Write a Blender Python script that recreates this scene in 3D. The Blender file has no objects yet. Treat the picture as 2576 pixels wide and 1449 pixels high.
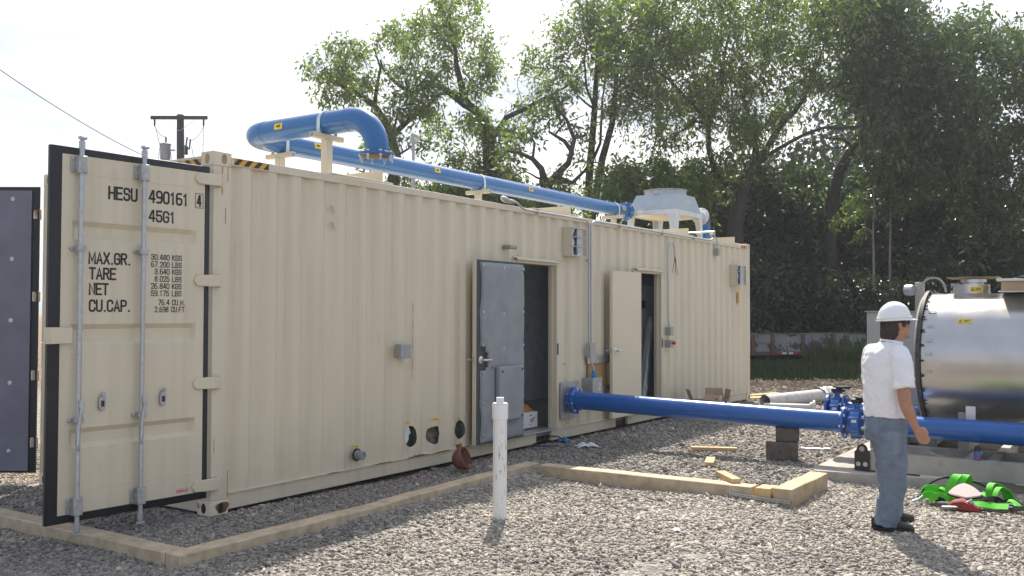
import bpy, math, random
import numpy as np
from mathutils import Vector, Matrix, Quaternion

random.seed(7)
RNG = np.random.default_rng(11)
scene = bpy.context.scene
COL = scene.collection
R = math.radians

# ------------------------------------------------------------------ camera
CAM = np.array([-4.86, -6.118, 1.6125])
YAW, PITCH, ROLL, FOC = 0.9791, 0.0262, 0.0025, 2372.0
_f = np.array([math.cos(PITCH)*math.sin(YAW), math.cos(PITCH)*math.cos(YAW), math.sin(PITCH)])
_r0 = np.array([math.cos(YAW), -math.sin(YAW), 0.0])
_u0 = np.cross(_r0, _f)
_r = math.cos(ROLL)*_r0 + math.sin(ROLL)*_u0
_u = -math.sin(ROLL)*_r0 + math.cos(ROLL)*_u0
cam_data = bpy.data.cameras.new('camera')
cam_data.sensor_width = 36.0
cam_data.lens = FOC/2576*36.0
cam_data.clip_start = 0.05
cam_data.clip_end = 5000
cam = bpy.data.objects.new('camera', cam_data)
COL.objects.link(cam)
cam.matrix_world = Matrix(((_r[0], _u[0], -_f[0], CAM[0]), (_r[1], _u[1], -_f[1], CAM[1]),
                           (_r[2], _u[2], -_f[2], CAM[2]), (0, 0, 0, 1)))
scene.camera = cam
FH = np.array([math.sin(YAW), math.cos(YAW), 0.0])     # level heading
RH = np.array([math.cos(YAW), -math.sin(YAW), 0.0])    # level sideways

def at(x, y, depth):
    """A point in the yard from a sight line (photo 2576 wide) and its distance."""
    d = _f*FOC + _r*(x-1288) - _u*(y-724.5)
    return CAM + d*(depth/FOC)
def yard(depth, side, z=0.0):
    """A point on the ground by distance ahead and sideways offset."""
    q = CAM + FH*depth + RH*side
    return np.array([q[0], q[1], z])

# ------------------------------------------------------------------ light
SUN_TO = Vector((0.75, 0.43, 1.0)).normalized()
SUN_EL = math.asin(SUN_TO.z)
SUN_AZ = math.atan2(SUN_TO.x, SUN_TO.y)
world = bpy.data.worlds.new('World')
scene.world = world
world.use_nodes = True
nt = world.node_tree
nt.nodes.clear()
sky = nt.nodes.new('ShaderNodeTexSky')
sky.sky_type = 'NISHITA'
sky.sun_disc = False
sky.sun_elevation = SUN_EL
sky.sun_rotation = SUN_AZ
sky.air_density = 1.0
sky.dust_density = 5.0
sky.ozone_density = 1.0
sky.altitude = 50
# thin summer clouds: whiten the sky over noise
tc = nt.nodes.new('ShaderNodeTexCoord')
mp = nt.nodes.new('ShaderNodeMapping'); mp.inputs['Scale'].default_value = (3.0, 3.0, 9.0)
nz = nt.nodes.new('ShaderNodeTexNoise'); nz.inputs['Scale'].default_value = 1.6; nz.inputs['Detail'].default_value = 6
cr = nt.nodes.new('ShaderNodeValToRGB'); cr.color_ramp.elements[0].position = 0.35; cr.color_ramp.elements[1].position = 0.7
hs = nt.nodes.new('ShaderNodeHueSaturation'); hs.inputs['Saturation'].default_value = 1.0
mx = nt.nodes.new('ShaderNodeMix'); mx.data_type = 'RGBA'
mx.inputs['B'].default_value = (5.9, 6.35, 7.2, 1)
mul = nt.nodes.new('ShaderNodeMath'); mul.operation = 'MULTIPLY'; mul.inputs[1].default_value = 0.8
bg = nt.nodes.new('ShaderNodeBackground'); bg.inputs['Strength'].default_value = 0.072
out = nt.nodes.new('ShaderNodeOutputWorld')
L = nt.links
L.new(tc.outputs['Generated'], mp.inputs['Vector']); L.new(mp.outputs['Vector'], nz.inputs['Vector'])
L.new(nz.outputs['Fac'], cr.inputs['Fac']); L.new(cr.outputs['Color'], mul.inputs[0])
L.new(sky.outputs['Color'], hs.inputs['Color']); L.new(hs.outputs['Color'], mx.inputs['A'])
L.new(mul.outputs[0], mx.inputs['Factor'])
# a few thin grey-blue cloud undersides
mp2 = nt.nodes.new('ShaderNodeMapping'); mp2.inputs['Scale'].default_value = (2.2, 2.2, 10.0); mp2.inputs['Location'].default_value = (0.4, 0.1, 0.3)
nz2 = nt.nodes.new('ShaderNodeTexNoise'); nz2.inputs['Scale'].default_value = 2.0; nz2.inputs['Detail'].default_value = 5
cr2 = nt.nodes.new('ShaderNodeValToRGB'); cr2.color_ramp.elements[0].position = 0.42; cr2.color_ramp.elements[1].position = 0.64
mx2 = nt.nodes.new('ShaderNodeMix'); mx2.data_type = 'RGBA'; mx2.inputs['B'].default_value = (4.3, 4.65, 5.3, 1)
L.new(tc.outputs['Generated'], mp2.inputs['Vector']); L.new(mp2.outputs['Vector'], nz2.inputs['Vector']); L.new(nz2.outputs['Fac'], cr2.inputs['Fac'])
L.new(cr2.outputs['Color'], mx2.inputs['Factor']); L.new(mx.outputs['Result'], mx2.inputs['A']); L.new(mx2.outputs['Result'], bg.inputs['Color'])
L.new(bg.outputs['Background'], out.inputs['Surface'])

sun_d = bpy.data.lights.new('sun', 'SUN')
sun_d.energy = 3.1
sun_d.angle = R(0.55)
sun_d.color = (1.0, 0.92, 0.80)
sun = bpy.data.objects.new('sun', sun_d)
COL.objects.link(sun)
sun.rotation_euler = SUN_TO.to_track_quat('Z', 'Y').to_euler()
sun.location = (20, 10, 30)

vs = scene.view_settings
vs.view_transform = 'Standard'; vs.look = 'None'; vs.exposure = 1.36; vs.gamma = 1.0
try: vs.use_curve_mapping = False
except Exception: pass
scene.cycles.max_bounces = 8
scene.cycles.transparent_max_bounces = 8
scene.cycles.sample_clamp_indirect = 6.0
scene.cycles.use_denoising = True

# ------------------------------------------------------------------ mesh helpers
ORIG = {}
def V3(a): return np.array(a, float)

class MB:
    """Collects shapes into one mesh."""
    def __init__(s): s.v = []; s.f = []; s.n = 0; s.m = []; s.cm = 0
    def add(s, verts, faces):
        verts = np.asarray(verts, float).reshape(-1, 3)
        s.v.append(verts)
        for f in faces:
            s.f.append([i+s.n for i in f]); s.m.append(s.cm)
        s.n += len(verts)
        return s
    def box(s, lo, hi, M=None):
        x0, y0, z0 = lo; x1, y1, z1 = hi
        v = np.array([[x0,y0,z0],[x1,y0,z0],[x1,y1,z0],[x0,y1,z0],[x0,y0,z1],[x1,y0,z1],[x1,y1,z1],[x0,y1,z1]], float)
        if M is not None: v = M(v)
        return s.add(v, [[0,3,2,1],[4,5,6,7],[0,1,5,4],[1,2,6,5],[2,3,7,6],[3,0,4,7]])
    def obox(s, c, ax, ay, az):
        c, ax, ay, az = map(V3, (c, ax, ay, az))
        v = [c+i*ax+j*ay+k*az for k in (-1,1) for j in (-1,1) for i in (-1,1)]
        return s.add(v, [[0,2,3,1],[4,5,7,6],[0,1,5,4],[1,3,7,5],[3,2,6,7],[2,0,4,6]])
    def cyl(s, a, b, r0, r1=None, n=16, caps=True):
        if r1 is None: r1 = r0
        return s.tube([a, b], [r0, r1], n, caps)
    def tube(s, path, rad, n=10, caps=True, closed=False):
        P = [V3(p) for p in path]; k = len(P)
        if np.isscalar(rad): rad = [rad]*k
        t0 = P[1]-P[0]; t0 = t0/np.linalg.norm(t0)
        ref = V3((0,0,1)) if abs(t0[2]) < 0.9 else V3((1,0,0))
        a = np.cross(t0, ref); a /= np.linalg.norm(a)
        rings = []
        for i in range(k):
            if i == 0: t = P[1]-P[0]
            elif i == k-1: t = P[-1]-P[-2]
            else:
                t = (P[i+1]-P[i])/max(1e-9, np.linalg.norm(P[i+1]-P[i])) + (P[i]-P[i-1])/max(1e-9, np.linalg.norm(P[i]-P[i-1]))
            t = t/max(1e-9, np.linalg.norm(t))
            a = a - t*np.dot(a, t); a /= max(1e-9, np.linalg.norm(a))
            b = np.cross(t, a)
            ang = np.arange(n)*2*math.pi/n
            rings.append(P[i] + rad[i]*(np.cos(ang)[:,None]*a + np.sin(ang)[:,None]*b))
        v = np.concatenate(rings); f = []
        for i in range(k-1):
            for j in range(n):
                j2 = (j+1) % n
                f.append([i*n+j, i*n+j2, (i+1)*n+j2, (i+1)*n+j])
        if caps:
            f.append(list(range(n))[::-1]); f.append([(k-1)*n+j for j in range(n)])
        return s.add(v, f)
    def loft(s, rings, caps=True):
        """rings: list of equal-length point arrays."""
        n = len(rings[0]); k = len(rings); f = []
        for i in range(k-1):
            for j in range(n):
                j2 = (j+1) % n
                f.append([i*n+j, i*n+j2, (i+1)*n+j2, (i+1)*n+j])
        if caps:
            f.append(list(range(n))[::-1]); f.append([(k-1)*n+j for j in range(n)])
        return s.add(np.concatenate([np.asarray(r, float) for r in rings]), f)
    def prism(s, poly, d):
        """poly: 3D points of a flat outline, extruded by vector d."""
        p = np.asarray(poly, float); n = len(p); d = V3(d)
        f = [list(range(n))[::-1], [n+i for i in range(n)]] + [[i, (i+1) % n, n+(i+1) % n, n+i] for i in range(n)]
        return s.add(np.concatenate([p, p+d]), f)
    def ell(s, c, ax, ay, az, n=16, m=10):
        c, ax, ay, az = map(V3, (c, ax, ay, az))
        rings = []
        for i in range(1, m):
            th = math.pi*i/m
            ang = np.arange(n)*2*math.pi/n
            rings.append(c - math.cos(th)*az + math.sin(th)*(np.cos(ang)[:,None]*ax+np.sin(ang)[:,None]*ay))
        v = np.concatenate([[c-az]] + rings + [[c+az]])
        f = [[0, 1+(j+1) % n, 1+j] for j in range(n)]
        for i in range(m-2):
            for j in range(n):
                j2 = (j+1) % n
                f.append([1+i*n+j, 1+i*n+j2, 1+(i+1)*n+j2, 1+(i+1)*n+j])
        e = 1+(m-1)*n; b = 1+(m-2)*n
        f += [[b+j, b+(j+1) % n, e] for j in range(n)]
        return s.add(v, f)
    def lathe(s, o, ax, prof, n=24, caps=True):
        """prof: (distance along axis, radius)"""
        o, ax = V3(o), V3(ax); ax = ax/np.linalg.norm(ax)
        ref = V3((0,0,1)) if abs(ax[2]) < 0.9 else V3((1,0,0))
        a = np.cross(ax, ref); a /= np.linalg.norm(a); b = np.cross(ax, a)
        ang = np.arange(n)*2*math.pi/n
        return s.loft([o+t*ax+r*(np.cos(ang)[:,None]*a+np.sin(ang)[:,None]*b) for t, r in prof], caps)
    def sheet(s, P):
        """P: (k, n, 3) grid of points."""
        P = np.asarray(P, float); k, n = P.shape[:2]
        f = [[i*n+j, i*n+j+1, (i+1)*n+j+1, (i+1)*n+j] for i in range(k-1) for j in range(n-1)]
        return s.add(P.reshape(-1, 3), f)
    def ribbon(s, path, wdir, w, t):
        """a strap: flat band along path, width along wdir, thickness t upward of its own normal."""
        P = [V3(p) for p in path]; W = [V3(q) for q in (wdir if len(np.shape(wdir)) == 2 else [wdir]*len(P))]
        rings = []
        for i, p in enumerate(P):
            d = P[min(i+1, len(P)-1)]-P[max(i-1, 0)]; d /= np.linalg.norm(d)
            ww = W[i]-d*np.dot(W[i], d); ww /= np.linalg.norm(ww); nn = np.cross(d, ww)
            rings.append([p-ww*w/2-nn*t/2, p+ww*w/2-nn*t/2, p+ww*w/2+nn*t/2, p-ww*w/2+nn*t/2])
        return s.loft(rings)
    def build(s, name, mats, parent=None, loc=None, smooth=35, bevel=0, kind=None, seg=1):
        V = np.concatenate(s.v) if s.v else np.zeros((0, 3))
        if parent is not None: o0 = ORIG[parent.name]
        else: o0 = V3(loc) if loc is not None else np.array([(V[:,0].min()+V[:,0].max())/2, (V[:,1].min()+V[:,1].max())/2, V[:,2].min()])
        me = bpy.data.meshes.new(name)
        me.from_pydata((V-o0).tolist(), [], s.f)
        if not isinstance(mats, (list, tuple)): mats = [mats]
        for m_ in mats: me.materials.append(m_)
        if len(mats) > 1: me.polygons.foreach_set('material_index', s.m)
        me.validate()
        if smooth:
            me.shade_smooth(); me.set_sharp_from_angle(angle=R(smooth))
        ob = bpy.data.objects.new(name, me)
        COL.objects.link(ob)
        ORIG[ob.name] = o0
        if parent is not None: ob.parent = parent
        else: ob.location = o0
        if bevel:
            b = ob.modifiers.new('bevel', 'BEVEL'); b.width = bevel; b.segments = seg; b.limit_method = 'ANGLE'; b.angle_limit = R(40)
            b.harden_normals = False
        if kind: ob['kind'] = kind
        return ob

def raw_mesh(name, V, F, mats, parent=None, loc=(0,0,0), smooth=False, colors=None, nrm_smooth=False):
    """big meshes straight from numpy: V (n,3), F (m,k)."""
    o0 = ORIG[parent.name] if parent is not None else V3(loc)
    me = bpy.data.meshes.new(name)
    nf, k = F.shape
    me.vertices.add(len(V)); me.vertices.foreach_set('co', (V-o0).astype(np.float32).ravel())
    me.loops.add(nf*k); me.loops.foreach_set('vertex_index', F.astype(np.int32).ravel())
    me.polygons.add(nf); me.polygons.foreach_set('loop_start', np.arange(0, nf*k, k, dtype=np.int32))
    me.polygons.foreach_set('loop_total', np.full(nf, k, dtype=np.int32))
    if smooth: me.polygons.foreach_set('use_smooth', np.ones(nf, dtype=bool))
    me.update(calc_edges=True)
    if colors is not None:
        a = me.attributes.new('tint', 'FLOAT', 'POINT'); a.data.foreach_set('value', colors.astype(np.float32))
    me.materials.append(mats)
    ob = bpy.data.objects.new(name, me); COL.objects.link(ob)
    ORIG[ob.name] = o0
    if parent is not None: ob.parent = parent
    else: ob.location = o0
    return ob

def thing(name, label, cat, loc, group=None):
    o = bpy.data.objects.new(name, None)
    COL.objects.link(o); o.location = loc; o.empty_display_size = 0.1
    ORIG[o.name] = V3(loc)
    o['label'] = label; o['category'] = cat
    if group: o['group'] = group
    return o
def tag(o, label, cat, group=None):
    o['label'] = label; o['category'] = cat
    if group: o['group'] = group
    return o
# lettering: a plain condensed stencil-like face drawn with strokes in a unit cell
def _arc(cx, cy, rx, ry, a0, a1, n=6): return [(cx+rx*math.cos(math.radians(a0+(a1-a0)*i/n)), cy+ry*math.sin(math.radians(a0+(a1-a0)*i/n))) for i in range(n+1)]
_R = 0.34; _V = 0.24
def _rr(): return _arc(1-_R, 1-_V, _R, _V, 0, 90)+_arc(_R, 1-_V, _R, _V, 90, 180)+_arc(_R, _V, _R, _V, 180, 270)+_arc(1-_R, _V, _R, _V, 270, 360)+[(1, 1-_V)]
GLY = {
 'H': [[(0,0),(0,1)],[(1,0),(1,1)],[(0,.5),(1,.5)]], 'E': [[(1,0),(0,0),(0,1),(1,1)],[(0,.52),(.85,.52)]], 'F': [[(0,0),(0,1),(1,1)],[(0,.52),(.85,.52)]],
 'S': [[(0,.2)]+_arc(_R,_V,_R,_V,180,270)+_arc(1-_R,.26,_R,.26,270,450)+_arc(_R,.76,_R,.24,270,90)+_arc(1-_R,1-_V,_R,_V,90,0)],
 'U': [[(0,1)]+_arc(_R,_V,_R,_V,180,270)+_arc(1-_R,_V,_R,_V,270,360)+[(1,1)]], 'O': [_rr()], '0': [_rr()], 'D': [[(0,0),(0,1)]+_arc(1-_R,1-_V,_R,_V,90,0)+_arc(1-_R,_V,_R,_V,0,-90)+[(0,0)]],
 '4': [[(.78,0),(.78,1),(.6,1),(0,.28),(1,.28)]], '9': [[(.12,0),(.5,0)]+_arc(1-_R,_V,_R,_V,270,360)+_arc(1-_R,1-_V,_R,_V,0,90)+_arc(_R,1-_V,_R,_V,90,180)+_arc(_R,.45+_V*.8,_R,_V*.8,180,270)+[(1,.45)]],
 '6': [[(.88,1),(.5,1)]+_arc(_R,1-_V,_R,_V,90,180)+_arc(_R,_V,_R,_V,180,270)+_arc(1-_R,_V,_R,_V,270,360)+_arc(1-_R,.55-_V*.8,_R,_V*.8,0,90)+[(0,.55)]],
 '1': [[(.15,.82),(.55,1),(.55,0)]], '5': [[(.95,1),(.05,1),(.05,.56),(.5,.6)]+_arc(1-_R,.6-_V,_R,_V,90,0)+_arc(1-_R,_V,_R,_V,0,-90)+_arc(_R,_V,_R,_V,270,180)],
 'G': [_arc(1-_R,1-_V,_R,_V,0,90)+_arc(_R,1-_V,_R,_V,90,180)+_arc(_R,_V,_R,_V,180,270)+_arc(1-_R,_V,_R,_V,270,360)+[(1,.48),(.55,.48)]],
 'C': [_arc(1-_R,1-_V,_R,_V,0,90)+_arc(_R,1-_V,_R,_V,90,180)+_arc(_R,_V,_R,_V,180,270)+_arc(1-_R,_V,_R,_V,270,360)],
 'M': [[(0,0),(0,1),(.5,.22),(1,1),(1,0)]], 'A': [[(0,0),(.5,1),(1,0)],[(.18,.3),(.82,.3)]], 'X': [[(0,0),(1,1)],[(0,1),(1,0)]],
 'R': [[(0,0),(0,1)]+_arc(1-_R,.98-.22,_R,.24,90,-90)+[(0,.52)],[(.5,.52),(1,0)]], 'P': [[(0,0),(0,1)]+_arc(1-_R,.98-.24,_R,.26,90,-90)+[(0,.48)]],
 'T': [[(0,1),(1,1)],[(.5,1),(.5,0)]], 'N': [[(0,0),(0,1),(1,0),(1,1)]], 'K': [[(0,0),(0,1)],[(1,1),(0,.42)],[(.3,.6),(1,0)]], 'L': [[(0,1),(0,0),(1,0)]], 'I': [[(.5,0),(.5,1)]],
 'B': [[(0,.53),(0,1)]+_arc(.62,.765,.33,.235,90,-90)+[(0,.53),(0,0)]+_arc(.66,.265,.34,.265,-90,90)+[(0,.53)]],
 '3': [_arc(_R,1-_V,_R,_V,180,90)+_arc(1-_R,.765,_R,.235,90,-90)+[(.4,.53)],[(.6,.53)]+_arc(1-_R,.265,_R,.265,90,-90)+_arc(_R,_V,_R,_V,270,180)],
 '8': [_arc(.5,.765,.46,.235,-90,270,12),_arc(.5,.265,.5,.265,90,450,12)], '7': [[(0,1),(1,1),(.4,0)]], '2': [_arc(_R,1-_V,_R,_V,180,90)+_arc(1-_R,1-_V,_R,_V,90,0)+[(1,.62),(0,0),(1,0)]], '.': [[(.35,0),(.5,0)]],
}
def text(name, body, cap, width, mat, parent, origin, ux, uz, weight=0.135, thick=0.0006, gap=0.42):
    """flat painted characters: cap height and total width in metres."""
    o, ux, uz = V3(origin), V3(ux)/np.linalg.norm(ux), V3(uz)/np.linalg.norm(uz); un = np.cross(ux, uz)
    cw = {'.': 0.35, '1': 0.8, 'I': 0.3, ' ': 0.55, 'M': 1.15}
    tot = sum(cw.get(c, 1.0) for c in body)+gap*(len(body)-1)
    sw = cap*weight; k = (width-sw)/tot; m = MB(); x = 0.0; lay = 0
    for c in body:
        w = cw.get(c, 1.0)
        for st in GLY.get(c, []):
            P = [np.array([sw/2+(x+q[0]*w)*k, sw/2+q[1]*(cap-sw)]) for q in st]
            if c == '.': P = [np.array([sw/2+(x+.02)*k, sw/2]), np.array([sw/2+(x+.02)*k+sw*1.0, sw/2])]
            P = [P[0]]+[b for a, b in zip(P[:-1], P[1:]) if np.linalg.norm(b-a) > 1e-5]
            closed = np.linalg.norm(P[0]-P[-1]) < 1e-4
            if closed: P = P[:-1]
            n = len(P); L_, R_ = [], []
            for i in range(n):
                pv = P[i-1] if (i > 0 or closed) else None; nx = P[(i+1) % n] if (i < n-1 or closed) else None
                d1 = (P[i]-pv)/np.linalg.norm(P[i]-pv) if pv is not None else None
                d2 = (nx-P[i])/np.linalg.norm(nx-P[i]) if nx is not None else None
                if d1 is None: d1 = d2
                if d2 is None: d2 = d1
                t = d1+d2; ln = np.linalg.norm(t); t = t/ln if ln > 1e-6 else d1
                nn = np.array([-t[1], t[0]]); sc_ = min(1.8, 1/max(0.3, np.dot(nn, np.array([-d1[1], d1[0]]))))
                q = P[i].copy()
                if pv is None: q = q-d2*(sw/2 if c != '.' else 0)
                if nx is None: q = q+d1*(sw/2 if c != '.' else 0)
                L_.append(q+nn*sw/2*sc_); R_.append(q-nn*sw/2*sc_)
            if closed: L_.append(L_[0]); R_.append(R_[0])
            h = thick+0.00008*(lay % 5); lay += 1
            row = lambda S: [o+ux*q[0]+uz*q[1]+un*h for q in S]
            m.sheet([row(R_), row(L_)])
        x += w+gap
    return m.build(name, mat, parent, smooth=0)
# ------------------------------------------------------------------ materials
def mat(name, col, rough=0.6, streak=0.0, metal=0.0, var=0.12, scale=6.0, bump=0.0, bscale=60.0, spec=0.5, col2=None, c2pos=(0.55, 0.7), c2scale=3.0, coat=0.0, stretch=None, c2detail=8):
    m = bpy.data.materials.new(name); m.use_nodes = True
    t = m.node_tree; n = t.nodes; l = t.links
    b = n['Principled BSDF']
    b.inputs['Roughness'].default_value = rough; b.inputs['Metallic'].default_value = metal
    b.inputs['Specular IOR Level'].default_value = spec
    if coat: b.inputs['Coat Weight'].default_value = coat; b.inputs['Coat Roughness'].default_value = 0.12
    tcn = n.new('ShaderNodeTexCoord'); mpn = n.new('ShaderNodeMapping')
    if stretch: mpn.inputs['Scale'].default_value = stretch
    l.new(tcn.outputs['Object'], mpn.inputs['Vector'])
    nz = n.new('ShaderNodeTexNoise'); nz.inputs['Scale'].default_value = scale; nz.inputs['Detail'].default_value = 6
    l.new(mpn.outputs['Vector'], nz.inputs['Vector'])
    rmp = n.new('ShaderNodeValToRGB')
    c = V3(col)
    rmp.color_ramp.elements[0].position = 0.3; rmp.color_ramp.elements[1].position = 0.7
    rmp.color_ramp.elements[0].color = (*(c*(1-var)), 1); rmp.color_ramp.elements[1].color = (*np.minimum(c*(1+var), 0.95), 1)
    l.new(nz.outputs['Fac'], rmp.inputs['Fac'])
    last = rmp.outputs['Color']
    if col2 is not None:
        n2 = n.new('ShaderNodeTexNoise'); n2.inputs['Scale'].default_value = c2scale; n2.inputs['Detail'].default_value = c2detail; n2.inputs['Roughness'].default_value = 0.65
        l.new(mpn.outputs['Vector'], n2.inputs['Vector'])
        r2 = n.new('ShaderNodeValToRGB'); r2.color_ramp.elements[0].position = c2pos[0]; r2.color_ramp.elements[1].position = c2pos[1]
        l.new(n2.outputs['Fac'], r2.inputs['Fac'])
        mxn = n.new('ShaderNodeMix'); mxn.data_type = 'RGBA'
        l.new(r2.outputs['Color'], mxn.inputs['Factor']); l.new(last, mxn.inputs['A']); mxn.inputs['B'].default_value = (*col2, 1)
        last = mxn.outputs['Result']
    if streak:
        m3 = n.new('ShaderNodeMapping'); m3.inputs['Scale'].default_value = (11, 11, 0.35); l.new(tcn.outputs['Object'], m3.inputs['Vector'])
        n4 = n.new('ShaderNodeTexNoise'); n4.inputs['Scale'].default_value = 1.0; n4.inputs['Detail'].default_value = 5; l.new(m3.outputs['Vector'], n4.inputs['Vector'])
        r4 = n.new('ShaderNodeMapRange'); r4.inputs['From Min'].default_value = 0.5; r4.inputs['From Max'].default_value = 0.8; r4.inputs['To Max'].default_value = streak; l.new(n4.outputs['Fac'], r4.inputs['Value'])
        # splashed dirt rising a little way up from the foot of the wall
        sx = n.new('ShaderNodeSeparateXYZ'); l.new(tcn.outputs['Object'], sx.inputs['Vector'])
        r6 = n.new('ShaderNodeMapRange'); r6.inputs['From Min'].default_value = 0.75; r6.inputs['From Max'].default_value = 0.1; r6.inputs['To Max'].default_value = 0.22; l.new(sx.outputs['Z'], r6.inputs['Value'])
        n7 = n.new('ShaderNodeTexNoise'); n7.inputs['Scale'].default_value = 4.5; n7.inputs['Detail'].default_value = 8; l.new(tcn.outputs['Object'], n7.inputs['Vector'])
        mm1 = n.new('ShaderNodeMath'); mm1.operation = 'MULTIPLY'; l.new(r6.outputs['Result'], mm1.inputs[0]); l.new(n7.outputs['Fac'], mm1.inputs[1])
        mm2 = n.new('ShaderNodeMath'); mm2.operation = 'ADD'; mm2.use_clamp = True; l.new(mm1.outputs[0], mm2.inputs[0]); l.new(r4.outputs['Result'], mm2.inputs[1])
        m4 = n.new('ShaderNodeMix'); m4.data_type = 'RGBA'; l.new(mm2.outputs[0], m4.inputs['Factor']); l.new(last, m4.inputs['A']); m4.inputs['B'].default_value = (0.25, 0.20, 0.145, 1)
        last = m4.outputs['Result']
    l.new(last, b.inputs['Base Color'])
    if bump:
        n3 = n.new('ShaderNodeTexNoise'); n3.inputs['Scale'].default_value = bscale; n3.inputs['Detail'].default_value = 4
        l.new(mpn.outputs['Vector'], n3.inputs['Vector'])
        bp = n.new('ShaderNodeBump'); bp.inputs['Strength'].default_value = bump; bp.inputs['Distance'].default_value = 0.01
        l.new(n3.outputs['Fac'], bp.inputs['Height']); l.new(bp.outputs['Normal'], b.inputs['Normal'])
    return m

M = {}
CREAM = (0.635, 0.565, 0.435)
M['cream'] = mat('cream_paint', CREAM, 0.42, streak=0.2, var=0.035, scale=2.2, stretch=(1.2, 1.2, 0.35), bump=0.04, bscale=25, col2=(0.50, 0.41, 0.28), c2pos=(0.62, 0.85), c2scale=3.5)
M['cream_rust'] = mat('cream_paint_rusty', CREAM, 0.5, var=0.05, scale=3, bump=0.05, bscale=40, col2=(0.22, 0.09, 0.035), c2pos=(0.60, 0.66), c2scale=5.5)
M['cream_fresh'] = mat('cream_paint_fresh', (0.65, 0.575, 0.43), 0.45, var=0.03, scale=2)
M['hole_dark'] = mat('dark_hole_lining', (0.06,0.055,0.055), 0.9, var=0.3, scale=20)
M['hole_wool'] = mat('brown_grey_wool', (0.16,0.135,0.12), 0.9, var=0.4, scale=14, bump=0.5, bscale=30)
M['rust'] = mat('rust', (0.22, 0.095, 0.045), 0.85, var=0.4, scale=18, bump=0.3, bscale=60, col2=(0.10, 0.045, 0.03), c2pos=(0.5, 0.65), c2scale=12)
M['rust_stain'] = mat('rust_stained_paint', (0.38, 0.245, 0.14), 0.7, var=0.3, scale=14)
M['rust_cap'] = mat('rust_red_cap', (0.17, 0.065, 0.045), 0.75, var=0.3, scale=14, bump=0.2, bscale=50)
M['black'] = mat('black_rubber', (0.012, 0.012, 0.016), 0.5, var=0.2)
M['ink'] = mat('black_ink', (0.018, 0.017, 0.017), 0.6, var=0.15, scale=30)
M['blackpaint'] = mat('black_paint', (0.015, 0.015, 0.018), 0.35, var=0.2)
M['galv'] = mat('galvanised_steel', (0.46, 0.48, 0.51), 0.42, metal=0.75, var=0.12, scale=40)
M['galv_dull'] = mat('galvanised_dull', (0.42, 0.43, 0.44), 0.5, metal=0.6, var=0.18, scale=30, col2=(0.3,0.29,0.28), c2scale=8)
M['zinc_box'] = mat('grey_electric_box', (0.36, 0.37, 0.36), 0.45, metal=0.35, var=0.08)
M['alu'] = mat('aluminium', (0.66, 0.67, 0.68), 0.38, metal=0.85, var=0.06, scale=8)
M['blue'] = mat('blue_pipe_paint', (0.018, 0.130, 0.37), 0.24, var=0.05, scale=3, col2=(0.10,0.22,0.45), c2pos=(0.69,0.74), c2scale=8, spec=0.5, coat=0.25)
M['blue_dark'] = mat('blue_pipe_paint_deep', (0.013, 0.100, 0.37), 0.22, var=0.06, scale=3, col2=(0.16,0.26,0.45), c2pos=(0.69,0.73), c2scale=9, spec=0.5, coat=0.25)
M['pale_strap'] = mat('pale_strap', (0.55, 0.66, 0.74), 0.4, var=0.05)
M['yellow'] = mat('yellow_label', (0.78, 0.55, 0.03), 0.5, var=0.06)
M['yellow_deep'] = mat('amber_label', (0.72, 0.36, 0.02), 0.5, var=0.06)
M['foam'] = mat('grey_foam_lining', (0.26, 0.275, 0.295), 0.8, var=0.1, scale=5, bump=0.25, bscale=8)
M['foam_dark'] = mat('dark_grey_lining', (0.17, 0.175, 0.215), 0.75, var=0.12, scale=4, bump=0.2, bscale=6)
M['interior'] = mat('interior_lining', (0.42, 0.47, 0.52), 0.8, var=0.15)
M['intfloor'] = mat('interior_floor', (0.25, 0.24, 0.22), 0.7, var=0.2)
M['white_pvc'] = mat('white_pvc', (0.78, 0.77, 0.75), 0.4, var=0.03, scale=8, col2=(0.16, 0.13, 0.115), c2pos=(0.655, 0.70), c2scale=4.0, stretch=(9, 9, 1.5))
M['white_cap'] = mat('white_pvc_clean', (0.80, 0.80, 0.80), 0.35, var=0.02)
M['grey_pvc'] = mat('weathered_pipe', (0.52, 0.50, 0.47), 0.6, var=0.12, scale=10, col2=(0.3,0.28,0.25), c2scale=6)
M['conc'] = mat('concrete', (0.40, 0.37, 0.33), 0.85, var=0.14, scale=7, bump=0.25, bscale=80, col2=(0.28,0.255,0.22), c2pos=(0.5,0.75), c2scale=2.5)
M['cmu'] = mat('weathered_block', (0.125, 0.105, 0.09), 0.9, var=0.3, scale=20, bump=0.5, bscale=70, col2=(0.36,0.33,0.29), c2pos=(0.68,0.76), c2scale=5)
M['steel'] = mat('mill_steel', (0.36, 0.345, 0.33), 0.5, metal=0.35, var=0.15, scale=5, col2=(0.20,0.13,0.10), c2pos=(0.6,0.75), c2scale=2.5)
M['white_shirt'] = mat('white_cotton', (0.80, 0.80, 0.83), 0.85, var=0.02, bump=0.3, bscale=7)
M['hat'] = mat('white_helmet', (0.82, 0.83, 0.83), 0.3, var=0.01)
M['skin'] = mat('tanned_skin', (0.40, 0.20, 0.125), 0.5, var=0.12, scale=30)
M['hair'] = mat('dark_brown_hair', (0.030, 0.020, 0.017), 0.6, var=0.5, scale=60, stretch=(1,1,0.3), bump=0.6, bscale=90)
M['denim'] = mat('faded_denim', (0.15, 0.188, 0.245), 0.85, var=0.18, scale=7, bump=0.25, bscale=18, col2=(0.23,0.285,0.35), c2pos=(0.5,0.8), c2scale=4, stretch=(1,1,0.5))
M['shoe'] = mat('dark_leather', (0.025, 0.022, 0.022), 0.55, var=0.3)
M['green'] = mat('lime_webbing', (0.075, 0.50, 0.015), 0.7, var=0.1, scale=25)
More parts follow.
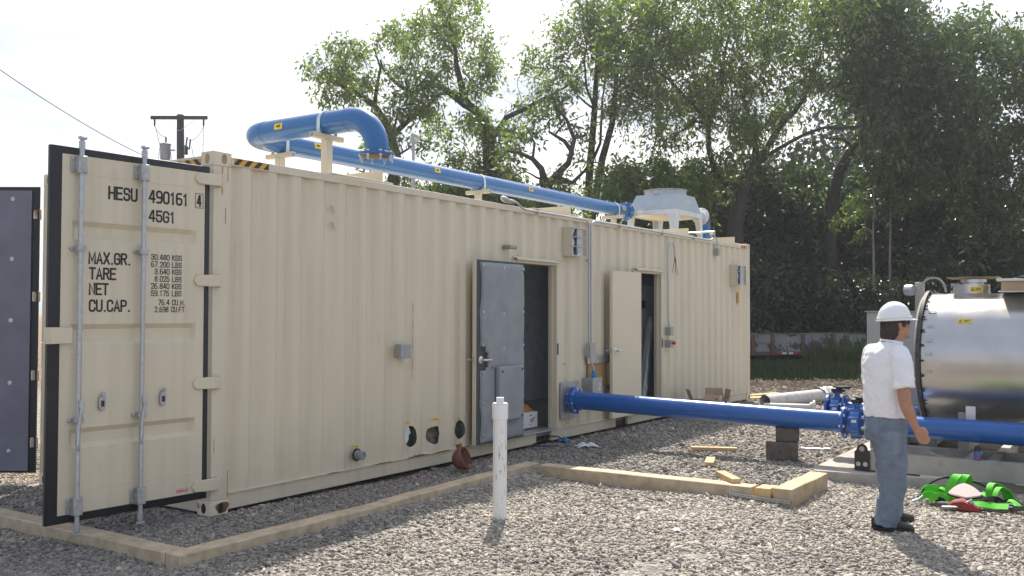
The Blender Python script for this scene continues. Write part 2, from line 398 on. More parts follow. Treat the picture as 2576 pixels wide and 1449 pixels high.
M['red'] = mat('red_fabric', (0.22, 0.018, 0.018), 0.75, var=0.2, scale=20)
M['redplastic'] = mat('red_plastic', (0.5, 0.03, 0.03), 0.35)
M['pad'] = mat('pale_pad', (0.50, 0.43, 0.40), 0.7, var=0.05)
M['card'] = mat('cardboard', (0.36, 0.25, 0.155), 0.85, var=0.08)
M['card_in'] = mat('cardboard_inside', (0.43, 0.31, 0.20), 0.85, var=0.08)
M['white_card'] = mat('white_carton', (0.66, 0.65, 0.66), 0.7, var=0.03)
M['orange'] = mat('orange_bag', (0.50, 0.20, 0.06), 0.6, var=0.15, bump=0.5, bscale=20)
M['osb'] = mat('osb_board', (0.40, 0.25, 0.10), 0.8, var=0.3, scale=45, col2=(0.28,0.16,0.06), c2scale=30, stretch=(1,1,3))
M['tape'] = mat('foil_tape', (0.45,0.45,0.46), 0.4, metal=0.6, var=0.2, scale=12, bump=0.4, bscale=20)
M['ragblue'] = mat('blue_cloth', (0.02, 0.20, 0.50), 0.8, var=0.15)
M['clear'] = mat('crumpled_plastic', (0.62, 0.66, 0.70), 0.2, var=0.1, bump=0.6, bscale=30)
M['pink'] = mat('pink_marking_paint', (0.50, 0.11, 0.19), 0.7, var=0.25)
M['cable'] = mat('black_cable', (0.015,0.015,0.016), 0.5)
M['polewood'] = mat('dark_pole_wood', (0.055, 0.045, 0.045), 0.85, var=0.25, stretch=(6,6,0.6))
M['xfmr'] = mat('transformer_grey', (0.30,0.32,0.34), 0.5)
M['bark'] = mat('bark', (0.055, 0.047, 0.042), 0.9, var=0.35, scale=9, bump=0.6, bscale=14, stretch=(2,2,0.5))
M['sapling_bark'] = mat('pale_bark', (0.22,0.20,0.18), 0.85, var=0.3)
M['fill_grey'] = mat('pale_fill_grey', (0.72,0.75,0.77), 0.5)
M['scuff'] = mat('dark_scuff', (0.22,0.185,0.165), 0.8, var=0.4, scale=40)
M['hood'] = mat('zinc_sheet', (0.38,0.43,0.47), 0.36, metal=0.6, var=0.03, scale=3)
M['web'] = mat('black_webbing', (0.014,0.014,0.016), 0.9, spec=0.08, var=0.2)
M['door_back'] = mat('door_back_grey', (0.06,0.065,0.07), 0.7)
M['vent_white'] = mat('vent_screen', (0.62,0.64,0.66), 0.45, metal=0.2, var=0.05)
M['ragwhite'] = mat('white_rag', (0.75,0.75,0.75), 0.8, bump=0.4, bscale=15)
M['peel'] = mat('peeling_white_paint', (0.21,0.215,0.225), 0.7, var=0.1, scale=4, col2=(0.055,0.05,0.045), c2pos=(0.48,0.51), c2scale=1.7, c2detail=3)
M['trailer_frame'] = mat('rusty_trailer_frame', (0.11,0.07,0.05), 0.8, var=0.4, scale=4, col2=(0.28,0.14,0.08), c2pos=(0.6,0.7), c2scale=3)
M['bolt'] = mat('zinc_bolt', (0.62,0.62,0.62), 0.35, metal=0.7)
M['aged_white'] = mat('aged_white', (0.62,0.61,0.58), 0.6, var=0.1)

def wood_mat(name, c1, c2):
    m = bpy.data.materials.new(name); m.use_nodes = True
    n = m.node_tree.nodes; l = m.node_tree.links; b = n['Principled BSDF']; b.inputs['Roughness'].default_value = 0.8
    tcn = n.new('ShaderNodeTexCoord'); mpn = n.new('ShaderNodeMapping')
    l.new(tcn.outputs['Object'], mpn.inputs['Vector'])
    nz = n.new('ShaderNodeTexNoise'); nz.inputs['Scale'].default_value = 9; nz.inputs['Detail'].default_value = 7; nz.inputs['Distortion'].default_value = 0.6
    l.new(mpn.outputs['Vector'], nz.inputs['Vector'])
    rmp = n.new('ShaderNodeValToRGB'); rmp.color_ramp.elements[0].position = 0.32; rmp.color_ramp.elements[1].position = 0.68
    rmp.color_ramp.elements[0].color = (*c1, 1); rmp.color_ramp.elements[1].color = (*c2, 1)
    l.new(nz.outputs['Fac'], rmp.inputs['Fac']); l.new(rmp.outputs['Color'], b.inputs['Base Color'])
    bp = n.new('ShaderNodeBump'); bp.inputs['Strength'].default_value = 0.25; bp.inputs['Distance'].default_value = 0.004
    l.new(nz.outputs['Fac'], bp.inputs['Height']); l.new(bp.outputs['Normal'], b.inputs['Normal'])
    return m
M['timber'] = wood_mat('weathered_timber', (0.37, 0.29, 0.195), (0.53, 0.435, 0.31))
M['lumber'] = wood_mat('fresh_lumber', (0.46, 0.315, 0.15), (0.60, 0.44, 0.24))
M['lumber_old'] = wood_mat('sunned_lumber', (0.37,0.28,0.175), (0.50,0.395,0.265))
M['lumber_dark'] = wood_mat('treated_lumber', (0.22, 0.15, 0.085), (0.32, 0.225, 0.13))

def tank_mat():
    m = bpy.data.materials.new('brushed_stainless'); m.use_nodes = True
    n = m.node_tree.nodes; l = m.node_tree.links; b = n['Principled BSDF']
    b.inputs['Metallic'].default_value = 0.92; b.inputs['Roughness'].default_value = 0.34
    b.inputs['Anisotropic'].default_value = 0.3
    tcn = n.new('ShaderNodeTexCoord'); mpn = n.new('ShaderNodeMapping'); mpn.inputs['Scale'].default_value = (2, 2, 2)
    l.new(tcn.outputs['Object'], mpn.inputs['Vector'])
    nz = n.new('ShaderNodeTexNoise'); nz.inputs['Scale'].default_value = 2.2; nz.inputs['Detail'].default_value = 8
    l.new(mpn.outputs['Vector'], nz.inputs['Vector'])
    rmp = n.new('ShaderNodeValToRGB'); rmp.color_ramp.elements[0].color = (0.42,0.41,0.40,1); rmp.color_ramp.elements[1].color = (0.58,0.57,0.57,1)
    l.new(nz.outputs['Fac'], rmp.inputs['Fac']); l.new(rmp.outputs['Color'], b.inputs['Base Color'])
    nb = n.new('ShaderNodeTexNoise'); nb.inputs['Scale'].default_value = 1.6; nb.inputs['Detail'].default_value = 3; l.new(tcn.outputs['Object'], nb.inputs['Vector'])
    bpn = n.new('ShaderNodeBump'); bpn.inputs['Strength'].default_value = 0.35; bpn.inputs['Distance'].default_value = 0.02; l.new(nb.outputs['Fac'], bpn.inputs['Height']); l.new(bpn.outputs['Normal'], b.inputs['Normal'])
    mr = n.new('ShaderNodeMapRange'); mr.inputs['To Min'].default_value = 0.22; mr.inputs['To Max'].default_value = 0.40
    l.new(nz.outputs['Fac'], mr.inputs['Value']); l.new(mr.outputs['Result'], b.inputs['Roughness'])
    return m
M['tank'] = tank_mat()

def tint_mat(name, stops, rough, trans=0.0, spec=0.4, tcol=None):
    """colour from the per-piece tint attribute."""
    m = bpy.data.materials.new(name); m.use_nodes = True
    n = m.node_tree.nodes; l = m.node_tree.links; b = n['Principled BSDF']
    b.inputs['Roughness'].default_value = rough; b.inputs['Specular IOR Level'].default_value = spec
    a = n.new('ShaderNodeAttribute'); a.attribute_name = 'tint'
    r = n.new('ShaderNodeValToRGB'); e = r.color_ramp.elements
    while len(e) < len(stops): e.new(0.5)
    for i, (p, c) in enumerate(stops): e[i].position = p; e[i].color = (*c, 1)
    l.new(a.outputs['Fac'], r.inputs['Fac']); l.new(r.outputs['Color'], b.inputs['Base Color'])
    if trans:
        tr = n.new('ShaderNodeBsdfTranslucent'); ms = n.new('ShaderNodeMixShader'); ms.inputs['Fac'].default_value = trans
        hsv = n.new('ShaderNodeMix'); hsv.data_type = 'RGBA'; hsv.blend_type = 'MULTIPLY'; hsv.inputs['Factor'].default_value = 1.0
        hsv.inputs['B'].default_value = (*(tcol or (1.6, 2.0, 0.8)), 1)
        l.new(r.outputs['Color'], hsv.inputs['A']); l.new(hsv.outputs['Result'], tr.inputs['Color'])
        l.new(b.outputs['BSDF'], ms.inputs[1]); l.new(tr.outputs['BSDF'], ms.inputs[2])
        l.new(ms.outputs['Shader'], n['Material Output'].inputs['Surface'])
    return m
M['stone'] = tint_mat('crushed_stone', [(0.0, (0.06,0.062,0.066)), (0.3, (0.165,0.155,0.145)), (0.6, (0.272,0.247,0.217)), (0.85, (0.37,0.33,0.283)), (1.0, (0.52,0.475,0.41))], 0.85)
M['leaf'] = tint_mat('leaf_green', [(0.0, (0.075,0.105,0.04)), (0.55, (0.12,0.17,0.058)), (0.9, (0.17,0.225,0.075)), (1.0, (0.28,0.22,0.09))], 0.36, trans=0.55, spec=0.5, tcol=(1.7,1.9,0.9))
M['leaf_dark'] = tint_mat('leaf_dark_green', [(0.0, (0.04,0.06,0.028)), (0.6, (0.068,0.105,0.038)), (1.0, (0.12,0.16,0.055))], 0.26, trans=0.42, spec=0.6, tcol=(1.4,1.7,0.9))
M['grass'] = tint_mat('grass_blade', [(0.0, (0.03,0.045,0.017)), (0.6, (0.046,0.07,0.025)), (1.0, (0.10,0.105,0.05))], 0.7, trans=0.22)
M['leaf_shade'] = tint_mat('leaf_shaded_green', [(0.0, (0.018,0.029,0.018)), (0.6, (0.03,0.05,0.024)), (1.0, (0.055,0.08,0.035))], 0.4, trans=0.2, spec=0.5)  # shade of the canopy put into a darker leaf colour
M['dark_flange'] = mat('dark_flange_steel', (0.075,0.068,0.063), 0.6, metal=0.4, var=0.3, scale=12)
M['flower'] = mat('purple_flower', (0.22,0.05,0.20), 0.7)

def ground_mat():
    m = bpy.data.materials.new('gravel_ground'); m.use_nodes = True
    n = m.node_tree.nodes; l = m.node_tree.links; b = n['Principled BSDF']; b.inputs['Roughness'].default_value = 0.9
    tcn = n.new('ShaderNodeTexCoord')
    vo = n.new('ShaderNodeTexVoronoi'); vo.inputs['Scale'].default_value = 26; vo.inputs['Randomness'].default_value = 1
    l.new(tcn.outputs['Object'], vo.inputs['Vector'])
    sp = n.new('ShaderNodeSeparateColor'); l.new(vo.outputs['Color'], sp.inputs['Color'])
    r = n.new('ShaderNodeValToRGB'); e = r.color_ramp.elements; e.new(0.5)
    for i, (p, c) in enumerate([(0.0,(0.13,0.125,0.12)), (0.5,(0.235,0.22,0.20)), (1.0,(0.39,0.355,0.31))]): e[i].position = p; e[i].color = (*c,1)
    l.new(sp.outputs[0], r.inputs['Fac'])
    # bare earth patches and far dirt
    nz = n.new('ShaderNodeTexNoise'); nz.inputs['Scale'].default_value = 0.9; nz.inputs['Detail'].default_value = 7
    l.new(tcn.outputs['Object'], nz.inputs['Vector'])
    dot = n.new('ShaderNodeVectorMath'); dot.operation = 'DOT_PRODUCT'; dot.inputs[1].default_value = tuple(FH)
    l.new(tcn.outputs['Object'], dot.inputs[0])
    # distance ahead: dirt belt begins about 18 m out, grass soil past 19.5 m
    c0 = float(np.dot(CAM, FH))
    ad = n.new('ShaderNodeMath'); ad.operation = 'MULTIPLY_ADD'; ad.inputs[1].default_value = 3.2; ad.inputs[2].default_value = -1.6
    l.new(nz.outputs['Fac'], ad.inputs[0])
    sm = n.new('ShaderNodeMath'); sm.operation = 'ADD'
    l.new(dot.outputs['Value'], sm.inputs[0]); l.new(ad.outputs[0], sm.inputs[1])
    mr = n.new('ShaderNodeMapRange'); mr.inputs['From Min'].default_value = c0+18.9; mr.inputs['From Max'].default_value = c0+20.2
    l.new(sm.outputs[0], mr.inputs['Value'])
    n5 = n.new('ShaderNodeTexNoise'); n5.inputs['Scale'].default_value = 7; n5.inputs['Detail'].default_value = 8
    l.new(tcn.outputs['Object'], n5.inputs['Vector'])
    r5 = n.new('ShaderNodeValToRGB'); r5.color_ramp.elements[0].color = (0.08,0.055,0.04,1); r5.color_ramp.elements[1].color = (0.30,0.21,0.15,1)
    r5.color_ramp.elements[0].position = 0.35; r5.color_ramp.elements[1].position = 0.65
    l.new(n5.outputs['Fac'], r5.inputs['Fac'])
    mxn = n.new('ShaderNodeMix'); mxn.data_type = 'RGBA'
    l.new(mr.outputs['Result'], mxn.inputs['Factor']); l.new(r.outputs['Color'], mxn.inputs['A']); l.new(r5.outputs['Color'], mxn.inputs['B'])
    l.new(mxn.outputs['Result'], b.inputs['Base Color'])
    bp = n.new('ShaderNodeBump'); bp.inputs['Strength'].default_value = 0.9; bp.inputs['Distance'].default_value = 0.03
    l.new(vo.outputs['Distance'], bp.inputs['Height']); bp.invert = True
    l.new(bp.outputs['Normal'], b.inputs['Normal'])
    return m
M['ground'] = ground_mat()
def hazard_mat():
    m = bpy.data.materials.new('hazard_stripes'); m.use_nodes = True
    n = m.node_tree.nodes; l = m.node_tree.links; b = n['Principled BSDF']; b.inputs['Roughness'].default_value = 0.5
    tcn = n.new('ShaderNodeTexCoord'); sp = n.new('ShaderNodeSeparateXYZ'); l.new(tcn.outputs['Object'], sp.inputs['Vector'])
    a = n.new('ShaderNodeMath'); a.operation = 'ADD'; l.new(sp.outputs['X'], a.inputs[0]); l.new(sp.outputs['Y'], a.inputs[1])
    s2 = n.new('ShaderNodeMath'); s2.operation = 'SUBTRACT'; l.new(a.outputs[0], s2.inputs[0]); l.new(sp.outputs['Z'], s2.inputs[1])
    mo = n.new('ShaderNodeMath'); mo.operation = 'MULTIPLY'; mo.inputs[1].default_value = 1/0.105; l.new(s2.outputs[0], mo.inputs[0])
    fr = n.new('ShaderNodeMath'); fr.operation = 'FRACT'; l.new(mo.outputs[0], fr.inputs[0])
    gt = n.new('ShaderNodeMath'); gt.operation = 'GREATER_THAN'; gt.inputs[1].default_value = 0.5; l.new(fr.outputs[0], gt.inputs[0])
    mxn = n.new('ShaderNodeMix'); mxn.data_type = 'RGBA'; mxn.inputs['A'].default_value = (0.02,0.02,0.02,1); mxn.inputs['B'].default_value = (0.65,0.33,0.03,1)
    l.new(gt.outputs[0], mxn.inputs['Factor']); l.new(mxn.outputs['Result'], b.inputs['Base Color'])
    return m
M['hazard'] = hazard_mat()
# ------------------------------------------------------------------ ground
LOW = -0.09
def sstep(a, b, x):
    t = np.clip((x-a)/(b-a), 0, 1); return t*t*(3-2*t)
def zg(x, y):
    """height of the gravel: a level pad inside the timber border, lower yard outside."""
    x = np.asarray(x, float); y = np.asarray(y, float)
    edge = 3.60 + (-0.79-y)*0.09            # second run of the border
    front = sstep(-0.82, -0.90, y)*sstep(edge-0.02, edge-0.12, x)
    right = sstep(-3.30, -3.44, y)*sstep(5.9, 5.7, x)
    left = sstep(-0.86, -0.96, x)
    front = front*(0.25+0.75*sstep(-0.95, -1.75, y)+0.75*sstep(2.9, 3.3, x)*(1-sstep(-0.95, -1.75, y)))
    front = front*(1-0.3*sstep(2.9, 3.3, x)); left = left*0.42
    low = np.maximum(np.maximum(front, right), left)
    w = 0.012*np.sin(1.9*x+0.7*y)+0.010*np.sin(2.7*y-1.1*x+1.0)+0.008*np.sin(5.1*x+3.7*y)
    far = sstep(9, 13, np.hypot(x-CAM[0], y-CAM[1]))
    return LOW*low + w*(1-0.5*far)*np.where(low > 0.5, 1.0, 0.6) - 0.012

gx = np.concatenate([[-900,-300,-120,-50,-25,-14], np.arange(-9, 14.01, 0.12), np.arange(14.5, 40, 0.8), [45,60,90,150,300,900]])
gy = np.concatenate([[-900,-300,-120,-50,-25,-16], np.arange(-12, 5.01, 0.12), np.arange(5.6, 40, 0.8), [45,60,90,150,300,900]])
GX, GY = np.meshgrid(gx, gy, indexing='ij')
GZ = zg(GX, GY)
V = np.stack([GX, GY, GZ], -1).reshape(-1, 3)
ni, nj = len(gx), len(gy)
ii, jj = np.meshgrid(np.arange(ni-1), np.arange(nj-1), indexing='ij')
F = np.stack([ii*nj+jj, (ii+1)*nj+jj, (ii+1)*nj+jj+1, ii*nj+jj+1], -1).reshape(-1, 4)
g = raw_mesh('ground', V, F, M['ground'], smooth=True); g['kind'] = 'structure'
g['label'] = 'yard ground under the grey gravel, dirt and grass'

# loose crushed stone: too many to count
ICO = None
def ico():
    t = (1+5**0.5)/2
    v = np.array([[-1,t,0],[1,t,0],[-1,-t,0],[1,-t,0],[0,-1,t],[0,1,t],[0,-1,-t],[0,1,-t],[t,0,-1],[t,0,1],[-t,0,-1],[-t,0,1]], float)
    v /= np.linalg.norm(v[0])
    f = np.array([[0,11,5],[0,5,1],[0,1,7],[0,7,10],[0,10,11],[1,5,9],[5,11,4],[11,10,2],[10,7,6],[7,1,8],[3,9,4],[3,4,2],[3,2,6],[3,6,8],[3,8,9],[4,9,5],[2,4,11],[6,2,10],[8,6,7],[9,8,1]])
    return v, f
def rand_rot(n):
    q = RNG.normal(size=(n, 4)); q /= np.linalg.norm(q, axis=1)[:, None]
    w, x, y, z = q.T
    return np.stack([np.stack([1-2*(y*y+z*z), 2*(x*y-z*w), 2*(x*z+y*w)], -1), np.stack([2*(x*y+z*w), 1-2*(x*x+z*z), 2*(y*z-x*w)], -1), np.stack([2*(x*z-y*w), 2*(y*z+x*w), 1-2*(x*x+y*y)], -1)], 1)
def stones(P, size, tint, name, material, flat=0.6):
    v, f = ico(); n = len(P)
    base = v[None]*RNG.uniform(0.62, 1.2, (n, 12, 1))
    base = base*np.stack([RNG.uniform(0.9, 1.7, n), RNG.uniform(0.55, 1.0, n), RNG.uniform(0.3, 0.6, n)], -1)[:, None, :]
    az = RNG.uniform(0, 2*math.pi, n); ca, sa = np.cos(az), np.sin(az); o_, z_ = np.ones(n), np.zeros(n)
    Rz = np.stack([np.stack([ca,-sa,z_],-1), np.stack([sa,ca,z_],-1), np.stack([z_,z_,o_],-1)], 1)
    k_ = RNG.normal(0, 0.45, (n,2)); cx_, sx_, cy_, sy_ = np.cos(k_[:,0]), np.sin(k_[:,0]), np.cos(k_[:,1]), np.sin(k_[:,1])
    Rx = np.stack([np.stack([o_,z_,z_],-1), np.stack([z_,cx_,-sx_],-1), np.stack([z_,sx_,cx_],-1)], 1); Ry = np.stack([np.stack([cy_,z_,sy_],-1), np.stack([z_,o_,z_],-1), np.stack([-sy_,z_,cy_],-1)], 1)
    Rm = np.einsum('nij,njk,nkl->nil', Rx, Ry, Rz)
    pts = np.einsum('nij,nkj->nki', Rm, base)
    pts = pts*size[:, None, None] + P[:, None, :]
    F = (f[None]+12*np.arange(n)[:, None, None]).reshape(-1, 3)
    return raw_mesh(name, pts.reshape(-1, 3), F, material, colors=np.repeat(tint, 12))

def in_box(x, y, b): return (x > b[0]) & (x < b[1]) & (y > b[2]) & (y < b[3])
NO_STONE = [(-0.1, 12.3, 0.02, 2.5), (6.6, 12, -12, -3.2)]
pts = []
for d0, d1, dens, sz in ((4.8, 7.2, 1800, 0.0148), (7.2, 9.5, 1550, 0.0156), (9.5, 12.5, 950, 0.0185), (12.5, 16, 480, 0.022), (16, 20.2, 180, 0.027)):
    # a band of the view wedge, with a margin at the sides
    n = int(dens*(d1*d1-d0*d0)*0.66)
    dd = np.sqrt(RNG.uniform(d0*d0, d1*d1, n)); ss = RNG.uniform(-0.66, 0.66, n)*dd
    x = CAM[0]+FH[0]*dd+RH[0]*ss; y = CAM[1]+FH[1]*dd+RH[1]*ss
    keep = np.ones(n, bool)
    for b in NO_STONE: keep &= ~in_box(x, y, b)
    keep &= ~((y < -3.2) & (x > 4.99+(-3.19-y)*0.205) & (y > -11))
    # the border timbers and inner-side cull of the hidden yard behind the container
    keep &= ~((y > 2.5) & (x > 1.5))
    keep &= ~((y > -0.86) & (y < -0.70) & (x > -0.9) & (x < 3.45)); keep &= ~((x > -0.93) & (x < -0.78) & (y > -0.9) & (y < 1.5))
    ed = 3.60+(-0.79-y)*0.09
    keep &= ~((x > ed-0.14) & (x < ed+0.02) & (y < -0.75) & (y > -3.2))
    for bx_, by_, br_ in ((1.06,-3.33,0.30),(0.75,-3.25,0.22),(1.87,-3.53,0.10),(1.4,-3.5,0.2)): keep &= ~((np.hypot((x-bx_), (y-by_)) < br_*RNG.uniform(0.2,1.1,n)))
    x, y = x[keep], y[keep]
    s = sz*np.exp(RNG.normal(0, 0.30, len(x)))
    pts.append(np.stack([x, y, zg(x, y)+0.10*s, s], -1))
pts = np.concatenate(pts)
lowf = 0.05*np.sin(1.3*pts[:,0]+0.8*pts[:,1])+0.05*np.sin(2.9*pts[:,1]-1.7*pts[:,0]+2)+0.035*np.sin(6.1*pts[:,0]+4.3*pts[:,1])
tint = np.clip(lowf+RNG.normal(0.61, 0.15, len(pts)) + 0.12*np.where(zg(pts[:,0], pts[:,1]) < -0.06, 1, -0.6), 0, 1)
gv = stones(pts[:, :3], pts[:, 3], tint, 'gravel', M['stone'])
gv['kind'] = 'stuff'; gv['label'] = 'loose grey and buff crushed stone over the yard'; gv['category'] = 'gravel'

# pink marking paint on the stones along the container foot
px = np.concatenate([RNG.normal(c, s, k) for c, s, k in ((2.42, 0.14, 26), (2.1, 0.15, 7), (2.68, 0.06, 6), (1.6, 0.2, 5), (3.66, 0.16, 10), (5.7, 0.4, 18), (8.2, 0.4, 10))])
py = -0.06 + RNG.normal(0, 0.05, len(px))
pp = np.stack([px, py-0.02, zg(px, py)+0.006], -1)
pk = stones(pp, np.full(len(px), 0.016), np.zeros(len(px)), 'pink_gravel', M['pink'])
pk['kind'] = 'stuff'; pk['label'] = 'stones sprayed with pink marking paint along the container foot'; pk['category'] = 'gravel'

# ------------------------------------------------------------------ timber border
def plank(name, a, b, w, z0, z1, material, label, group='timbers edging the gravel pad', cat='timber', side=1, jag=False):
    """a, b = outer top edge ends; the timber lies to the inner side."""
    a = V3((*a, 0)); b = V3((*b, 0)); d = (b-a)/np.linalg.norm(b-a); nrm = np.array([-d[1], d[0], 0])*side
    mid = (a+b)/2+nrm*w/2; Lh = np.linalg.norm(b-a)/2
    m = MB(); k = max(2, int(Lh*6))
    rings = []
    for i in range(k+1):
        u = -Lh+2*Lh*i/k
        j = 0.0035*math.sin(7.3*u+a[0])+0.002*math.sin(17*u)
        rings.append([(u, -w/2+j, z0), (u, w/2+j, z0), (u, w/2+j*0.6, z1+j*0.5), (u, -w/2+j, z1+j*0.4)])
    m.loft(rings)
    ob = m.build(name, material, loc=(0, 0, 0), bevel=0.006)
    ob.location = mid; ob.rotation_euler = (0, 0, math.atan2(d[1], d[0]))
    if label: tag(ob, label, cat, group)
    return ob
plank('border_timber', (-0.95, -0.905), (1.11, -0.905), 0.155, -0.12, 0.032, M['timber'], 'weathered border timber in front of the near container corner')
plank('border_timber', (1.125, -0.885), (3.58, -0.80), 0.15, -0.12, 0.036, M['timber'], 'weathered border timber passing behind the white standpipe')
plank('border_timber', (-0.955, 1.6), (-0.955, -0.74), 0.16, -0.12, 0.030, M['timber'], 'border timber running back under the open lettered door')
plank('border_timber', (3.425, -0.885), (3.475, -3.13), 0.185, -0.13, 0.036, M['timber'], 'half sunlit border timber running out to the strapped corner blocks', side=1)
blk = plank('timber_block', (3.478, -3.165), (3.474, -3.305), 0.21, -0.12, 0.04, M['lumber'], 'short yellow timber block strapped between two border timbers', cat='block')
bt = plank('border_timber', (3.455, -3.32), (3.455+0.02, -3.475), 0.2, -0.125, 0.046, M['lumber_dark'], None)
bpy.data.objects.remove(bt)
bt = plank('border_timber', (3.49, -3.50), (4.57, -3.515), 0.175, -0.125, 0.05, M['lumber_old'], 'thick sunlit border timber butting against the concrete slab')
m = MB()
st = [(3.452, -2.93, -0.035), (3.452, -3.15, -0.045), (3.455, -3.31, -0.052), (3.475, -3.49, -0.06)]
m.ribbon(st, (0, 0, 1), 0.028, 0.003)
s = m.build('perforated_strap', M['galv']); tag(s, 'perforated metal strap nailed across the border timber ends', 'strap')
mh = MB()
for i in range(26):
    t = i/25*3; k = min(2, int(t)); q = V3(st[k])*(1-(t-k))+V3(st[k+1])*(t-k)
    mh.cyl(q-V3((0.0016, 0, 0)), q-V3((0.0032, 0, 0)), 0.006, n=8)
hh = mh.build('nail_hole', M['blackpaint'], s)
def board(name, c, ang, l, w, h, material, label, group=None, cat='board', tilt=0.0, z=None):
    m = MB(); m.box((-l/2, -w/2, 0), (l/2, w/2, h))
    ob = m.build(name, material, loc=(0,0,0), bevel=0.003)
    ob.location = (c[0], c[1], zg(c[0], c[1])+0.012 if z is None else z); ob.rotation_euler = (0, tilt, ang)
    tag(ob, label, cat, group); return ob
GL = 'loose lumber offcuts on the gravel'
board('lumber_offcut', (5.66, -1.90), math.atan2(-0.48, 0.221), 0.53, 0.09, 0.042, M['lumber'], 'longest pale lumber offcut, lying in front of the block pier', GL)
board('lumber_offcut', (4.72, -2.235), math.atan2(0.30, 0.36)-0.35, 0.40, 0.095, 0.042, M['lumber'], 'short lumber offcut lying flat on sunlit gravel', GL)
board('lumber_offcut', (3.72, -2.82), math.atan2(-0.28, -0.20)-0.15, 0.36, 0.09, 0.042, M['lumber'], 'yellow lumber offcut resting tilted on the border timber', GL, tilt=0.05, z=0.045)
# ------------------------------------------------------------------ container
CL, CW, CH = 12.192, 2.438, 2.896
C = thing('shipping_container', 'long cream shipping container converted to a plant room, end door open', 'container', (0, 0, 0))
CRM = M['cream']
def corr(x):
    """outward wall profile: depth of the sheet behind the rail line."""
    p = (np.asarray(x, float)-0.295) % 0.278
    return np.interp(p, [0, 0.085, 0.139, 0.224, 0.278], [0.006, 0.006, 0.042, 0.042, 0.006])
PZ0, PZ1 = 0.165, 2.80
OPEN1 = (4.30, 5.23, 0.165, 2.20)
OPEN2 = (7.42, 8.30, 0.165, 2.20)
OSB = (6.08, 6.60, 0.58, 1.00)
HOLES = [(2.465, 0.365, 0.070, 0.105), (2.833, 0.346, 0.112, 0.092), (3.285, 0.352, 0.068, 0.10)]
knots = []
x = 0.295-0.278
while x < CL-0.19:
    for q in (0, 0.085, 0.139, 0.224):
        if 0.19 < x+q < CL-0.19: knots.append(x+q)
    x += 0.278
hb = [(h[0]-0.16, h[0]+0.16, 0.19, 0.52) for h in HOLES]
xs = sorted(set(np.round([0.15, CL-0.15]+knots+[v for b in [OPEN1, OPEN2, OSB]+hb for v in b[:2]], 4)))
zs = sorted(set([PZ0, PZ1]+[v for b in [OPEN1, OPEN2, OSB]+hb for v in b[2:]]))
m = MB()
idx = {}; vv = []; ff = []
def vid(x, z):
    k = (round(float(x), 4), round(float(z), 4))
    if k not in idx: idx[k] = len(vv); vv.append((k[0], float(corr(k[0])), k[1]))
    return idx[k]
for i in range(len(xs)-1):
    for j in range(len(zs)-1):
        cx, cz = (xs[i]+xs[i+1])/2, (zs[j]+zs[j+1])/2
        if any(b[0] < cx < b[1] and b[2] < cz < b[3] for b in [OPEN1, OPEN2, OSB]+hb): continue
        ff.append([vid(xs[i], zs[j]), vid(xs[i+1], zs[j]), vid(xs[i+1], zs[j+1]), vid(xs[i], zs[j+1])])
m.add(vv, ff)
for (hx, hz, rx, rz), b in zip(HOLES, hb):
    n = 48; rings = []
    cx, cz = (b[0]+b[1])/2, (b[2]+b[3])/2
    for t in (0, 0.15, 0.4, 0.7, 1.0):
        ring = []
        for k in range(n):
            a = 2*math.pi*k/n
            wob = 1+0.025*math.sin(3*a+hx*9)+0.02*math.sin(5*a+hx)
            ix, iz = hx+rx*wob*math.cos(a), hz+rz*wob*math.sin(a)
            s_ = 1/max(abs(math.cos(a)), abs(math.sin(a)))
            ox, oz = cx+(b[1]-b[0])/2*math.cos(a)*s_, cz+(b[3]-b[2])/2*math.sin(a)*s_
            X_, Z_ = ix*(1-t)+ox*t, iz*(1-t)+oz*t
            ring.append((X_, float(corr(X_)), Z_))
        rings.append(ring)
    m.loft(rings[::-1], caps=False)
wall_m = M['cream']
sp = m.build('side_panel', wall_m, C, smooth=25)
# plain parts of the shell that the photo hides or barely shows
def corr_panel(name, axis, a0, a1, pos, sgn, z0=PZ0, z1=PZ1):
    ks = [a0]; x = a0+0.04
    while x < a1-0.05:
        ks += [q for q in (x, x+0.072, x+0.14, x+0.21) if q < a1]; x += 0.278
    ks = sorted(set(ks+[a1])); mm = MB(); P = []
    for z in (z0, z1):
        row = []
        for k in ks:
            dpt = float(np.interp((k-a0-0.04) % 0.278, [0,0.072,0.14,0.21,0.278],[0.006,0.006,0.04,0.04,0.006]))
            row.append((k, pos+sgn*dpt, z) if axis == 'x' else (pos+sgn*dpt, k, z))
        P.append(row)
    mm.sheet(P)
    return mm.build(name, M['cream'], C, smooth=25)
corr_panel('back_panel', 'x', 0.15, CL-0.15, CW, -1)
corr_panel('end_panel', 'y', 0.15, CW-0.15, CL, -1)
m = MB(); m.box((0.05, 0.05, 2.845), (CL-0.05, CW-0.05, 2.868)); m.build('roof', M['cream'], C)
m = MB(); m.box((0.05, 0.07, 0.10), (CL-0.05, CW-0.07, 0.165)); m.build('floor_deck', M['intfloor'], C)
m = MB(); m.box((0.9, CW-0.12, 0.17), (CL-0.1, CW-0.06, 2.82)); m.box((0.9, 0.12, 2.78), (CL-0.1, CW-0.13, 2.835))
for xx in (CL-0.14,): m.box((xx, 0.075, 0.17), (xx+0.04, CW-0.13, 2.77))
# inner skin behind the side wall between the doorways
for a, b in ((0.95, 2.2), (3.55, OPEN1[0]-0.05), (OPEN1[1]+0.05, 6.05), (6.65, 6.74), (6.8, OPEN2[0]-0.05), (OPEN2[1]+0.05, CL-0.2)): m.box((a, 0.06, 0.17), (b, 0.072, 2.77))
m.build('interior_lining', M['interior'], C)
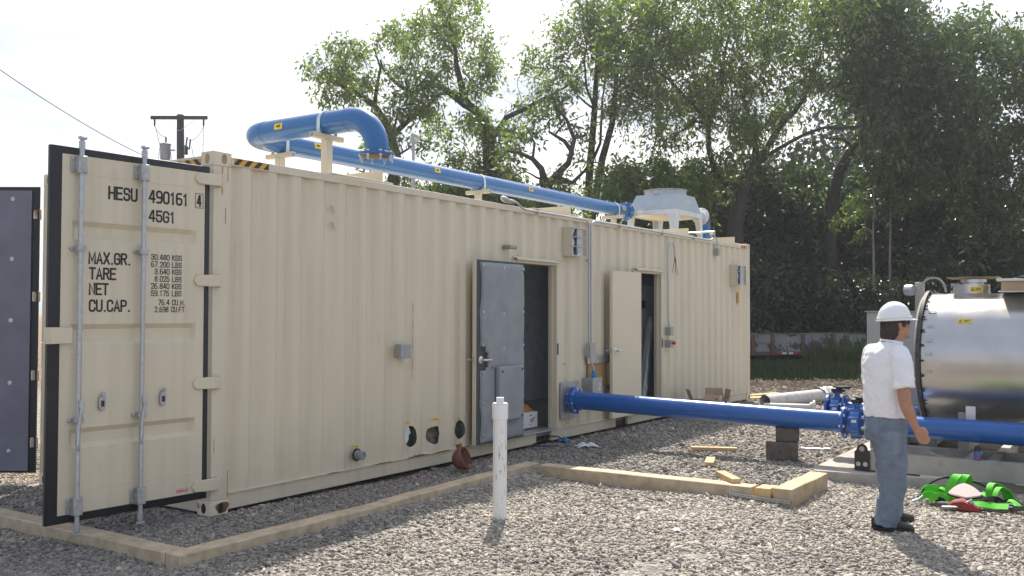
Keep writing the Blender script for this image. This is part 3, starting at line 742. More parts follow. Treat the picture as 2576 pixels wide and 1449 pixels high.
# rails
m = MB()
for y0, y1 in ((-0.004, 0.055), (CW-0.055, CW+0.004)):
    m = MB(); m.box((0.178, y0, 2.795), (CL-0.178, y1, 2.862)); m.build('top_rail', CRM, C, bevel=0.004)
m = MB()
segs = [0.178, 4.80, 5.15, 6.86, 7.22, CL-0.178]
for k in (0, 2, 4): m.box((segs[k], 0.014, 0.03), (segs[k+1], 0.06, 0.158))
for k in (1, 3): m.box((segs[k], 0.014, 0.150), (segs[k+1], 0.06, 0.158))
br = m.build('bottom_rail', CRM, C, bevel=0.004)
m = MB(); m.box((0.178, CW-0.06, 0.03), (CL-0.178, CW-0.014, 0.158)); m.build('bottom_rail', CRM, C, bevel=0.004)
for k in (1, 3):
    m = MB(); m.box((segs[k]-0.02, 0.065, 0.03), (segs[k+1]+0.02, CW-0.08, 0.098)); m.build('forklift_pocket', M['blackpaint'], C)
m = MB(); m.box((0.178, -0.004, 0.159), (CL-0.178, 0.055, 0.170)); m.build('rail_lip', M['cream_rust'], C)
# posts and castings
for px in (0, CL-0.178):
    for py in (0, CW-0.162):
        m = MB()
        if py == 0:
            x0 = px
            m.box((px+0.002, -0.001, 0.118), (px+0.176, 0.05, 2.778)); m.box((px+0.004 if px == 0 else px+0.12, 0.051, 0.118), (px+0.06 if px == 0 else px+0.174, 0.16, 2.778))
        else:
            m.box((px+0.002, py+0.11, 0.118), (px+0.176, py+0.163, 2.778)); m.box((px+0.004 if px == 0 else px+0.12, py, 0.118), (px+0.06 if px == 0 else px+0.174, py+0.109, 2.778))
        m.build('corner_post', CRM, C, bevel=0.006, seg=2)
def casting(px, py, pz, name):
    sx, sy, sz = 0.178, 0.162, 0.118
    m = MB(); m.box((px, py, pz), (px+sx, py+sy, pz+sz))
    c = m.build('corner_casting', M['cream_rust'], C, bevel=0.008, seg=2)
    # oval apertures on the two outward faces
    fy = -1 if py < 1 else 1; fx = -1 if px < 1 else 1
    cy = py if fy < 0 else py+sy; cx = px if fx < 0 else px+sx
    def oval(o, a, b, nrm):
        ring = [V3(o)+V3(a)*0.026*math.cos(t)+V3(b)*(0.040*math.sin(t)) for t in np.linspace(0, 2*math.pi, 24, endpoint=False)]
        mm = MB(); mm.prism([r-V3(nrm)*0.01 for r in ring], V3(nrm)*0.0125)
        mm.build('casting_hole', M['rust_stain'] if pz > 1 else M['blackpaint'], c, smooth=0)
    oval((px+sx*0.5+0.012, cy, pz+sz/2), (1,0,0), (0,0,1), (0, fy, 0))
    oval((cx, py+sy/2, pz+sz/2), (0,1,0), (0,0,1), (fx, 0, 0))
for px in (0, CL-0.178):
    for py in (-0.003, CW-0.159):
        for pz in (0.0, 2.778): casting(px, py, pz, '')
# end frame: header and sill
m = MB(); m.box((0.01, 0.162, 2.70), (0.07, CW-0.162, 2.868)); m.build('door_header', CRM, C, bevel=0.006)
m = MB(); m.box((0.01, 0.162, 0.02), (0.10, CW-0.162, 0.15)); m.build('door_sill', CRM, C, bevel=0.006)
m = MB(); m.box((CL-0.07, 0.162, 2.70), (CL-0.01, CW-0.162, 2.86)); m.box((CL-0.08, 0.162, 0.02), (CL-0.01, CW-0.162, 0.15)); m.build('end_rail', CRM, C, bevel=0.006)
# hazard stripes on the rails beside the castings
for lo, hi in (((0.20, -0.0065, 2.805), (0.56, -0.005, 2.858)), ((0.0065, 0.17, 2.79), (0.008, 0.47, 2.845)), ((CL-0.46, -0.0065, 2.805), (CL-0.19, -0.005, 2.858))):
    m = MB(); m.box(lo, hi); m.build('hazard_stripe', M['hazard'], C, smooth=0)
# rust blooms along the lower lip
for cx_, hw, hh_ in ((2.02, 0.13, 0.010), (2.55, 0.17, 0.022), (2.95, 0.14, 0.014), (3.35, 0.09, 0.010), (1.35, 0.08, 0.006)):
    m = MB(); n_ = 18; top = [(cx_+hw*(2*i/n_-1), -0.0055, 0.1595+hh_*(1-(2*i/n_-1)**2)*(0.55+0.45*math.sin(i*2.3+cx_*5)**2)+0.001) for i in range(n_+1)]
    m.prism(top+[(cx_+hw, -0.0055, 0.1575), (cx_-hw, -0.0055, 0.1575)], (0, 0.001, 0))
    m.build('rust_patch', M['rust'], C, smooth=0)
m = MB()
ring = [(0.115+0.062*math.cos(t)*(1+0.2*math.sin(3*t)), -0.0045, 0.058+0.048*math.sin(t)*(1+0.15*math.sin(2*t+1))) for t in np.linspace(0, 2*math.pi, 26, endpoint=False)]
m.prism(ring, (0, 0.001, 0)); m.build('rust_patch', M['rust'], C, smooth=0)
# rust runs below the top casting and at the post foot
for x_, z0_, z1_, w_ in ((0.085, 2.55, 2.775, 0.007), (0.14, 2.66, 2.775, 0.005), (0.12, 2.32, 2.45, 0.006), (0.165, 0.13, 0.34, 0.006), (0.03, 0.5, 0.62, 0.004), (CL-0.05, 2.3, 2.7, 0.006), (CL-0.11, 1.9, 2.2, 0.004), (CL-0.02, 0.3, 0.9, 0.006)):
    m = MB(); zz_ = np.linspace(z0_, z1_, 9)
    m.prism([(x_-w_*(0.3+0.7*math.sin(i*2.1+x_*40)**2), -0.0030, z) for i, z in enumerate(zz_)]+[(x_+w_*(0.3+0.7*math.sin(i*1.7+x_*30)**2), -0.0030, z) for i, z in enumerate(zz_[::-1])], (0, 0.001, 0)); m.build('rust_streak', M['rust_stain'], C, smooth=0)
# thin rust run on the wall and a grey scuff
m = MB(); zz_ = np.linspace(0.95, 1.72, 14)
m.prism([(2.464+0.002*math.sin(i*1.9), 0.0045, z) for i, z in enumerate(zz_)]+[(2.467+0.003*math.sin(i*1.3)**2, 0.0045, z) for i, z in enumerate(zz_[::-1])], (0, 0.001, 0))
m.build('rust_streak', M['rust'], C, smooth=0)
for cx_, cz_ in ((1.318, 2.55), (1.325, 2.40)):
    m = MB(); m.prism([(cx_-0.03, 0.004, cz_+0.03), (cx_+0.005, 0.004, cz_+0.028), (cx_+0.035, 0.004, cz_-0.03), (cx_+0.012, 0.004, cz_-0.028)], (0, 0.0015, 0))
    m.build('scuff_mark', M['zinc_box'], C, smooth=0)
# what shows in the three cut holes: torn insulation
for (hx, hz, rx, rz), tone in zip(HOLES, ('hole_dark', 'hole_wool', 'hole_dark')):
    m = MB(); P = []
    for i in range(9):
        row = []
        for j in range(9):
            u, w = (i/8-0.5)*2, (j/8-0.5)*2
            row.append((hx+u*rx*1.25+0.02, 0.085+0.010*math.sin(7*u+3*w)+0.008*math.sin(9*w), hz+w*rz*1.25))
        P.append(row)
    m.sheet(P); m.build('insulation', M[tone], C)
m = MB(); hx, hz = HOLES[0][0], HOLES[0][1]
m.prism([(hx-0.07, 0.046, hz+0.08), (hx-0.01, 0.046, hz+0.105), (hx+0.025, 0.046, hz+0.03), (hx-0.005, 0.046, hz+0.02), (hx-0.01, 0.046, hz-0.03), (hx-0.045, 0.046, hz-0.07), (hx-0.07, 0.046, hz-0.02)], (0, 0.006, 0))
m.build('torn_foil', M['clear'], C)

# ------------------------------------------------------------------ roof curbs on the near roof edge
for xr, xl in ((2.10, 1.33), (5.75, 4.72), (9.57, 8.2), (11.66, 10.63)):
    m = MB(); m.box((xl, 0.012, 2.8685), (xr+0.06, 0.075, 2.884)); m.box((xr-0.02, 0.09, 2.8845), (xr, 1.25, 3.005)); m.box((xr-0.07, 0.09, 2.8695), (xr+0.05, 1.25, 2.8842))
    c = m.build('roof_curb', M['cream_fresh'], C, bevel=0.002)

# ------------------------------------------------------------------ cargo doors
def cargo_frame(h, d):
    h = V3(h); d = V3((d[0], d[1], 0)); d /= np.linalg.norm(d); n = np.array([-d[1], d[0], 0])
    return lambda v: np.array([h + d*p[0] + n*p[1] + np.array([0,0,p[2]]) for p in np.atleast_2d(v)])
DD = cargo_frame((0, -0.01, 0), (-1, 0.06))
def DP(u, n, z): return DD([(u, n, z)])[0]
dux = -(DP(1,0,0)-DP(0,0,0)); dn = DP(0,1,0)-DP(0,0,0); dz = V3((0,0,1))
# sheet with three pressed recesses
GR = [(2.125, 2.24), (1.393, 1.52), (0.675, 0.795)]
zrow = [0.215]
for g0, g1 in sorted(GR): zrow += [g0-0.012, g0+0.022, g1-0.03, g1+0.006]
zrow.append(2.705)
urow = [0.085, 0.155, 0.185, 1.115, 1.145, 1.222]
P = []
for z in zrow:
    dep = 0.0
    for g0, g1 in GR:
        if g0+0.02 < z < g1-0.02: dep = -0.034
    P.append([DP(u, dep if 0.17 < u < 1.13 else 0.0, z) for u in urow])
m = MB(); m.sheet(P)
door = m.build('cargo_door', M['cream'], C, smooth=20)
m = MB(); m.box((0.075, -0.056, 0.205), (1.23, -0.036, 2.715), DD); m.build('door_lining', M['foam_dark'], door)
m = MB(); m.box((0.086, -0.035, 0.216), (0.15, -0.002, 2.704), DD); m.box((1.17, -0.035, 0.216), (1.221, -0.002, 2.704), DD)
m.box((0.151, -0.035, 0.216), (1.169, -0.002, 0.30), DD); m.box((0.151, -0.035, 2.62), (1.169, -0.002, 2.704), DD); m.build('door_frame', M['cream'], door)
# rubber gasket all round, rounded at the corners
def gasket(u0, u1, z0, z1, U0, U1, Z0, Z1, na, nb):
    inner = [(u0,z0),(u1,z0),(u1,z1),(u0,z1)]; outer = [(U0,Z0),(U1,Z0),(U1,Z1),(U0,Z1)]
    mm = MB()
    rings = []
    for k in range(4):
        (a, b), (c, d_) = inner[k], outer[k]
        rings.append([DP(a,na,b), DP(c,nb,d_), DP(c,nb-0.035,d_), DP(a,na-0.03,b)])
    rings.append(rings[0]); mm.loft(rings, caps=False); return mm
gasket(0.084, 1.221, 0.216, 2.704, 0.030, 1.298, 0.156, 2.758, 0.004, -0.012).build('door_gasket', M['black'], door, bevel=0.004)
# faint raised edge lines of the pressed sheet
for z_ in (2.575, 0.372):
    m = MB(); m.box((0.165, 0.0005, z_), (1.14, 0.0022, z_+0.008), DD); m.build('weld_line', M['cream_fresh'], door)
# locking bars with their brackets, handles and cams
for ub in (1.106, 0.631):
    m = MB(); m.cyl(DP(ub, 0.045, 0.12), DP(ub, 0.045, 2.78), 0.017, n=16)
    bar = m.build('locking_bar', M['galv'], door)
    for zc, hgt in ((2.635, 0.12), (0.27, 0.12), (2.05, 0.035), (0.86, 0.035)):
        m = MB()
        m.box((ub-0.032, 0.012, zc-hgt/2), (ub+0.032, 0.066, zc+hgt/2), DD)
        m.box((ub-0.058, 0.002, zc-hgt/2+0.004), (ub+0.058, 0.014, zc+hgt/2-0.004), DD)
        for du in (-0.047, 0.047):
            for q in ((-1, 1) if hgt > 0.05 else (0,)):
                m.cyl(DP(ub+du, 0.013, zc+q*hgt*0.32), DP(ub+du, 0.022, zc+q*hgt*0.32), 0.010, n=8)
        m.build('bar_bracket', M['galv_dull'], door, bevel=0.003)
    for z0, z1, s_, z2 in ((2.775, 2.80, 1, 2.812), (0.125, 0.10, -1, 0.068)):
        m = MB()
        m.cyl(DP(ub, 0.045, z0-s_*0.03), DP(ub, 0.045, z1), 0.021, n=12)
        m.cyl(DP(ub, 0.045, z1), DP(ub, 0.045, z1+s_*0.012), 0.013, n=10)
        m.box((ub-0.030, 0.028, z2), (ub+0.022, 0.062, z2+0.020), DD)
        m.build('locking_cam', M['galv'], door, bevel=0.003)
    m = MB()
    m.tube([DP(ub-0.004, 0.078, 1.0), DP(ub-0.004, 0.082, 0.93), DP(ub+0.004, 0.07, 0.86), DP(ub+0.012, 0.072, 0.78), DP(ub+0.022, 0.085, 0.70), DP(ub+0.022, 0.088, 0.655)], [0.013,0.014,0.013,0.012,0.011,0.010], n=8)
    m.box((ub-0.020, 0.066, 0.945), (ub+0.016, 0.092, 1.0), DD)
    m.build('door_handle', M['galv'], door, bevel=0.003)
for uk in (0.917, 0.440):
    m = MB(); zc = 0.985
    ring = [DP(uk+0.026*math.cos(t)+0.0, 0.002, zc-0.02+(0.055 if math.sin(t) > 0 else 0.055)*math.copysign(abs(math.sin(t))**0.6, math.sin(t))) for t in np.linspace(0, 2*math.pi, 24, endpoint=False)]
    m.prism(ring, dn*0.022)
    m.cyl(DP(uk, 0.024, zc+0.045), DP(uk, 0.04, zc+0.045), 0.016, n=12)
    kp = m.build('handle_keeper', M['galv_dull'], door, bevel=0.003)
    m = MB(); m.box((uk-0.012, 0.0245, zc-0.045), (uk+0.012, 0.0265, zc-0.002), DD); m.build('keeper_slot', M['blackpaint'], door)
# hinges on the near post
for zc in (2.655, 1.858, 1.057, 0.262):
    m = MB()
    rings = []
    for u, hh_, n0, n1 in ((0.175, 0.012, 0.002, 0.012), (0.150, 0.042, 0.002, 0.018), (0.05, 0.046, 0.010, 0.034), (-0.02, 0.046, 0.014, 0.038), (-0.042, 0.046, 0.010, 0.036)):
        rings.append([DP(u, n0, zc-hh_), DP(u, n1, zc-hh_), DP(u, n1, zc+hh_), DP(u, n0, zc+hh_)])
    m.loft(rings); m.build('hinge', M['cream'], door, bevel=0.004)
    m = MB(); m.box((0.044, -0.040, zc-0.052), (0.060, -0.0015, zc+0.052)); m.build('hinge_bracket', M['cream_rust'], C, bevel=0.003)
m = MB(); m.box((1.145, 0.010, 1.392), (1.335, 0.030, 1.505), DD); m.box((1.150, -0.05, 1.395), (1.335, 0.0095, 1.402), DD)
m.build('keeper_plate', M['cream'], door, bevel=0.004)
# lettering
def ltr(body, u, z, cap, w, wt=0.155):
    return text('lettering', body, cap, w, M['ink'], door, DP(u, 0.0012, z), dux, dz, weight=wt)
ltr('HESU', 0.885, 2.418, 0.098, 0.228)
ltr('490161', 0.568, 2.424, 0.098, 0.335)
ltr('4', 0.158, 2.432, 0.092, 0.042)
m = MB()
for a in ((0.100,0.172,2.4205,2.4245), (0.100,0.172,2.532,2.536)): m.box((a[0], 0.001, a[2]), (a[1], 0.0022, a[3]), DD)
for a in ((0.100,0.104,2.4247,2.5318), (0.168,0.172,2.4247,2.5318)): m.box((a[0], 0.001, a[2]), (a[1], 0.0022, a[3]), DD)
m.build('lettering', M['ink'], door, smooth=0)
ltr('45G1', 0.566, 2.283, 0.09, 0.222)
ltr('MAX.GR.', 1.026, 1.949, 0.088, 0.322)
ltr('TARE', 1.020, 1.839, 0.088, 0.205)
ltr('NET', 1.020, 1.729, 0.088, 0.148)
ltr('CU.CAP.', 1.018, 1.611, 0.088, 0.316)
for bdy, u, z, w in (('30.480 KGS', 0.542, 2.000, 0.259), ('67.200 LBS', 0.541, 1.946, 0.258), ('3.640 KGS', 0.512, 1.893, 0.229), ('8.025 LBS', 0.511, 1.838, 0.228),
                     ('26.840 KGS', 0.541, 1.784, 0.258), ('59.175 LBS', 0.540, 1.730, 0.257), ('76.4 CU.M.', 0.480, 1.662, 0.229), ('2.698 CU.FT.', 0.508, 1.609, 0.267)):
    ltr(bdy, u, z, 0.043, w, 0.14)
m = MB(); m.box((0.206, 0.0008, 0.236), (0.308, 0.0016, 0.264), DD)
stk = m.build('maker_sticker', M['white_card'], door, smooth=0)
text('lettering', 'SINGAMAS', 0.018, 0.09, M['redplastic'], door, DP(0.302, 0.0019, 0.241), dux, dz, weight=0.2)
m = MB()
for a in ((0.206,0.308,0.2355,0.2378), (0.206,0.308,0.2622,0.2645)): m.box((a[0], 0.0016, a[2]), (a[1], 0.0021, a[3]), DD)
for a in ((0.206,0.2085,0.238,0.262), (0.3055,0.308,0.238,0.262)): m.box((a[0], 0.0016, a[2]), (a[1], 0.0021, a[3]), DD)
m.build('sticker_border', M['redplastic'], door, smooth=0)
# far cargo door swung right round, its grey lined inside towards the yard
LD = cargo_frame((-0.04, 2.46, 0), (-0.56, 0.83))
def LP(u, n, z): return LD([(u, n, z)])[0]
m = MB(); m.box((0.01, -0.06, 0.14), (1.20, -0.008, 2.755), LD)
d2 = m.build('cargo_door', M['cream'], C, bevel=0.004)
m = MB(); m.box((-0.02, -0.0075, 0.118), (1.21, 0.010, 2.775), LD); m.build('door_gasket', M['black'], d2)
P = []
for i in range(28):
    z = 0.14+2.60*i/27
    P.append([LP(0.045+1.12*j/13, 0.024+0.004*math.sin(i*0.9+j)*math.sin(j*1.3), z) for j in range(14)])
m = MB(); m.sheet(P)
for k in (0, -1):
    row = np.array(P[k]); low = np.array([q - (LP(0,1,0)-LP(0,0,0))*0.012 for q in row]); m.sheet([row, low] if k else [low, row])
colA = np.array([r_[0] for r_ in P]); colB = np.array([q-(LP(0,1,0)-LP(0,0,0))*0.012 for q in colA]); m.sheet([colA, colB])
m.build('door_lining', M['foam_dark'], d2)
for zc in (2.66, 2.10, 1.53, 0.95, 0.32):
    for uu in (0.22, 0.95):
        m = MB(); m.lathe(LP(uu, 0.022, zc), LP(0,1,0)-LP(0,0,0), [(0, 0.021), (0.006, 0.021), (0.008, 0.012), (0.009, 0.002)], n=16)
        m.build('lining_washer', M['galv'], d2)
for zc in (2.52, 1.75, 1.02, 0.40):
    m = MB(); m.box((-0.04, 2.44, zc-0.05), (-0.012, 2.475, zc+0.05)); m.box((-0.075, 2.452, zc-0.045), (-0.0405, 2.47, zc+0.045)); m.build('hinge', M['cream_rust'], d2, bevel=0.003)

# ------------------------------------------------------------------ personnel doors
def pdoor(O, leaf_x0, leaf_x1, lined, yl):
    x0, x1, z0, z1 = O
    m = MB()   # frame: jambs, head and a threshold, standing a little proud of the wall
    m.box((x0-0.055, -0.012, z0), (x0, 0.115, z1+0.055)); m.box((x1, -0.012, z0), (x1+0.055, 0.115, z1+0.055)); m.box((x0, -0.012, z1), (x1, 0.115, z1+0.055))
    m.box((x1-0.018, 0.045, z0+0.014), (x1-0.0005, 0.075, z1-0.001))
    fr = m.build('door_frame', M['cream'], C, bevel=0.003)
    m = MB(); m.box((x0+0.001, -0.03, z0-0.004), (x1-0.001, 0.12, z0+0.013)); m.build('door_threshold', M['galv'], fr, bevel=0.002)
    m = MB(); rings = []
    xa, xb = x0-0.04, x1+0.055
    for xx in (xa, xb): rings.append([(xx, 0.004, z1+0.058), (xx, -0.066, z1+0.050), (xx, -0.066, z1+0.032), (xx, -0.060, z1+0.030), (xx, -0.060, z1+0.044), (xx, 0.004, z1+0.075)])
    m.loft(rings); m.build('drip_cap', M['cream_fresh'], fr)
    m = MB(); m.box((x1+0.008, -0.016, 1.09), (x1+0.040, -0.0125, 1.23)); m.build('strike_plate', M['blackpaint'], fr)
    m = MB(); m.box((leaf_x0, yl, z0+0.018), (leaf_x1, yl+0.045, z1-0.01))
    leaf = m.build('personnel_door', M['cream'] if lined else M['cream_fresh'], C, bevel=0.002)
    if lined:
        m = MB(); m.box((leaf_x0+0.012, yl-0.004, z0+0.02), (leaf_x1-0.001, yl-0.0005, z1-0.012)); m.build('door_back', M['door_back'], leaf)
        nx, nz = 22, 60; P = []; 
        def blob(x, z, y):
            return (x, y, z)
        fx0, fx1, fz0, fz1 = leaf_x0+0.075, leaf_x1+0.004, z0+0.03, z1-0.035
        Q = np.zeros((nz+1, nx+1, 3)); dents = [(fx0+0.03, fz1-0.04), ((fx0+fx1)/2, fz1-0.05), (fx1-0.03, fz1-0.05), (fx0+0.03, 1.62), ((fx0+fx1)/2, 1.60), (fx1-0.03, 1.62), ((fx0+fx1)/2, 1.22), (fx0+0.03, 1.26), (fx1-0.03, 1.24), (fx0+0.04, 0.96), (fx1-0.03, 0.94), (fx0+0.03, 0.63), (fx1-0.03, 0.66), (fx0+0.04, 0.28), (fx1-0.03, 0.28)]
        for i in range(nz+1):
            for j in range(nx+1):
                u, w = j/nx, i/nz
                x_ = fx0+(fx1-fx0)*u; z_ = fz0+(fz1-fz0)*w
                y_ = yl-0.040-0.004*math.sin(3.1*math.pi*u)*math.sin(9*w)
                for dx_, dz_ in dents: y_ += 0.020*math.exp(-((x_-dx_)**2+(z_-dz_)**2)/0.0022)
                eg = min(u, 1-u, w*2.2, (1-w)*2.2)
                y_ += 0.024*max(0, 1-eg/0.06)**2
                if u == 0 or u == 1: x_ += 0.008*math.sin(w*16+u*2)
                Q[i, j] = (x_, y_, z_)
        # notch round the handle
        F_ = []; mm = MB()
        for i in range(nz):
            for j in range(nx):
                c_ = (Q[i,j]+Q[i+1,j+1])/2
                if (c_[0]-fx0 < 0.115 and abs(c_[2]-1.10) < 0.13) and ((c_[0]-fx0)/0.115)**2+((c_[2]-1.10)/0.13)**2 < 1.25: continue
                F_.append([i*(nx+1)+j, i*(nx+1)+j+1, (i+1)*(nx+1)+j+1, (i+1)*(nx+1)+j])
        mm.add(Q.reshape(-1,3), F_)
        fo = mm.build('foam_lining', M['foam'], leaf, smooth=60)
        so = fo.modifiers.new('thick', 'SOLIDIFY'); so.thickness = 0.03; so.offset = -1
        for dx_, dz_ in dents:
            m = MB(); m.lathe((dx_, yl-0.020, dz_), (0,-1,0), [(0,0.019),(0.008,0.019),(0.010,0.010),(0.011,0.002)], n=14); m.build('lining_washer', M['galv'], leaf)
        m = MB(); m.box((leaf_x0+0.30, yl-0.115, 0.42), (leaf_x0+0.78, yl-0.052, 1.02)); pd = m.build('lining_pad', M['foam'], leaf, bevel=0.015, seg=2)
        for a_, b_ in ((leaf_x0+0.35, 0.965), (leaf_x0+0.74, 0.975), (leaf_x0+0.74, 0.455)):
            m = MB(); m.cyl((a_, yl-0.117, b_), (a_, yl-0.112, b_), 0.016, n=12); m.build('pad_grommet', M['blackpaint'], leaf)
        m = MB(); m.box((leaf_x0+0.24, yl-0.06, 0.415), (leaf_x0+0.80, yl-0.05, 0.43)); m.box((leaf_x0+0.24, yl-0.06, 1.01), (leaf_x0+0.32, yl-0.05, 1.03)); m.build('pad_rail', M['foam_dark'], leaf)
    hx = leaf_x0+0.085
    yo = yl-0.004 if lined else yl
    m = MB(); m.lathe((hx, yo, 1.10), (0,-1,0), [(0,0.042),(0.008,0.042),(0.013,0.030),(0.015,0.018),(0.05,0.013),(0.055,0.012)], n=20)
    m.tube([(hx, yo-0.05, 1.10), (hx+0.01, yo-0.058, 1.10), (hx+0.05, yo-0.06, 1.099), (hx+0.13, yo-0.058, 1.097)], [0.012,0.012,0.011,0.010], n=10)
    m.build('lever_handle', M['alu'], leaf)
    m = MB(); m.box((leaf_x0-0.002, yl+0.012, 1.07), (leaf_x0-0.0005, yl+0.034, 1.14)); m.cyl((leaf_x0-0.06, yl+0.06, 1.105), (leaf_x0+0.0, yl+0.06, 1.105), 0.011, n=10); m.build('latch_plate', M['galv'], leaf)
    for zc in (0.45, 1.15, 1.95):
        m = MB(); m.cyl((leaf_x1+0.008, yl+0.05, zc-0.05), (leaf_x1+0.008, yl+0.05, zc+0.05), 0.009, n=10); m.build('butt_hinge', M['galv'], leaf)
pdoor(OPEN1, 3.345, 4.27, True, -0.135)
pdoor(OPEN2, 6.50, 7.38, False, -0.125)
# boarded opening between the doors
m = MB(); m.box((OSB[0]+0.002, 0.018, OSB[2]+0.002), (OSB[1]-0.002, 0.03, OSB[3]-0.002)); ob_ = m.build('boarded_opening', M['osb'], C, smooth=0)
m = MB()
for lo, hi in (((OSB[0]-0.05, 0.000, OSB[3]-0.06), (OSB[1]+0.05, 0.0035, OSB[3]+0.045)), ((OSB[0]-0.05, 0.000, OSB[2]-0.03), (OSB[1]+0.05, 0.0035, OSB[2]+0.05))):
    x0_, y0_, z0_ = lo; x1_, y1_, z1_ = hi
    P = [[(x0_+(x1_-x0_)*i/20, y0_-0.003+0.004*math.sin(i*1.7+j), z0_+(z1_-z0_)*j/2+(0.012*math.sin(i*2.1) if j == 2 else 0)) for i in range(21)] for j in range(3)]
    m.sheet(P)
m.build('foil_tape', M['tape'], ob_)
# labels stuck on the wall
for (x_, z_, w_, h_, mt) in ((2.436, 0.508, 0.055, 0.028, 'yellow'), (2.845, 0.508, 0.135, 0.024, 'yellow'), (3.29, 0.472, 0.03, 0.03, 'yellow'), (1.655, 0.365, 0.06, 0.02, 'yellow'), (5.50, 0.966, 0.055, 0.026, 'yellow'), (11.63, 1.89, 0.085, 0.215, 'yellow_deep')):
    y_ = float(min(corr(x_-w_/2), corr(x_+w_/2), corr(x_)))-0.0025
    m = MB(); m.box((x_-w_/2, y_-0.0012, z_-h_/2), (x_+w_/2, y_, z_+h_/2)); lb = m.build('wall_label', M[mt], C, smooth=0)
    m = MB()
    if w_ > 0.1:
        for i in range(4): m.box((x_-w_/2+0.02+0.022*i, y_-0.0018, z_-0.004), (x_-w_/2+0.034+0.022*i, y_-0.0013, z_+0.004))
    elif h_ > 0.1:
        for zz in (0.07, 0.01, -0.05): m.box((x_-0.03, y_-0.0018, z_+zz-0.012), (x_+0.03, y_-0.0013, z_+zz+0.004))
        m.box((x_-w_/2+0.002, y_-0.0018, z_+0.036), (x_+w_/2-0.002, y_-0.0013, z_+0.039)); m.box((x_-w_/2+0.002, y_-0.0018, z_-0.026), (x_+w_/2-0.002, y_-0.0013, z_-0.023))
    else: m.box((x_-w_*0.3, y_-0.0018, z_-0.004), (x_+w_*0.2, y_-0.0013, z_+0.003))
    m.build('label_print', M['ink'], lb, smooth=0)
# ------------------------------------------------------------------ things on the roof
def arc(c, a, b, r, t0, t1, n=14):
    c, a, b = V3(c), V3(a), V3(b)
    return [c+r*(math.cos(t)*a+math.sin(t)*b) for t in np.linspace(t0, t1, n)]
PR = 0.112
BX, BZ, BY = 1.66, 3.437, 1.62       # run across the roof / height / run along the roof
RB = 0.33
BP = thing('blue_pipe', 'blue painted pipe doubling back along the container roof with an open flanged elbow', 'pipe', (BX, BY, 2.9))
path = [(10.31, BY, BZ), (6.0, BY, BZ), (BX+RB, BY, BZ)] + arc((BX+RB, BY-RB, BZ), (0,1,0), (-1,0,0), RB, 0, math.pi/2)[1:] + [(BX, 0.6, BZ)]
path += arc((BX, 0.10, BZ-RB), (0,0,1), (0,-1,0), RB, 0, math.pi/2, 14)
path += [(BX, -0.22, BZ-RB-0.02)]
m = MB(); m.tube(path, PR, n=32)
m.build('pipe_run', M['blue'], BP, smooth=50)
for o_, ax in (((BX+RB+0.02, BY, BZ), (1,0,0)), ((BX, BY-RB-0.02, BZ), (0,1,0)), ((BX, 0.115, BZ), (0,1,0)), ((6.1, BY, BZ), (1,0,0)), ((BX, -0.22, BZ-RB+0.005), (0,0,1))):
    m = MB(); m.lathe(V3(o_)-V3(ax)*0.006, ax, [(0, PR-0.002), (0.003, PR+0.0025), (0.009, PR+0.0025), (0.012, PR-0.002)], n=32)
    m.build('weld_bead', M['blue'], BP)
def flange(name, o, ax, r, th, nb, rb, mt, parent, bore=None, bolts=True, boltlen=0.03, bmat='bolt', ph=0.2, both=False):
    o, ax = V3(o), V3(ax); ax = ax/np.linalg.norm(ax)
    m = MB(); m.lathe(o, ax, [(0, r*0.97), (0.003, r), (th-0.003, r), (th, r*0.97)], n=40)
    fl = m.build(name, mt, parent)
    ref = V3((0,0,1)) if abs(ax[2]) < 0.9 else V3((1,0,0))
    a = np.cross(ax, ref); a /= np.linalg.norm(a); b = np.cross(ax, a)
    if bolts:
        for k in range(nb):
            m = MB()
            t = 2*math.pi*k/nb+ph; q = o+rb*(math.cos(t)*a+math.sin(t)*b)
            m.cyl(q-ax*boltlen, q+ax*(th+0.012), 0.0085, n=8); m.cyl(q+ax*th, q+ax*(th+0.014), 0.0165, n=6); m.cyl(q-ax*0.016, q, 0.0165, n=6)
            m.build('flange_bolt', M[bmat], fl)
    return fl
fz = BZ-RB-0.045
fl = flange('flange', (BX, -0.22, fz), (0,0,1), 0.172, 0.026, 8, 0.149, M['blue'], BP, boltlen=0.055)
m = MB(); m.lathe((BX, -0.22, fz-0.022), (0,0,1), [(0.012, 0.128), (0.0215, 0.128)], n=32); m.build('flange_face', M['card'], fl)
m = MB()
for k in range(8):
    t = 2*math.pi*k/8+0.2; q = V3((BX+0.149*math.cos(t)*-1, -0.22+0.149*math.sin(t), fz))
flange('flange', (10.285, BY, BZ), (1,0,0), 0.172, 0.026, 8, 0.149, M['blue'], BP)
# yellow arrow labels
def pipe_label(u_axis, o, face, w, h, parent, r=PR):
    """label curved on the pipe: o on the axis, u_axis along it, face = direction it looks."""
    o, u, fdir = V3(o), V3(u_axis), V3(face); u /= np.linalg.norm(u); fdir = fdir/np.linalg.norm(fdir); up = np.cross(u, fdir)
    if up[2] < 0: up = -up
    def pt(s_, t_, rr): 
        return o+u*s_+rr*(math.cos(t_)*fdir+math.sin(t_)*up)
    m = MB(); hh_ = h/r/2
    m.sheet([[pt(s_, t_, r+0.0015) for s_ in (-w/2, w/2)] for t_ in np.linspace(-hh_, hh_, 7)])
    lb = m.build('flow_label', M['yellow'], parent)
    m = MB(); q = lambda s_, t_: pt(s_*w, t_*hh_*0.9, r+0.003)
    m.add([q(-0.30,0), q(-0.05,0.75), q(-0.05,0.3), q(0.22,0.3), q(0.22,-0.3), q(-0.05,-0.3), q(-0.05,-0.75)], [[0,1,2,3,4,5,6]])
    m.build('arrow_mark', M['ink'], lb, smooth=0)
vd = (-0.62, -0.68, 0.1)
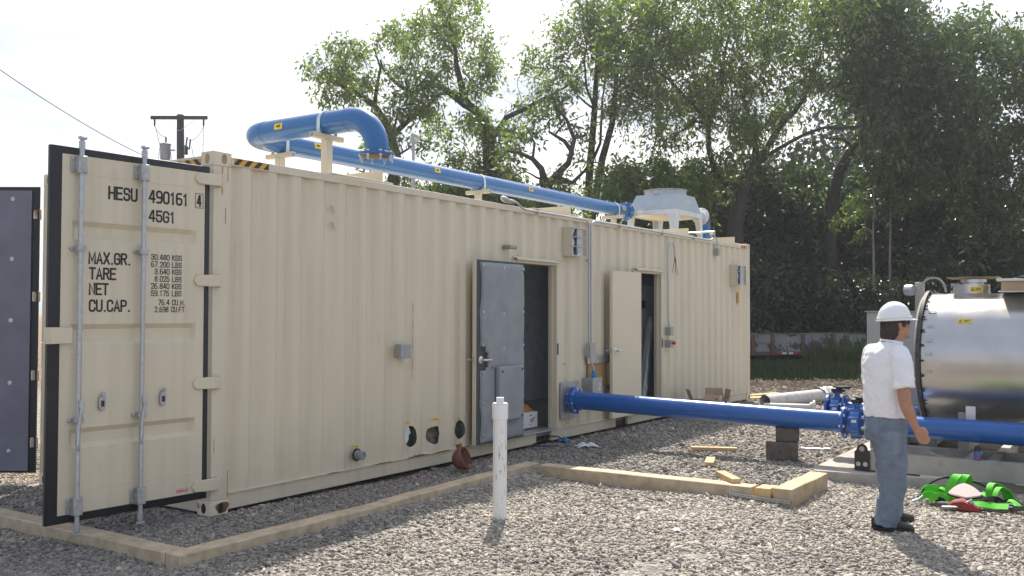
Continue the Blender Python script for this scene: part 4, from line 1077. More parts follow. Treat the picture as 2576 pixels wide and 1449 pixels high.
pipe_label((0,1,0), (BX, 0.98, BZ), (-1, 0, 0.12), 0.115, 0.062, BP)
for x_ in (2.62, 4.75, 7.0, 10.05): pipe_label((1,0,0), (x_, BY, BZ), (0, -1, 0.25), 0.115, 0.062, BP)
# small vents tapped into the pipe
for q in ((2.05, BY), (9.9, BY), (BX, 0.48)):
    m = MB(); m.cyl((q[0], q[1], BZ+PR-0.01), (q[0], q[1], BZ+PR+0.035), 0.013, n=8); m.build('vent_plug', M['galv_dull'], BP)
# strapped pipe stands
def pipe_stand(o, along, zt, label, post=0.04):
    o = V3(o); al = V3(along); cr_ = np.cross(al, (0,0,1))
    t = thing('pipe_stand', label, 'pipe stand', (o[0], o[1], 2.87), 'cream pipe stands on the roof')
    m = MB(); m.obox((o[0], o[1], (2.8835+zt-0.052)/2), (post, 0, 0), (0, post, 0), (0, 0, (zt-0.052-2.8835)/2)); m.build('post', M['cream_fresh'], t, bevel=0.003)
    m = MB(); m.obox((o[0], o[1], 2.8785), (0.09, 0, 0), (0, 0.09, 0), (0, 0, 0.005)); m.build('foot_plate', M['cream_fresh'], t, bevel=0.002)
    m = MB(); m.obox((o[0], o[1], zt-0.026), cr_*0.20, al*0.032, (0,0,0.0255)); cb = m.build('cross_arm', M['cream_fresh'], t, bevel=0.002)
    for s_ in (-1, 1):
        m = MB(); m.obox(V3((o[0], o[1], zt-0.026))+cr_*s_*0.2005, cr_*0.001, al*0.024, (0,0,0.019)); m.build('arm_opening', M['foam'], cb, smooth=0)
    m = MB(); r_ = PR+0.004
    pth = [V3((o[0], o[1], BZ))+cr_*r_*math.cos(t_)+V3((0,0,1))*r_*math.sin(t_) for t_ in np.linspace(0, math.pi, 22)]
    pth = [V3((o[0], o[1], zt-0.05))+cr_*r_] + pth + [V3((o[0], o[1], zt-0.05))-cr_*r_]
    m.ribbon(pth, al, 0.042, 0.004); m.build('pipe_strap', M['pale_strap'], t)
    return t
pipe_stand((BX, 0.42, 0), (0,1,0), BZ-PR, 'tall cream pipe stand under the blue pipe near the open elbow')
pipe_stand((2.16, BY, 0), (1,0,0), BZ-PR, 'cream pipe stand just behind the rounded bend of the roof pipe')
pipe_stand((5.80, BY, 0), (1,0,0), BZ-PR, 'cream pipe stand halfway along the roof pipe')
pipe_stand((9.85, BY, 0), (1,0,0), BZ-PR, 'cream pipe stand beside the cooler inlet flange')

# ------------------------------------------------------------------ dry cooler on its table
FX0, FX1, FY0, FY1 = 10.50, 11.70, 0.73, 1.68
FZ = 3.42
OY = 0.83
K = thing('dry_cooler', 'silver sheet metal fan cooler on splayed legs at the far roof end', 'cooler', ((FX0+FX1)/2, (FY0+FY1)/2, 2.87))
m = MB()
m.box((FX0, FY0, FZ-0.055), (FX1, FY0+0.05, FZ+0.035)); m.box((FX0, FY1-0.05, FZ-0.055), (FX1, FY1, FZ+0.035))
m.box((FX0, FY0+0.05, FZ-0.055), (FX0+0.05, FY1-0.05, FZ+0.035)); m.box((FX1-0.05, FY0+0.05, FZ-0.055), (FX1, FY1-0.05, FZ+0.035))
m.build('coil_frame', M['alu'], K, bevel=0.004)
m = MB(); m.box((FX0+0.05, FY0+0.05, FZ-0.04), (FX1-0.05, FY1-0.05, FZ+0.02)); m.build('coil', M['cream_fresh'], K)
for sx in (0, 1):
    for sy in (0, 1):
        x_ = FX0 if sx == 0 else FX1; y_ = FY0 if sy == 0 else FY1; dx = 1 if sx == 0 else -1; dy = 1 if sy == 0 else -1
        m = MB()
        for A in ((1, 0), (0, 1)):
            top = [(x_, y_), (x_+dx*0.15*A[0], y_+dy*0.15*A[1])]; bot = [(x_, y_), (x_+dx*0.075*A[0], y_+dy*0.075*A[1])]
            off = V3((dx*0.006*A[1], dy*0.006*A[0], 0))
            q = [V3((*top[0], FZ-0.056)), V3((*top[1], FZ-0.056)), V3((*bot[1], 2.885)), V3((*bot[0], 2.885))]
            if A == (0, 1): q = [p+V3((0, dy*0.0062, 0)) for p in q]
            m.prism(q, off)
        m.box((min(x_, x_+dx*0.09), min(y_, y_+dy*0.09), 2.8785), (max(x_, x_+dx*0.09), max(y_, y_+dy*0.09), 2.8845))
        m.build('leg', M['alu'], K)
hz0, hz1 = FZ+0.0355, FZ+0.335
B4 = [(FX0+0.02, FY0+0.02), (FX1-0.02, FY0+0.02), (FX1-0.02, FY1-0.02), (FX0+0.02, FY1-0.02)]
T4 = [(FX0+0.21, FY0+0.07), (FX1-0.19, FY0+0.07), (FX1-0.19, FY1-0.07), (FX0+0.21, FY1-0.07)]
m = MB(); m.loft([[V3((*b, hz0)) for b in B4], [V3((*b, hz0+0.02)) for b in B4], [V3((*t, hz1)) for t in T4], [V3((*t, hz1+0.006)) for t in T4]])
hood = m.build('hood', M['hood'], K, smooth=0)
cx_, cy_ = (FX0+FX1)/2, (FY0+FY1)/2
m = MB(); m.lathe((cx_, cy_, hz1+0.005), (0,0,1), [(0, 0.40), (0.02, 0.385), (0.075, 0.38), (0.10, 0.40), (0.104, 0.40), (0.104, 0.372), (0.02, 0.36)], n=48, caps=False)
m.build('fan_ring', M['galv_dull'], K)
m = MB()
for r_ in (0.1, 0.17, 0.24, 0.31, 0.36):
    m.tube([(cx_+r_*math.cos(t), cy_+r_*math.sin(t), hz1+0.102) for t in np.linspace(0, 2*math.pi, 33)], 0.004, n=5, caps=False)
for k in range(8): m.cyl((cx_, cy_, hz1+0.102), (cx_+0.37*math.cos(k*math.pi/4), cy_+0.37*math.sin(k*math.pi/4), hz1+0.102), 0.004, n=5)
m.build('fan_guard', M['galv_dull'], K)
m = MB()
for k in range(5):
    t = k*2*math.pi/5; ca, sa = math.cos(t), math.sin(t)
    def bp(r_, w, z): return (cx_+r_*ca-w*sa, cy_+r_*sa+w*ca, z)
    m.sheet([[bp(0.06, -0.05, hz1+0.03), bp(0.06, 0.05, hz1+0.07)], [bp(0.34, -0.10, hz1+0.04), bp(0.34, 0.10, hz1+0.065)]])
m.cyl((cx_, cy_, hz1+0.01), (cx_, cy_, hz1+0.09), 0.07); m.build('fan_blades', M['blackpaint'], K)
# access panel outline, rivets and plate on the sloping faces
def facept(A, Bp, Cp, Dp, u, w, off):
    p = V3(A)*(1-u)*(1-w)+V3(Bp)*u*(1-w)+V3(Cp)*u*w+V3(Dp)*(1-u)*w
    nn = np.cross(V3(Bp)-V3(A), V3(Dp)-V3(A)); nn /= np.linalg.norm(nn)
    return p+nn*off
LA = [(*B4[3], hz0+0.02), (*B4[0], hz0+0.02), (*T4[0], hz1), (*T4[3], hz1)]
FA = [(*B4[0], hz0+0.02), (*B4[1], hz0+0.02), (*T4[1], hz1), (*T4[0], hz1)]
m = MB()
for u0, w0, u1, w1 in ((0.28, 0.16, 0.66, 0.19), (0.28, 0.16, 0.29, 0.5), (0.65, 0.16, 0.66, 0.56), (0.80, 0.90, 0.98, 0.93), (0.80, 0.80, 0.815, 0.92)):
    m.add([facept(*LA, u0, w0, 0.002), facept(*LA, u1, w0, 0.002), facept(*LA, u1, w1, 0.002), facept(*LA, u0, w1, 0.002)], [[0,1,2,3]])
for u, w in ((0.3, 0.55), (0.3, 0.8), (0.55, 0.82), (0.75, 0.83), (0.5, 0.16), (0.62, 0.6)):
    q = facept(*LA, u, w, 0.0); m.ell(q, (0.007,0,0), (0,0.007,0), (0,0,0.007), n=8, m=5)
m.build('access_panel', M['zinc_box'], hood, smooth=0)
m = MB(); m.add([facept(*FA, u, w, 0.002) for u, w in ((0.48,0.55),(0.66,0.55),(0.66,0.67),(0.48,0.67))], [[0,1,2,3]]); npl = m.build('name_plate', M['white_card'], hood, smooth=0)
m = MB()
for k in range(4): m.add([facept(*FA, 0.50+0.035*k+u, w, 0.003) for u, w in ((0,0.60),(0.022,0.60),(0.022,0.63),(0,0.63))], [[0,1,2,3]])
m.build('label_print', M['ink'], npl, smooth=0)
# headers and flanges
m = MB(); m.cyl((10.36, BY, BZ), (FX0+0.06, BY, BZ), 0.09, n=24); m.build('header_pipe', M['alu'], K)
m = MB(); m.cyl((FX1-0.05, OY, BZ), (11.86, OY, BZ), 0.08, n=24); m.build('header_pipe', M['alu'], K)
flange('header_flange', (10.345, BY, BZ), (1,0,0), 0.165, 0.022, 8, 0.143, M['alu'], K, bolts=False)
flange('header_flange', (11.85, OY, BZ), (1,0,0), 0.165, 0.022, 8, 0.143, M['alu'], K)
EB = thing('blue_elbow', 'blue pipe elbow turning down into the roof beyond the cooler', 'pipe', (12.0, OY, 2.87))
flange('flange', (11.875, OY, BZ), (1,0,0), 0.165, 0.022, 8, 0.143, M['blackpaint'], EB, bolts=False)
m = MB(); m.tube([(11.87, OY, BZ)] + arc((11.89, OY, BZ-0.19), (0,0,1), (1,0,0), 0.19, 0, math.pi/2) + [(12.08, OY, 2.87)], 0.095, n=28); m.build('elbow_pipe', M['blue'], EB, smooth=50)

# weather sensor on a thin mast
W = thing('weather_sensor', 'small pale sensor head on a thin mast behind the roof pipe', 'sensor', (5.14, 2.25, 2.87))
m = MB(); m.cyl((5.14, 2.25, 2.868), (5.14, 2.25, 3.95), 0.02, n=10); m.cyl((5.14, 2.25, 2.868), (5.14, 2.25, 3.62), 0.03, n=10); m.build('mast', M['zinc_box'], W)
m = MB(); m.ell((5.15, 2.22, 4.02), (0.075, 0.04, 0), (-0.03, 0.06, 0), (0, 0, 0.055), n=14, m=8); m.cyl((5.02, 2.16, 4.03), (5.12, 2.2, 4.03), 0.035, 0.05, n=12); m.cyl((5.14, 2.25, 3.95), (5.14, 2.24, 4.0), 0.05, n=12); m.build('sensor_head', M['galv_dull'], W)

# ------------------------------------------------------------------ electrics on the wall
def conduit(label, path, r=0.0125, clips=(), name='conduit', grp='steel conduits on the container wall'):
    m = MB(); m.tube(path, r, n=10)
    c = m.build(name, M['galv'], smooth=60); tag(c, label, 'conduit', grp)
    if clips:
        for q, ax in clips:
            m = MB()
            m.obox(q, V3(ax)*0.012, (0, 0.016, 0), np.cross(V3(ax), (0,1,0))*0.032)
            m.build('pipe_clip', M['galv_dull'], c)
    return c
def bend(p, q, r_, corner, n=7):
    """quarter bend p -> corner -> q as a smooth path"""
    p, q, c = V3(p), V3(q), V3(corner)
    return [(1-t)**2*p+2*t*(1-t)*c+t*t*q for t in np.linspace(0, 1, n)]
yc = -0.045
p1 = [(4.18, -0.02, 2.905), (4.25, yc, 2.90)] + bend((4.30, yc, 2.888), (4.46, yc, 2.832), 0, (4.38, yc, 2.838)) + [(5.80, yc, 2.832)] + bend((5.87, yc, 2.832), (5.995, yc, 2.70), 0, (5.995, yc, 2.832)) + [(5.995, yc, 1.50), (6.0, yc, 1.22)]
conduit('conduit from the roof light fitting down to the blue topped box', p1, clips=[((4.75, -0.03, 2.832), (1,0,0)), ((5.995, -0.025, 2.3), (0,0,1))])
p2 = [(10.35, -0.02, 2.90), (10.28, yc, 2.875), (10.16, yc, 2.842), (10.0, yc, 2.836)] + [(6.25, yc, 2.832)] + bend((6.18, yc, 2.832), (6.05, yc, 2.70), 0, (6.05, yc, 2.832)) + [(6.052, yc, 1.9), (6.058, yc, 1.22)]
conduit('conduit running right along the top rail to the far roof box', p2, clips=[((6.9, -0.03, 2.834), (1,0,0)), ((8.3, -0.03, 2.834), (1,0,0)), ((9.5, -0.03, 2.836), (1,0,0))])
p3 = [(8.72, yc, 2.52), (8.70, yc, 2.62)] + [(8.66, yc, 2.69), (8.60, yc, 2.705), (8.55, yc, 2.69), (8.48, yc, 2.62), (8.465, yc, 2.50), (8.465, yc, 1.66), (8.475, yc, 1.55), (8.51, yc, 1.42)]
c3 = conduit('hooked conduit with bare wire ends above the second doorway', p3)
m = MB()
for k in range(4):
    a = k*1.7; m.tube([(8.72, yc, 2.52), (8.725+0.012*math.cos(a), yc+0.01*math.sin(a), 2.44), (8.73+0.02*math.cos(a+1), yc+0.015*math.sin(a), 2.36), (8.735+0.045*math.cos(a+1.5), yc+0.03*math.sin(a), 2.26-0.02*k)], 0.0035, n=5)
m.build('loose_wire', M['blackpaint'], c3)
p4 = [(6.03, yc, 1.02), (6.03, yc, 0.92), (6.06, yc-0.02, 0.87), (6.085, yc-0.03, 0.82), (6.09, yc-0.03, 0.78)]
# boxes
def ebox(name, label, lo, hi, cat='electric box', mt='zinc_box', plate=None, grp='grey electrical boxes on the container wall'):
    t = thing(name, label, cat, ((lo[0]+hi[0])/2, hi[1], lo[2]), grp)
    m = MB(); m.box(lo, hi); m.build('box_body', M[mt], t, bevel=0.003)
    m = MB(); m.box((lo[0]-0.003, lo[1]-0.004, lo[2]-0.003), (hi[0]+0.003, lo[1]-0.0005, hi[2]+0.003)); m.build('box_cover', M[mt if plate is None else plate], t, bevel=0.001)
    return t
b1 = ebox('outlet_box', 'small square grey outlet box left of the lined door', (2.185, -0.075, 1.165), (2.345, 0.004, 1.30), 'outlet box', plate='zinc_box')
m = MB(); m.box((2.20, -0.083, 1.175), (2.335, -0.0795, 1.29)); m.build('flap_cover', M['zinc_box'], b1, bevel=0.002)
m = MB(); m.box((2.192, -0.0845, 1.168), (2.1995, -0.0795, 1.297)); m.box((2.3355, -0.0845, 1.168), (2.342, -0.0795, 1.297)); m.box((2.2, -0.0845, 1.2905), (2.335, -0.0795, 1.297)); m.build('cover_rim', M['alu'], b1)
bl = ebox('conduit_fitting', 'upright conduit fitting between two conduits left of the boarded opening', (5.955, -0.085, 1.03), (6.09, -0.022, 1.215), 'conduit box')
bm = ebox('disconnect_box', 'tall grey box with a white sticker and blue cable gland on top', (5.90, -0.15, 0.50), (6.15, 0.0, 0.765), 'electric box')
m = MB(); m.box((6.055, -0.1555, 0.60), (6.105, -0.1545, 0.69)); sk = m.build('sticker', M['white_card'], bm, smooth=0)
m = MB(); m.box((6.062, -0.1565, 0.655), (6.078, -0.1557, 0.672)); m.box((6.082, -0.1565, 0.625), (6.098, -0.1557, 0.642)); m.build('label_print', M['ink'], sk, smooth=0)
m = MB(); m.cyl((6.06, -0.075, 0.766), (6.06, -0.075, 0.80), 0.034, n=8); m.cyl((6.06, -0.075, 0.80), (6.075, -0.07, 0.845), 0.026, n=10); m.cyl((6.03, -0.085, 0.79), (6.0, -0.09, 0.80), 0.02, n=8); m.build('cable_gland', M['ragblue'], bm)
m = MB(); m.tube([(6.03, -0.05, 1.03), (6.03, -0.05, 0.97), (6.055, -0.058, 0.92), (6.078, -0.068, 0.88), (6.078, -0.07, 0.842)], 0.014, n=10); m.build('flexible_conduit', M['galv'], bm)
s1 = ebox('switch_box', 'small grey weatherproof box at the foot of the hooked conduit', (8.46, -0.085, 1.27), (8.565, 0.0, 1.40), 'switch box')
m = MB(); m.cyl((8.51, yc, 1.40), (8.51, yc, 1.44), 0.02, n=10); m.build('box_hub', M['galv'], s1)
s2 = ebox('stop_button', 'grey control box with a red stop button beside the second doorway', (8.45, -0.085, 1.085), (8.575, 0.0, 1.20), 'control box')
m = MB(); m.lathe((8.525, -0.0895, 1.155), (0,-1,0), [(0,0.016),(0.025,0.016),(0.026,0.028),(0.045,0.028),(0.05,0.02)], n=18); m.build('push_button', M['redplastic'], s2)
s3 = ebox('roof_junction_box', 'small box hanging from the conduit end at the far roof edge', (10.47, -0.06, 2.60), (10.56, 0.0, 2.72), 'electric box')
m = MB(); m.tube([(10.515, -0.03, 2.72), (10.515, -0.035, 2.80), (10.46, -0.03, 2.88), (10.40, -0.02, 2.95)], 0.012, n=8); m.tube([(10.40, 0.0, 2.965), (10.36, 0.02, 2.93), (10.33, -0.02, 2.90)], 0.012, n=8)
m.obox((10.42, 0.02, 2.985), (0.05, 0, 0.01), (0, 0.03, 0), (-0.006, 0, 0.03)); m.tube([(10.42, 0.03, 3.01), (10.40, 0.3, 3.0), (10.38, 0.6, 3.005), (10.37, 0.9, 3.0)], 0.016, n=8); m.build('conduit_elbow', M['galv'], s3)
Lf = thing('weatherhead', 'pale round fitting at the left end of the rooftop conduit', 'fitting', (4.16, 0.0, 2.87))
m = MB(); m.ell((4.10, 0.0, 2.918), (0.075, -0.01, -0.02), (0.005, 0.04, 0), (0.012, 0, 0.032), n=14, m=8); m.cyl((4.16, -0.01, 2.91), (4.22, -0.03, 2.90), 0.024, n=10); m.build('fitting_cap', M['galv_dull'], Lf)
# wall stub
m = MB(); m.tube([(4.12, 0.03, 2.37), (4.12, -0.06, 2.37), (4.18, -0.10, 2.365)], 0.026, n=14, caps=False)
st_ = m.build('pipe_stub', M['steel']); tag(st_, 'short steel pipe stub sticking out above the lined door', 'pipe stub')
sb = st_.modifiers.new('wall', 'SOLIDIFY'); sb.thickness = 0.004
kn = thing('drain_coupling', 'grey threaded coupling low on the wall left of the cut holes', 'coupling', (1.65, -0.05, 0.25))
m = MB(); m.lathe((1.66, 0.02, 0.285), (0,-1,0), [(0,0.045),(0.03,0.045),(0.032,0.034),(0.06,0.034),(0.062,0.042),(0.10,0.042),(0.104,0.03),(0.09,0.024)], n=20); m.build('coupling_body', M['foam'], kn)
m = MB(); m.lathe((1.66, 0.004, 0.285), (0,-1,0), [(0,0.06),(0.008,0.058)], n=20); m.build('coupling_collar', M['blackpaint'], kn)
# two louvre boxes
def vent(label, x0, x1, z0, z1, d, right_only):
    t = thing('wall_vent', label, 'vent', ((x0+x1)/2, 0, z0), 'square wall vents with grilles')
    m = MB(); y0 = -d
    xc = x0+(0 if not right_only else 0)
    m.box((x0, y0, z0), (x0+0.012, 0.035, z1)); m.box((x1-0.012, y0, z0), (x1, 0.035, z1)); m.box((x0+0.012, y0, z1-0.012), (x1-0.012, 0.035, z1)); m.box((x0+0.012, y0, z0), (x1-0.012, 0.035, z0+0.012))
    m.build('vent_housing', M['cream'], t)
    m = MB(); m.box((x0+0.0125, y0+0.035, z0+0.0125), (x1-0.0125, y0+0.04, z1-0.0125)); m.build('vent_screen', M['vent_white'], t)
    m = MB()
    for k in range(1, 3): m.cyl((x0+0.002, y0-0.004, z0+(z1-z0)*k/3), (x1-0.002, y0-0.004, z0+(z1-z0)*k/3), 0.006, n=6)
    for xx in (x0+0.006, (x0*0.62+x1*0.38), x1-0.006): m.cyl((xx, y0-0.004, z0+0.001), (xx, y0-0.004, z1-0.001), 0.005, n=6)
    m.build('vent_grille', M['galv_dull'], t)
    xm = x0+(x1-x0)*0.45; xm2 = x0+(x1-x0)*0.68; m = MB(); n_ = 14; P = []
    for i in range(n_+1):
        z_ = z0+0.015+(z1-z0-0.03)*i/n_; w_ = 0.045+0.02*math.sin(i*0.8)
        P.append([(xm-w_+0.012*math.sin(i), y0+0.030, z_), (xm, y0+0.012+0.006*math.sin(i*1.3), z_), (xm+w_*0.8, y0+0.028, z_)])
    m.sheet(P); m.build('vent_flap', M['blackpaint'], t)
    m = MB(); P = []
    for i in range(n_+1):
        z_ = z0+0.06+(z1-z0-0.075)*i/n_
        P.append([(xm+0.03+0.006*math.sin(i), y0+0.026, z_), (xm2-0.02, y0+0.004+0.004*math.sin(i*0.9), z_), (xm2+0.02+0.004*math.sin(i*1.7), y0+0.024, z_)])
    m.sheet(P); m.build('shutter_blade', M['galv'], t)
    return t
vent('wall vent above the lined doorway, between it and the conduits', 5.41, 5.80, 2.335, 2.70, 0.11, False)
vent('wall vent near the far end of the wall above the amber label', 11.15, 11.62, 2.115, 2.47, 0.13, True)
# ------------------------------------------------------------------ low blue pipe and valves
LPX, LPZ = 5.52, 0.452
G1 = thing('blue_main_pipe', 'long low blue pipe from the container wall to the steel tank skid', 'pipe', (LPX, -1.5, 0.0))
def lpz(y): return 0.512+(y*0.0175 if y > -3.5 else -0.0612+(y+3.5)*0.004)
m = MB(); m.tube([(LPX, -0.02, lpz(-0.02)), (LPX, -3.45, lpz(-3.45))], PR+0.001, n=36); m.build('pipe_run', M['blue_dark'], G1, smooth=60)
m = MB(); m.tube([(LPX, -3.69, lpz(-3.69)), (LPX, -8.2, lpz(-8.2))], PR+0.001, n=36); m.build('pipe_run', M['blue_dark'], G1, smooth=60)
for y_ in (-0.86, -0.70):
    m = MB(); m.lathe((LPX, y_, lpz(y_)), (0,-1,0.0175), [(0, PR-0.002),(0.004, PR+0.004),(0.012, PR+0.004),(0.016, PR-0.002)], n=36); m.build('weld_bead', M['blue_dark'], G1)
m = MB(); m.cyl((LPX, -2.1, lpz(-2.1)+PR-0.01), (LPX, -2.1, lpz(-2.1)+PR+0.03), 0.014, n=8); m.build('pipe_plug', M['blue_dark'], G1)
flange('flange', (LPX, -0.118, lpz(-0.12)), (0,-1,0), 0.172, 0.026, 8, 0.149, M['blue_dark'], G1, boltlen=0.06)
flange('flange', (LPX, -0.080, lpz(-0.08)), (0,-1,0), 0.172, 0.026, 8, 0.149, M['blue_dark'], G1, bolts=False)
flange('flange', (LPX, -3.425, lpz(-3.43)), (0,-1,0), 0.172, 0.026, 8, 0.149, M['blue_dark'], G1, boltlen=0.02)
flange('flange', (LPX, -3.665, lpz(-3.66)), (0,-1,0), 0.172, 0.026, 8, 0.149, M['blue_dark'], G1)
pl = MB(); pl.box((5.315, -0.022, 0.275), (5.765, -0.006, 0.737)); wp = pl.build('wall_plate', M['zinc_box'], G1, bevel=0.002)
pl = MB()
for i in range(5):
    for z_ in (0.292, 0.72): pl.cyl((5.335+i*0.10, -0.0225, z_), (5.335+i*0.10, -0.027, z_), 0.007, n=8)
pl.build('plate_rivets', M['galv'], wp)
def valve(label, x_, y_, z_, hs=1.0):
    t = thing('butterfly_valve', label, 'valve', (x_, y_, z_-0.17), 'blue butterfly valves with black actuators')
    m = MB(); m.lathe((x_, y_+0.055, z_), (0,-1,0), [(0, 0.14),(0.012, 0.155),(0.098, 0.155),(0.11, 0.14)], n=32)
    for k in range(8):
        a = 2*math.pi*k/8+0.39; m.cyl((x_+0.150*math.cos(a), y_+0.05, z_+0.150*math.sin(a)), (x_+0.150*math.cos(a), y_-0.05, z_+0.150*math.sin(a)), 0.022, n=10)
    m.build('valve_body', M['blue_dark'], t)
    m = MB(); m.cyl((x_, y_, z_+0.13), (x_, y_, z_+0.25*hs), 0.034, 0.026, n=14); m.cyl((x_, y_, z_+0.24*hs), (x_, y_, z_+0.262*hs), 0.05, n=16); m.build('valve_neck', M['blue_dark'], t)
    m = MB(); m.box((x_-0.055, y_-0.045, z_+0.263*hs), (x_+0.055, y_+0.055, z_+0.315*hs)); m.build('gear_box', M['blackpaint'], t, bevel=0.008, seg=2)
    m = MB(); m.lathe((x_-0.01, y_-0.07, z_+0.315*hs), (0,0,1), [(0,0.075),(0.006,0.082),(0.02,0.082),(0.026,0.075)], n=24); m.cyl((x_-0.06, y_-0.05, z_+0.29*hs), (x_-0.09, y_-0.10, z_+0.29*hs), 0.014, n=10); m.build('hand_wheel', M['blackpaint'], t)
    m = MB(); m.box((x_-0.159, y_-0.03, z_+0.02), (x_-0.156, y_+0.02, z_+0.05)); m.build('valve_tag', M['white_card'], t)
    return t
valve('blue valve in the long low pipe, right behind the man', LPX, -3.56, lpz(-3.56), 0.82)
G2 = thing('blue_branch_pipe', 'short blue flanged pipe stub on the slab behind the low pipe', 'pipe', (6.22, -3.6, 0.0))
m = MB(); m.tube([(6.22, -3.14, 0.50), (6.22, -4.05, 0.50)], PR, n=32); m.build('pipe_run', M['blue_dark'], G2, smooth=60)
flange('flange', (6.22, -3.25, 0.50), (0,-1,0), 0.185, 0.026, 8, 0.157, M['blue_dark'], G2)
flange('flange', (6.22, -3.065, 0.50), (0,-1,0), 0.185, 0.024, 8, 0.157, M['blue_dark'], G2, bolts=False)
m = MB(); m.box((6.16, -3.72, 0.002), (6.28, -3.62, 0.395)); m.build('pipe_foot', M['steel'], G2)
valve('blue valve farther back, standing on the flanged pipe stub', 6.22, -3.17, 0.50, 0.82)

# block pier
def hollow_block(name, label, c, ang, sz, mt, grp='weathered concrete blocks propping the pipe'):
    l, w, h = sz; m = MB(); m.box((-l/2, -w/2, 0), (l/2, w/2, h))
    o = m.build(name, M[mt], loc=(0,0,0), bevel=0.012, seg=2); o.location = c; o.rotation_euler = (0, 0, ang); tag(o, label, 'block', grp); return o
zb_ = float(zg(5.58, -2.75))+0.01
hollow_block('concrete_block', 'lower dark block of the pipe prop, splashed with white paint', (5.55, -2.74, zb_), 0.35, (0.28, 0.34, 0.195), 'cmu')
hollow_block('concrete_block', 'upper block of the pipe prop, touching the blue pipe', (5.60, -2.79, zb_+0.196), 0.28, (0.20, 0.25, lpz(-2.79)-0.003-PR-zb_-0.196), 'cmu')

# ------------------------------------------------------------------ slab, skid and tank
m = MB(); m.prism([(4.945, -3.19, -0.3), (6.50, -11.0, -0.3), (10.5, -11.0, -0.3), (10.5, -3.19, -0.3)], (0, 0, 0.30))
sl = m.build('concrete_slab', M['conc'], bevel=0.012, seg=2); tag(sl, 'low concrete slab carrying the steel tank skid', 'slab')
SK = thing('tank_skid', 'mill steel beam skid frame lying on the concrete slab', 'skid', (6.3, -6, 0.0))
SKX = 5.20
def ibeam(x0, x1, y0, y1, z0, z1, web_side):
    mm = MB(); mm.box((x0, y0, z0), (x1, y1, z0+0.012)); mm.box((x0, y0, z1-0.012), (x1, y1, z1))
    if web_side == 'x0': mm.box((x0+0.002, y0, z0+0.012), (x0+0.012, y1, z1-0.012))
    elif web_side == 'x1': mm.box((x1-0.012, y0, z0+0.012), (x1-0.002, y1, z1-0.012))
    return mm
ibeam(SKX, SKX+0.1, -10.5, -3.70, 0.016, 0.20, 'x0').build('side_beam', M['steel'], SK)
ibeam(7.3, 7.4, -10.5, -3.70, 0.016, 0.20, 'x1').build('side_beam', M['steel'], SK)
for y_ in (-3.80, -4.9, -6.2, -7.4):
    m = MB(); m.box((SKX+0.013, y_, 0.03), (7.287, y_+0.09, 0.185)); m.build('cross_beam', M['steel'], SK, bevel=0.003)
for y_ in (-4.30, -5.6):
    m = MB(); m.tube([(SKX+0.11, y_-0.35, 0.13), (5.95, y_+0.12, 0.13)], 0.028, n=8); m.build('brace', M['alu'], SK)
m = MB(); m.box((5.92, -10, 0.03), (6.0, -3.72, 0.2)); m.build('inner_beam', M['steel'], SK, bevel=0.003)
m = MB(); m.box((5.32, -4.72, 0.188), (5.9, -4.62, 0.196)); m.box((5.32, -5.35, 0.188), (5.9, -5.22, 0.196)); m.build('deck_strip', M['alu'], SK)
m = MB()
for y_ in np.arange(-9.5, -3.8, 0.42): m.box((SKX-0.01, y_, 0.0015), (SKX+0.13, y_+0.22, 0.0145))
m.build('sun_strip', M['alu'], SK)  # bright metal strips standing for sunlight under the beam
m = MB(); LX, LY = SKX-0.024, -3.69
ring = [(LX, LY+0.075, 0.006), (LX, LY-0.075, 0.006), (LX, LY-0.075, 0.20)]+[(LX, LY-0.055*math.cos(t), 0.215+0.065*math.sin(t)) for t in np.linspace(0, math.pi, 12)]+[(LX, LY+0.075, 0.20)]
m.prism(ring, (0.022, 0, 0)); lg = m.build('lifting_lug', M['blackpaint'], SK, bevel=0.003)
for y_ in (LY+0.035, LY-0.035):
    m = MB(); m.cyl((LX-0.001, y_, 0.075), (LX-0.012, y_, 0.075), 0.023, n=12); m.build('lug_bolt', M['galv'], lg)
m = MB(); m.cyl((LX-0.0005, LY, 0.228), (LX-0.002, LY, 0.228), 0.026, n=16); m.build('lug_eye', M['steel'], lg)
# the tank: a lying stainless drum with a flanged end
TX, TZ, TR, TY = 6.30, 1.13, 0.70, -4.16
T = thing('steel_tank', 'large lying stainless steel drum with a bolted end flange', 'tank', (TX, -6, 0.2))
m = MB(); m.lathe((TX, TY-0.02, TZ), (0,-1,0), [(0, TR-0.004), (0.002, TR), (1.2, TR), (5.2, TR)], n=96, caps=False)
m.build('shell', M['tank'], T, smooth=60)
m = MB(); m.lathe((TX, TY-0.73, TZ), (0,-1,0), [(0, TR+0.0005),(0.001, TR+0.005),(4.4, TR+0.005),(4.401, TR)], n=96, caps=False); m.build('outer_jacket', M['tank'], T, smooth=60)
m = MB(); m.lathe((TX, TY+0.03, TZ), (0,-1,0), [(0.010, TR+0.030),(0.012, TR+0.038),(0.045, TR+0.038),(0.047, TR-0.01)], n=96); m.build('end_flange', M['dark_flange'], T, smooth=50)
m = MB(); m.lathe((TX, TY+0.06, TZ), (0,-1,0), [(0, 0.02),(0.004, TR-0.02),(0.028, TR+0.0)], n=64); m.build('end_plate', M['galv_dull'], T, smooth=50)
for k in range(28):
    m = MB(); a = 2*math.pi*k/28; q = V3((TX+(TR+0.024)*math.cos(a), TY-0.017, TZ+(TR+0.024)*math.sin(a)))
    m.cyl(q, q+V3((0,-0.035,0)), 0.009, n=8); m.cyl(q, q+V3((0,-0.014,0)), 0.015, n=6)
    m.build('flange_bolt', M['blackpaint'], T)
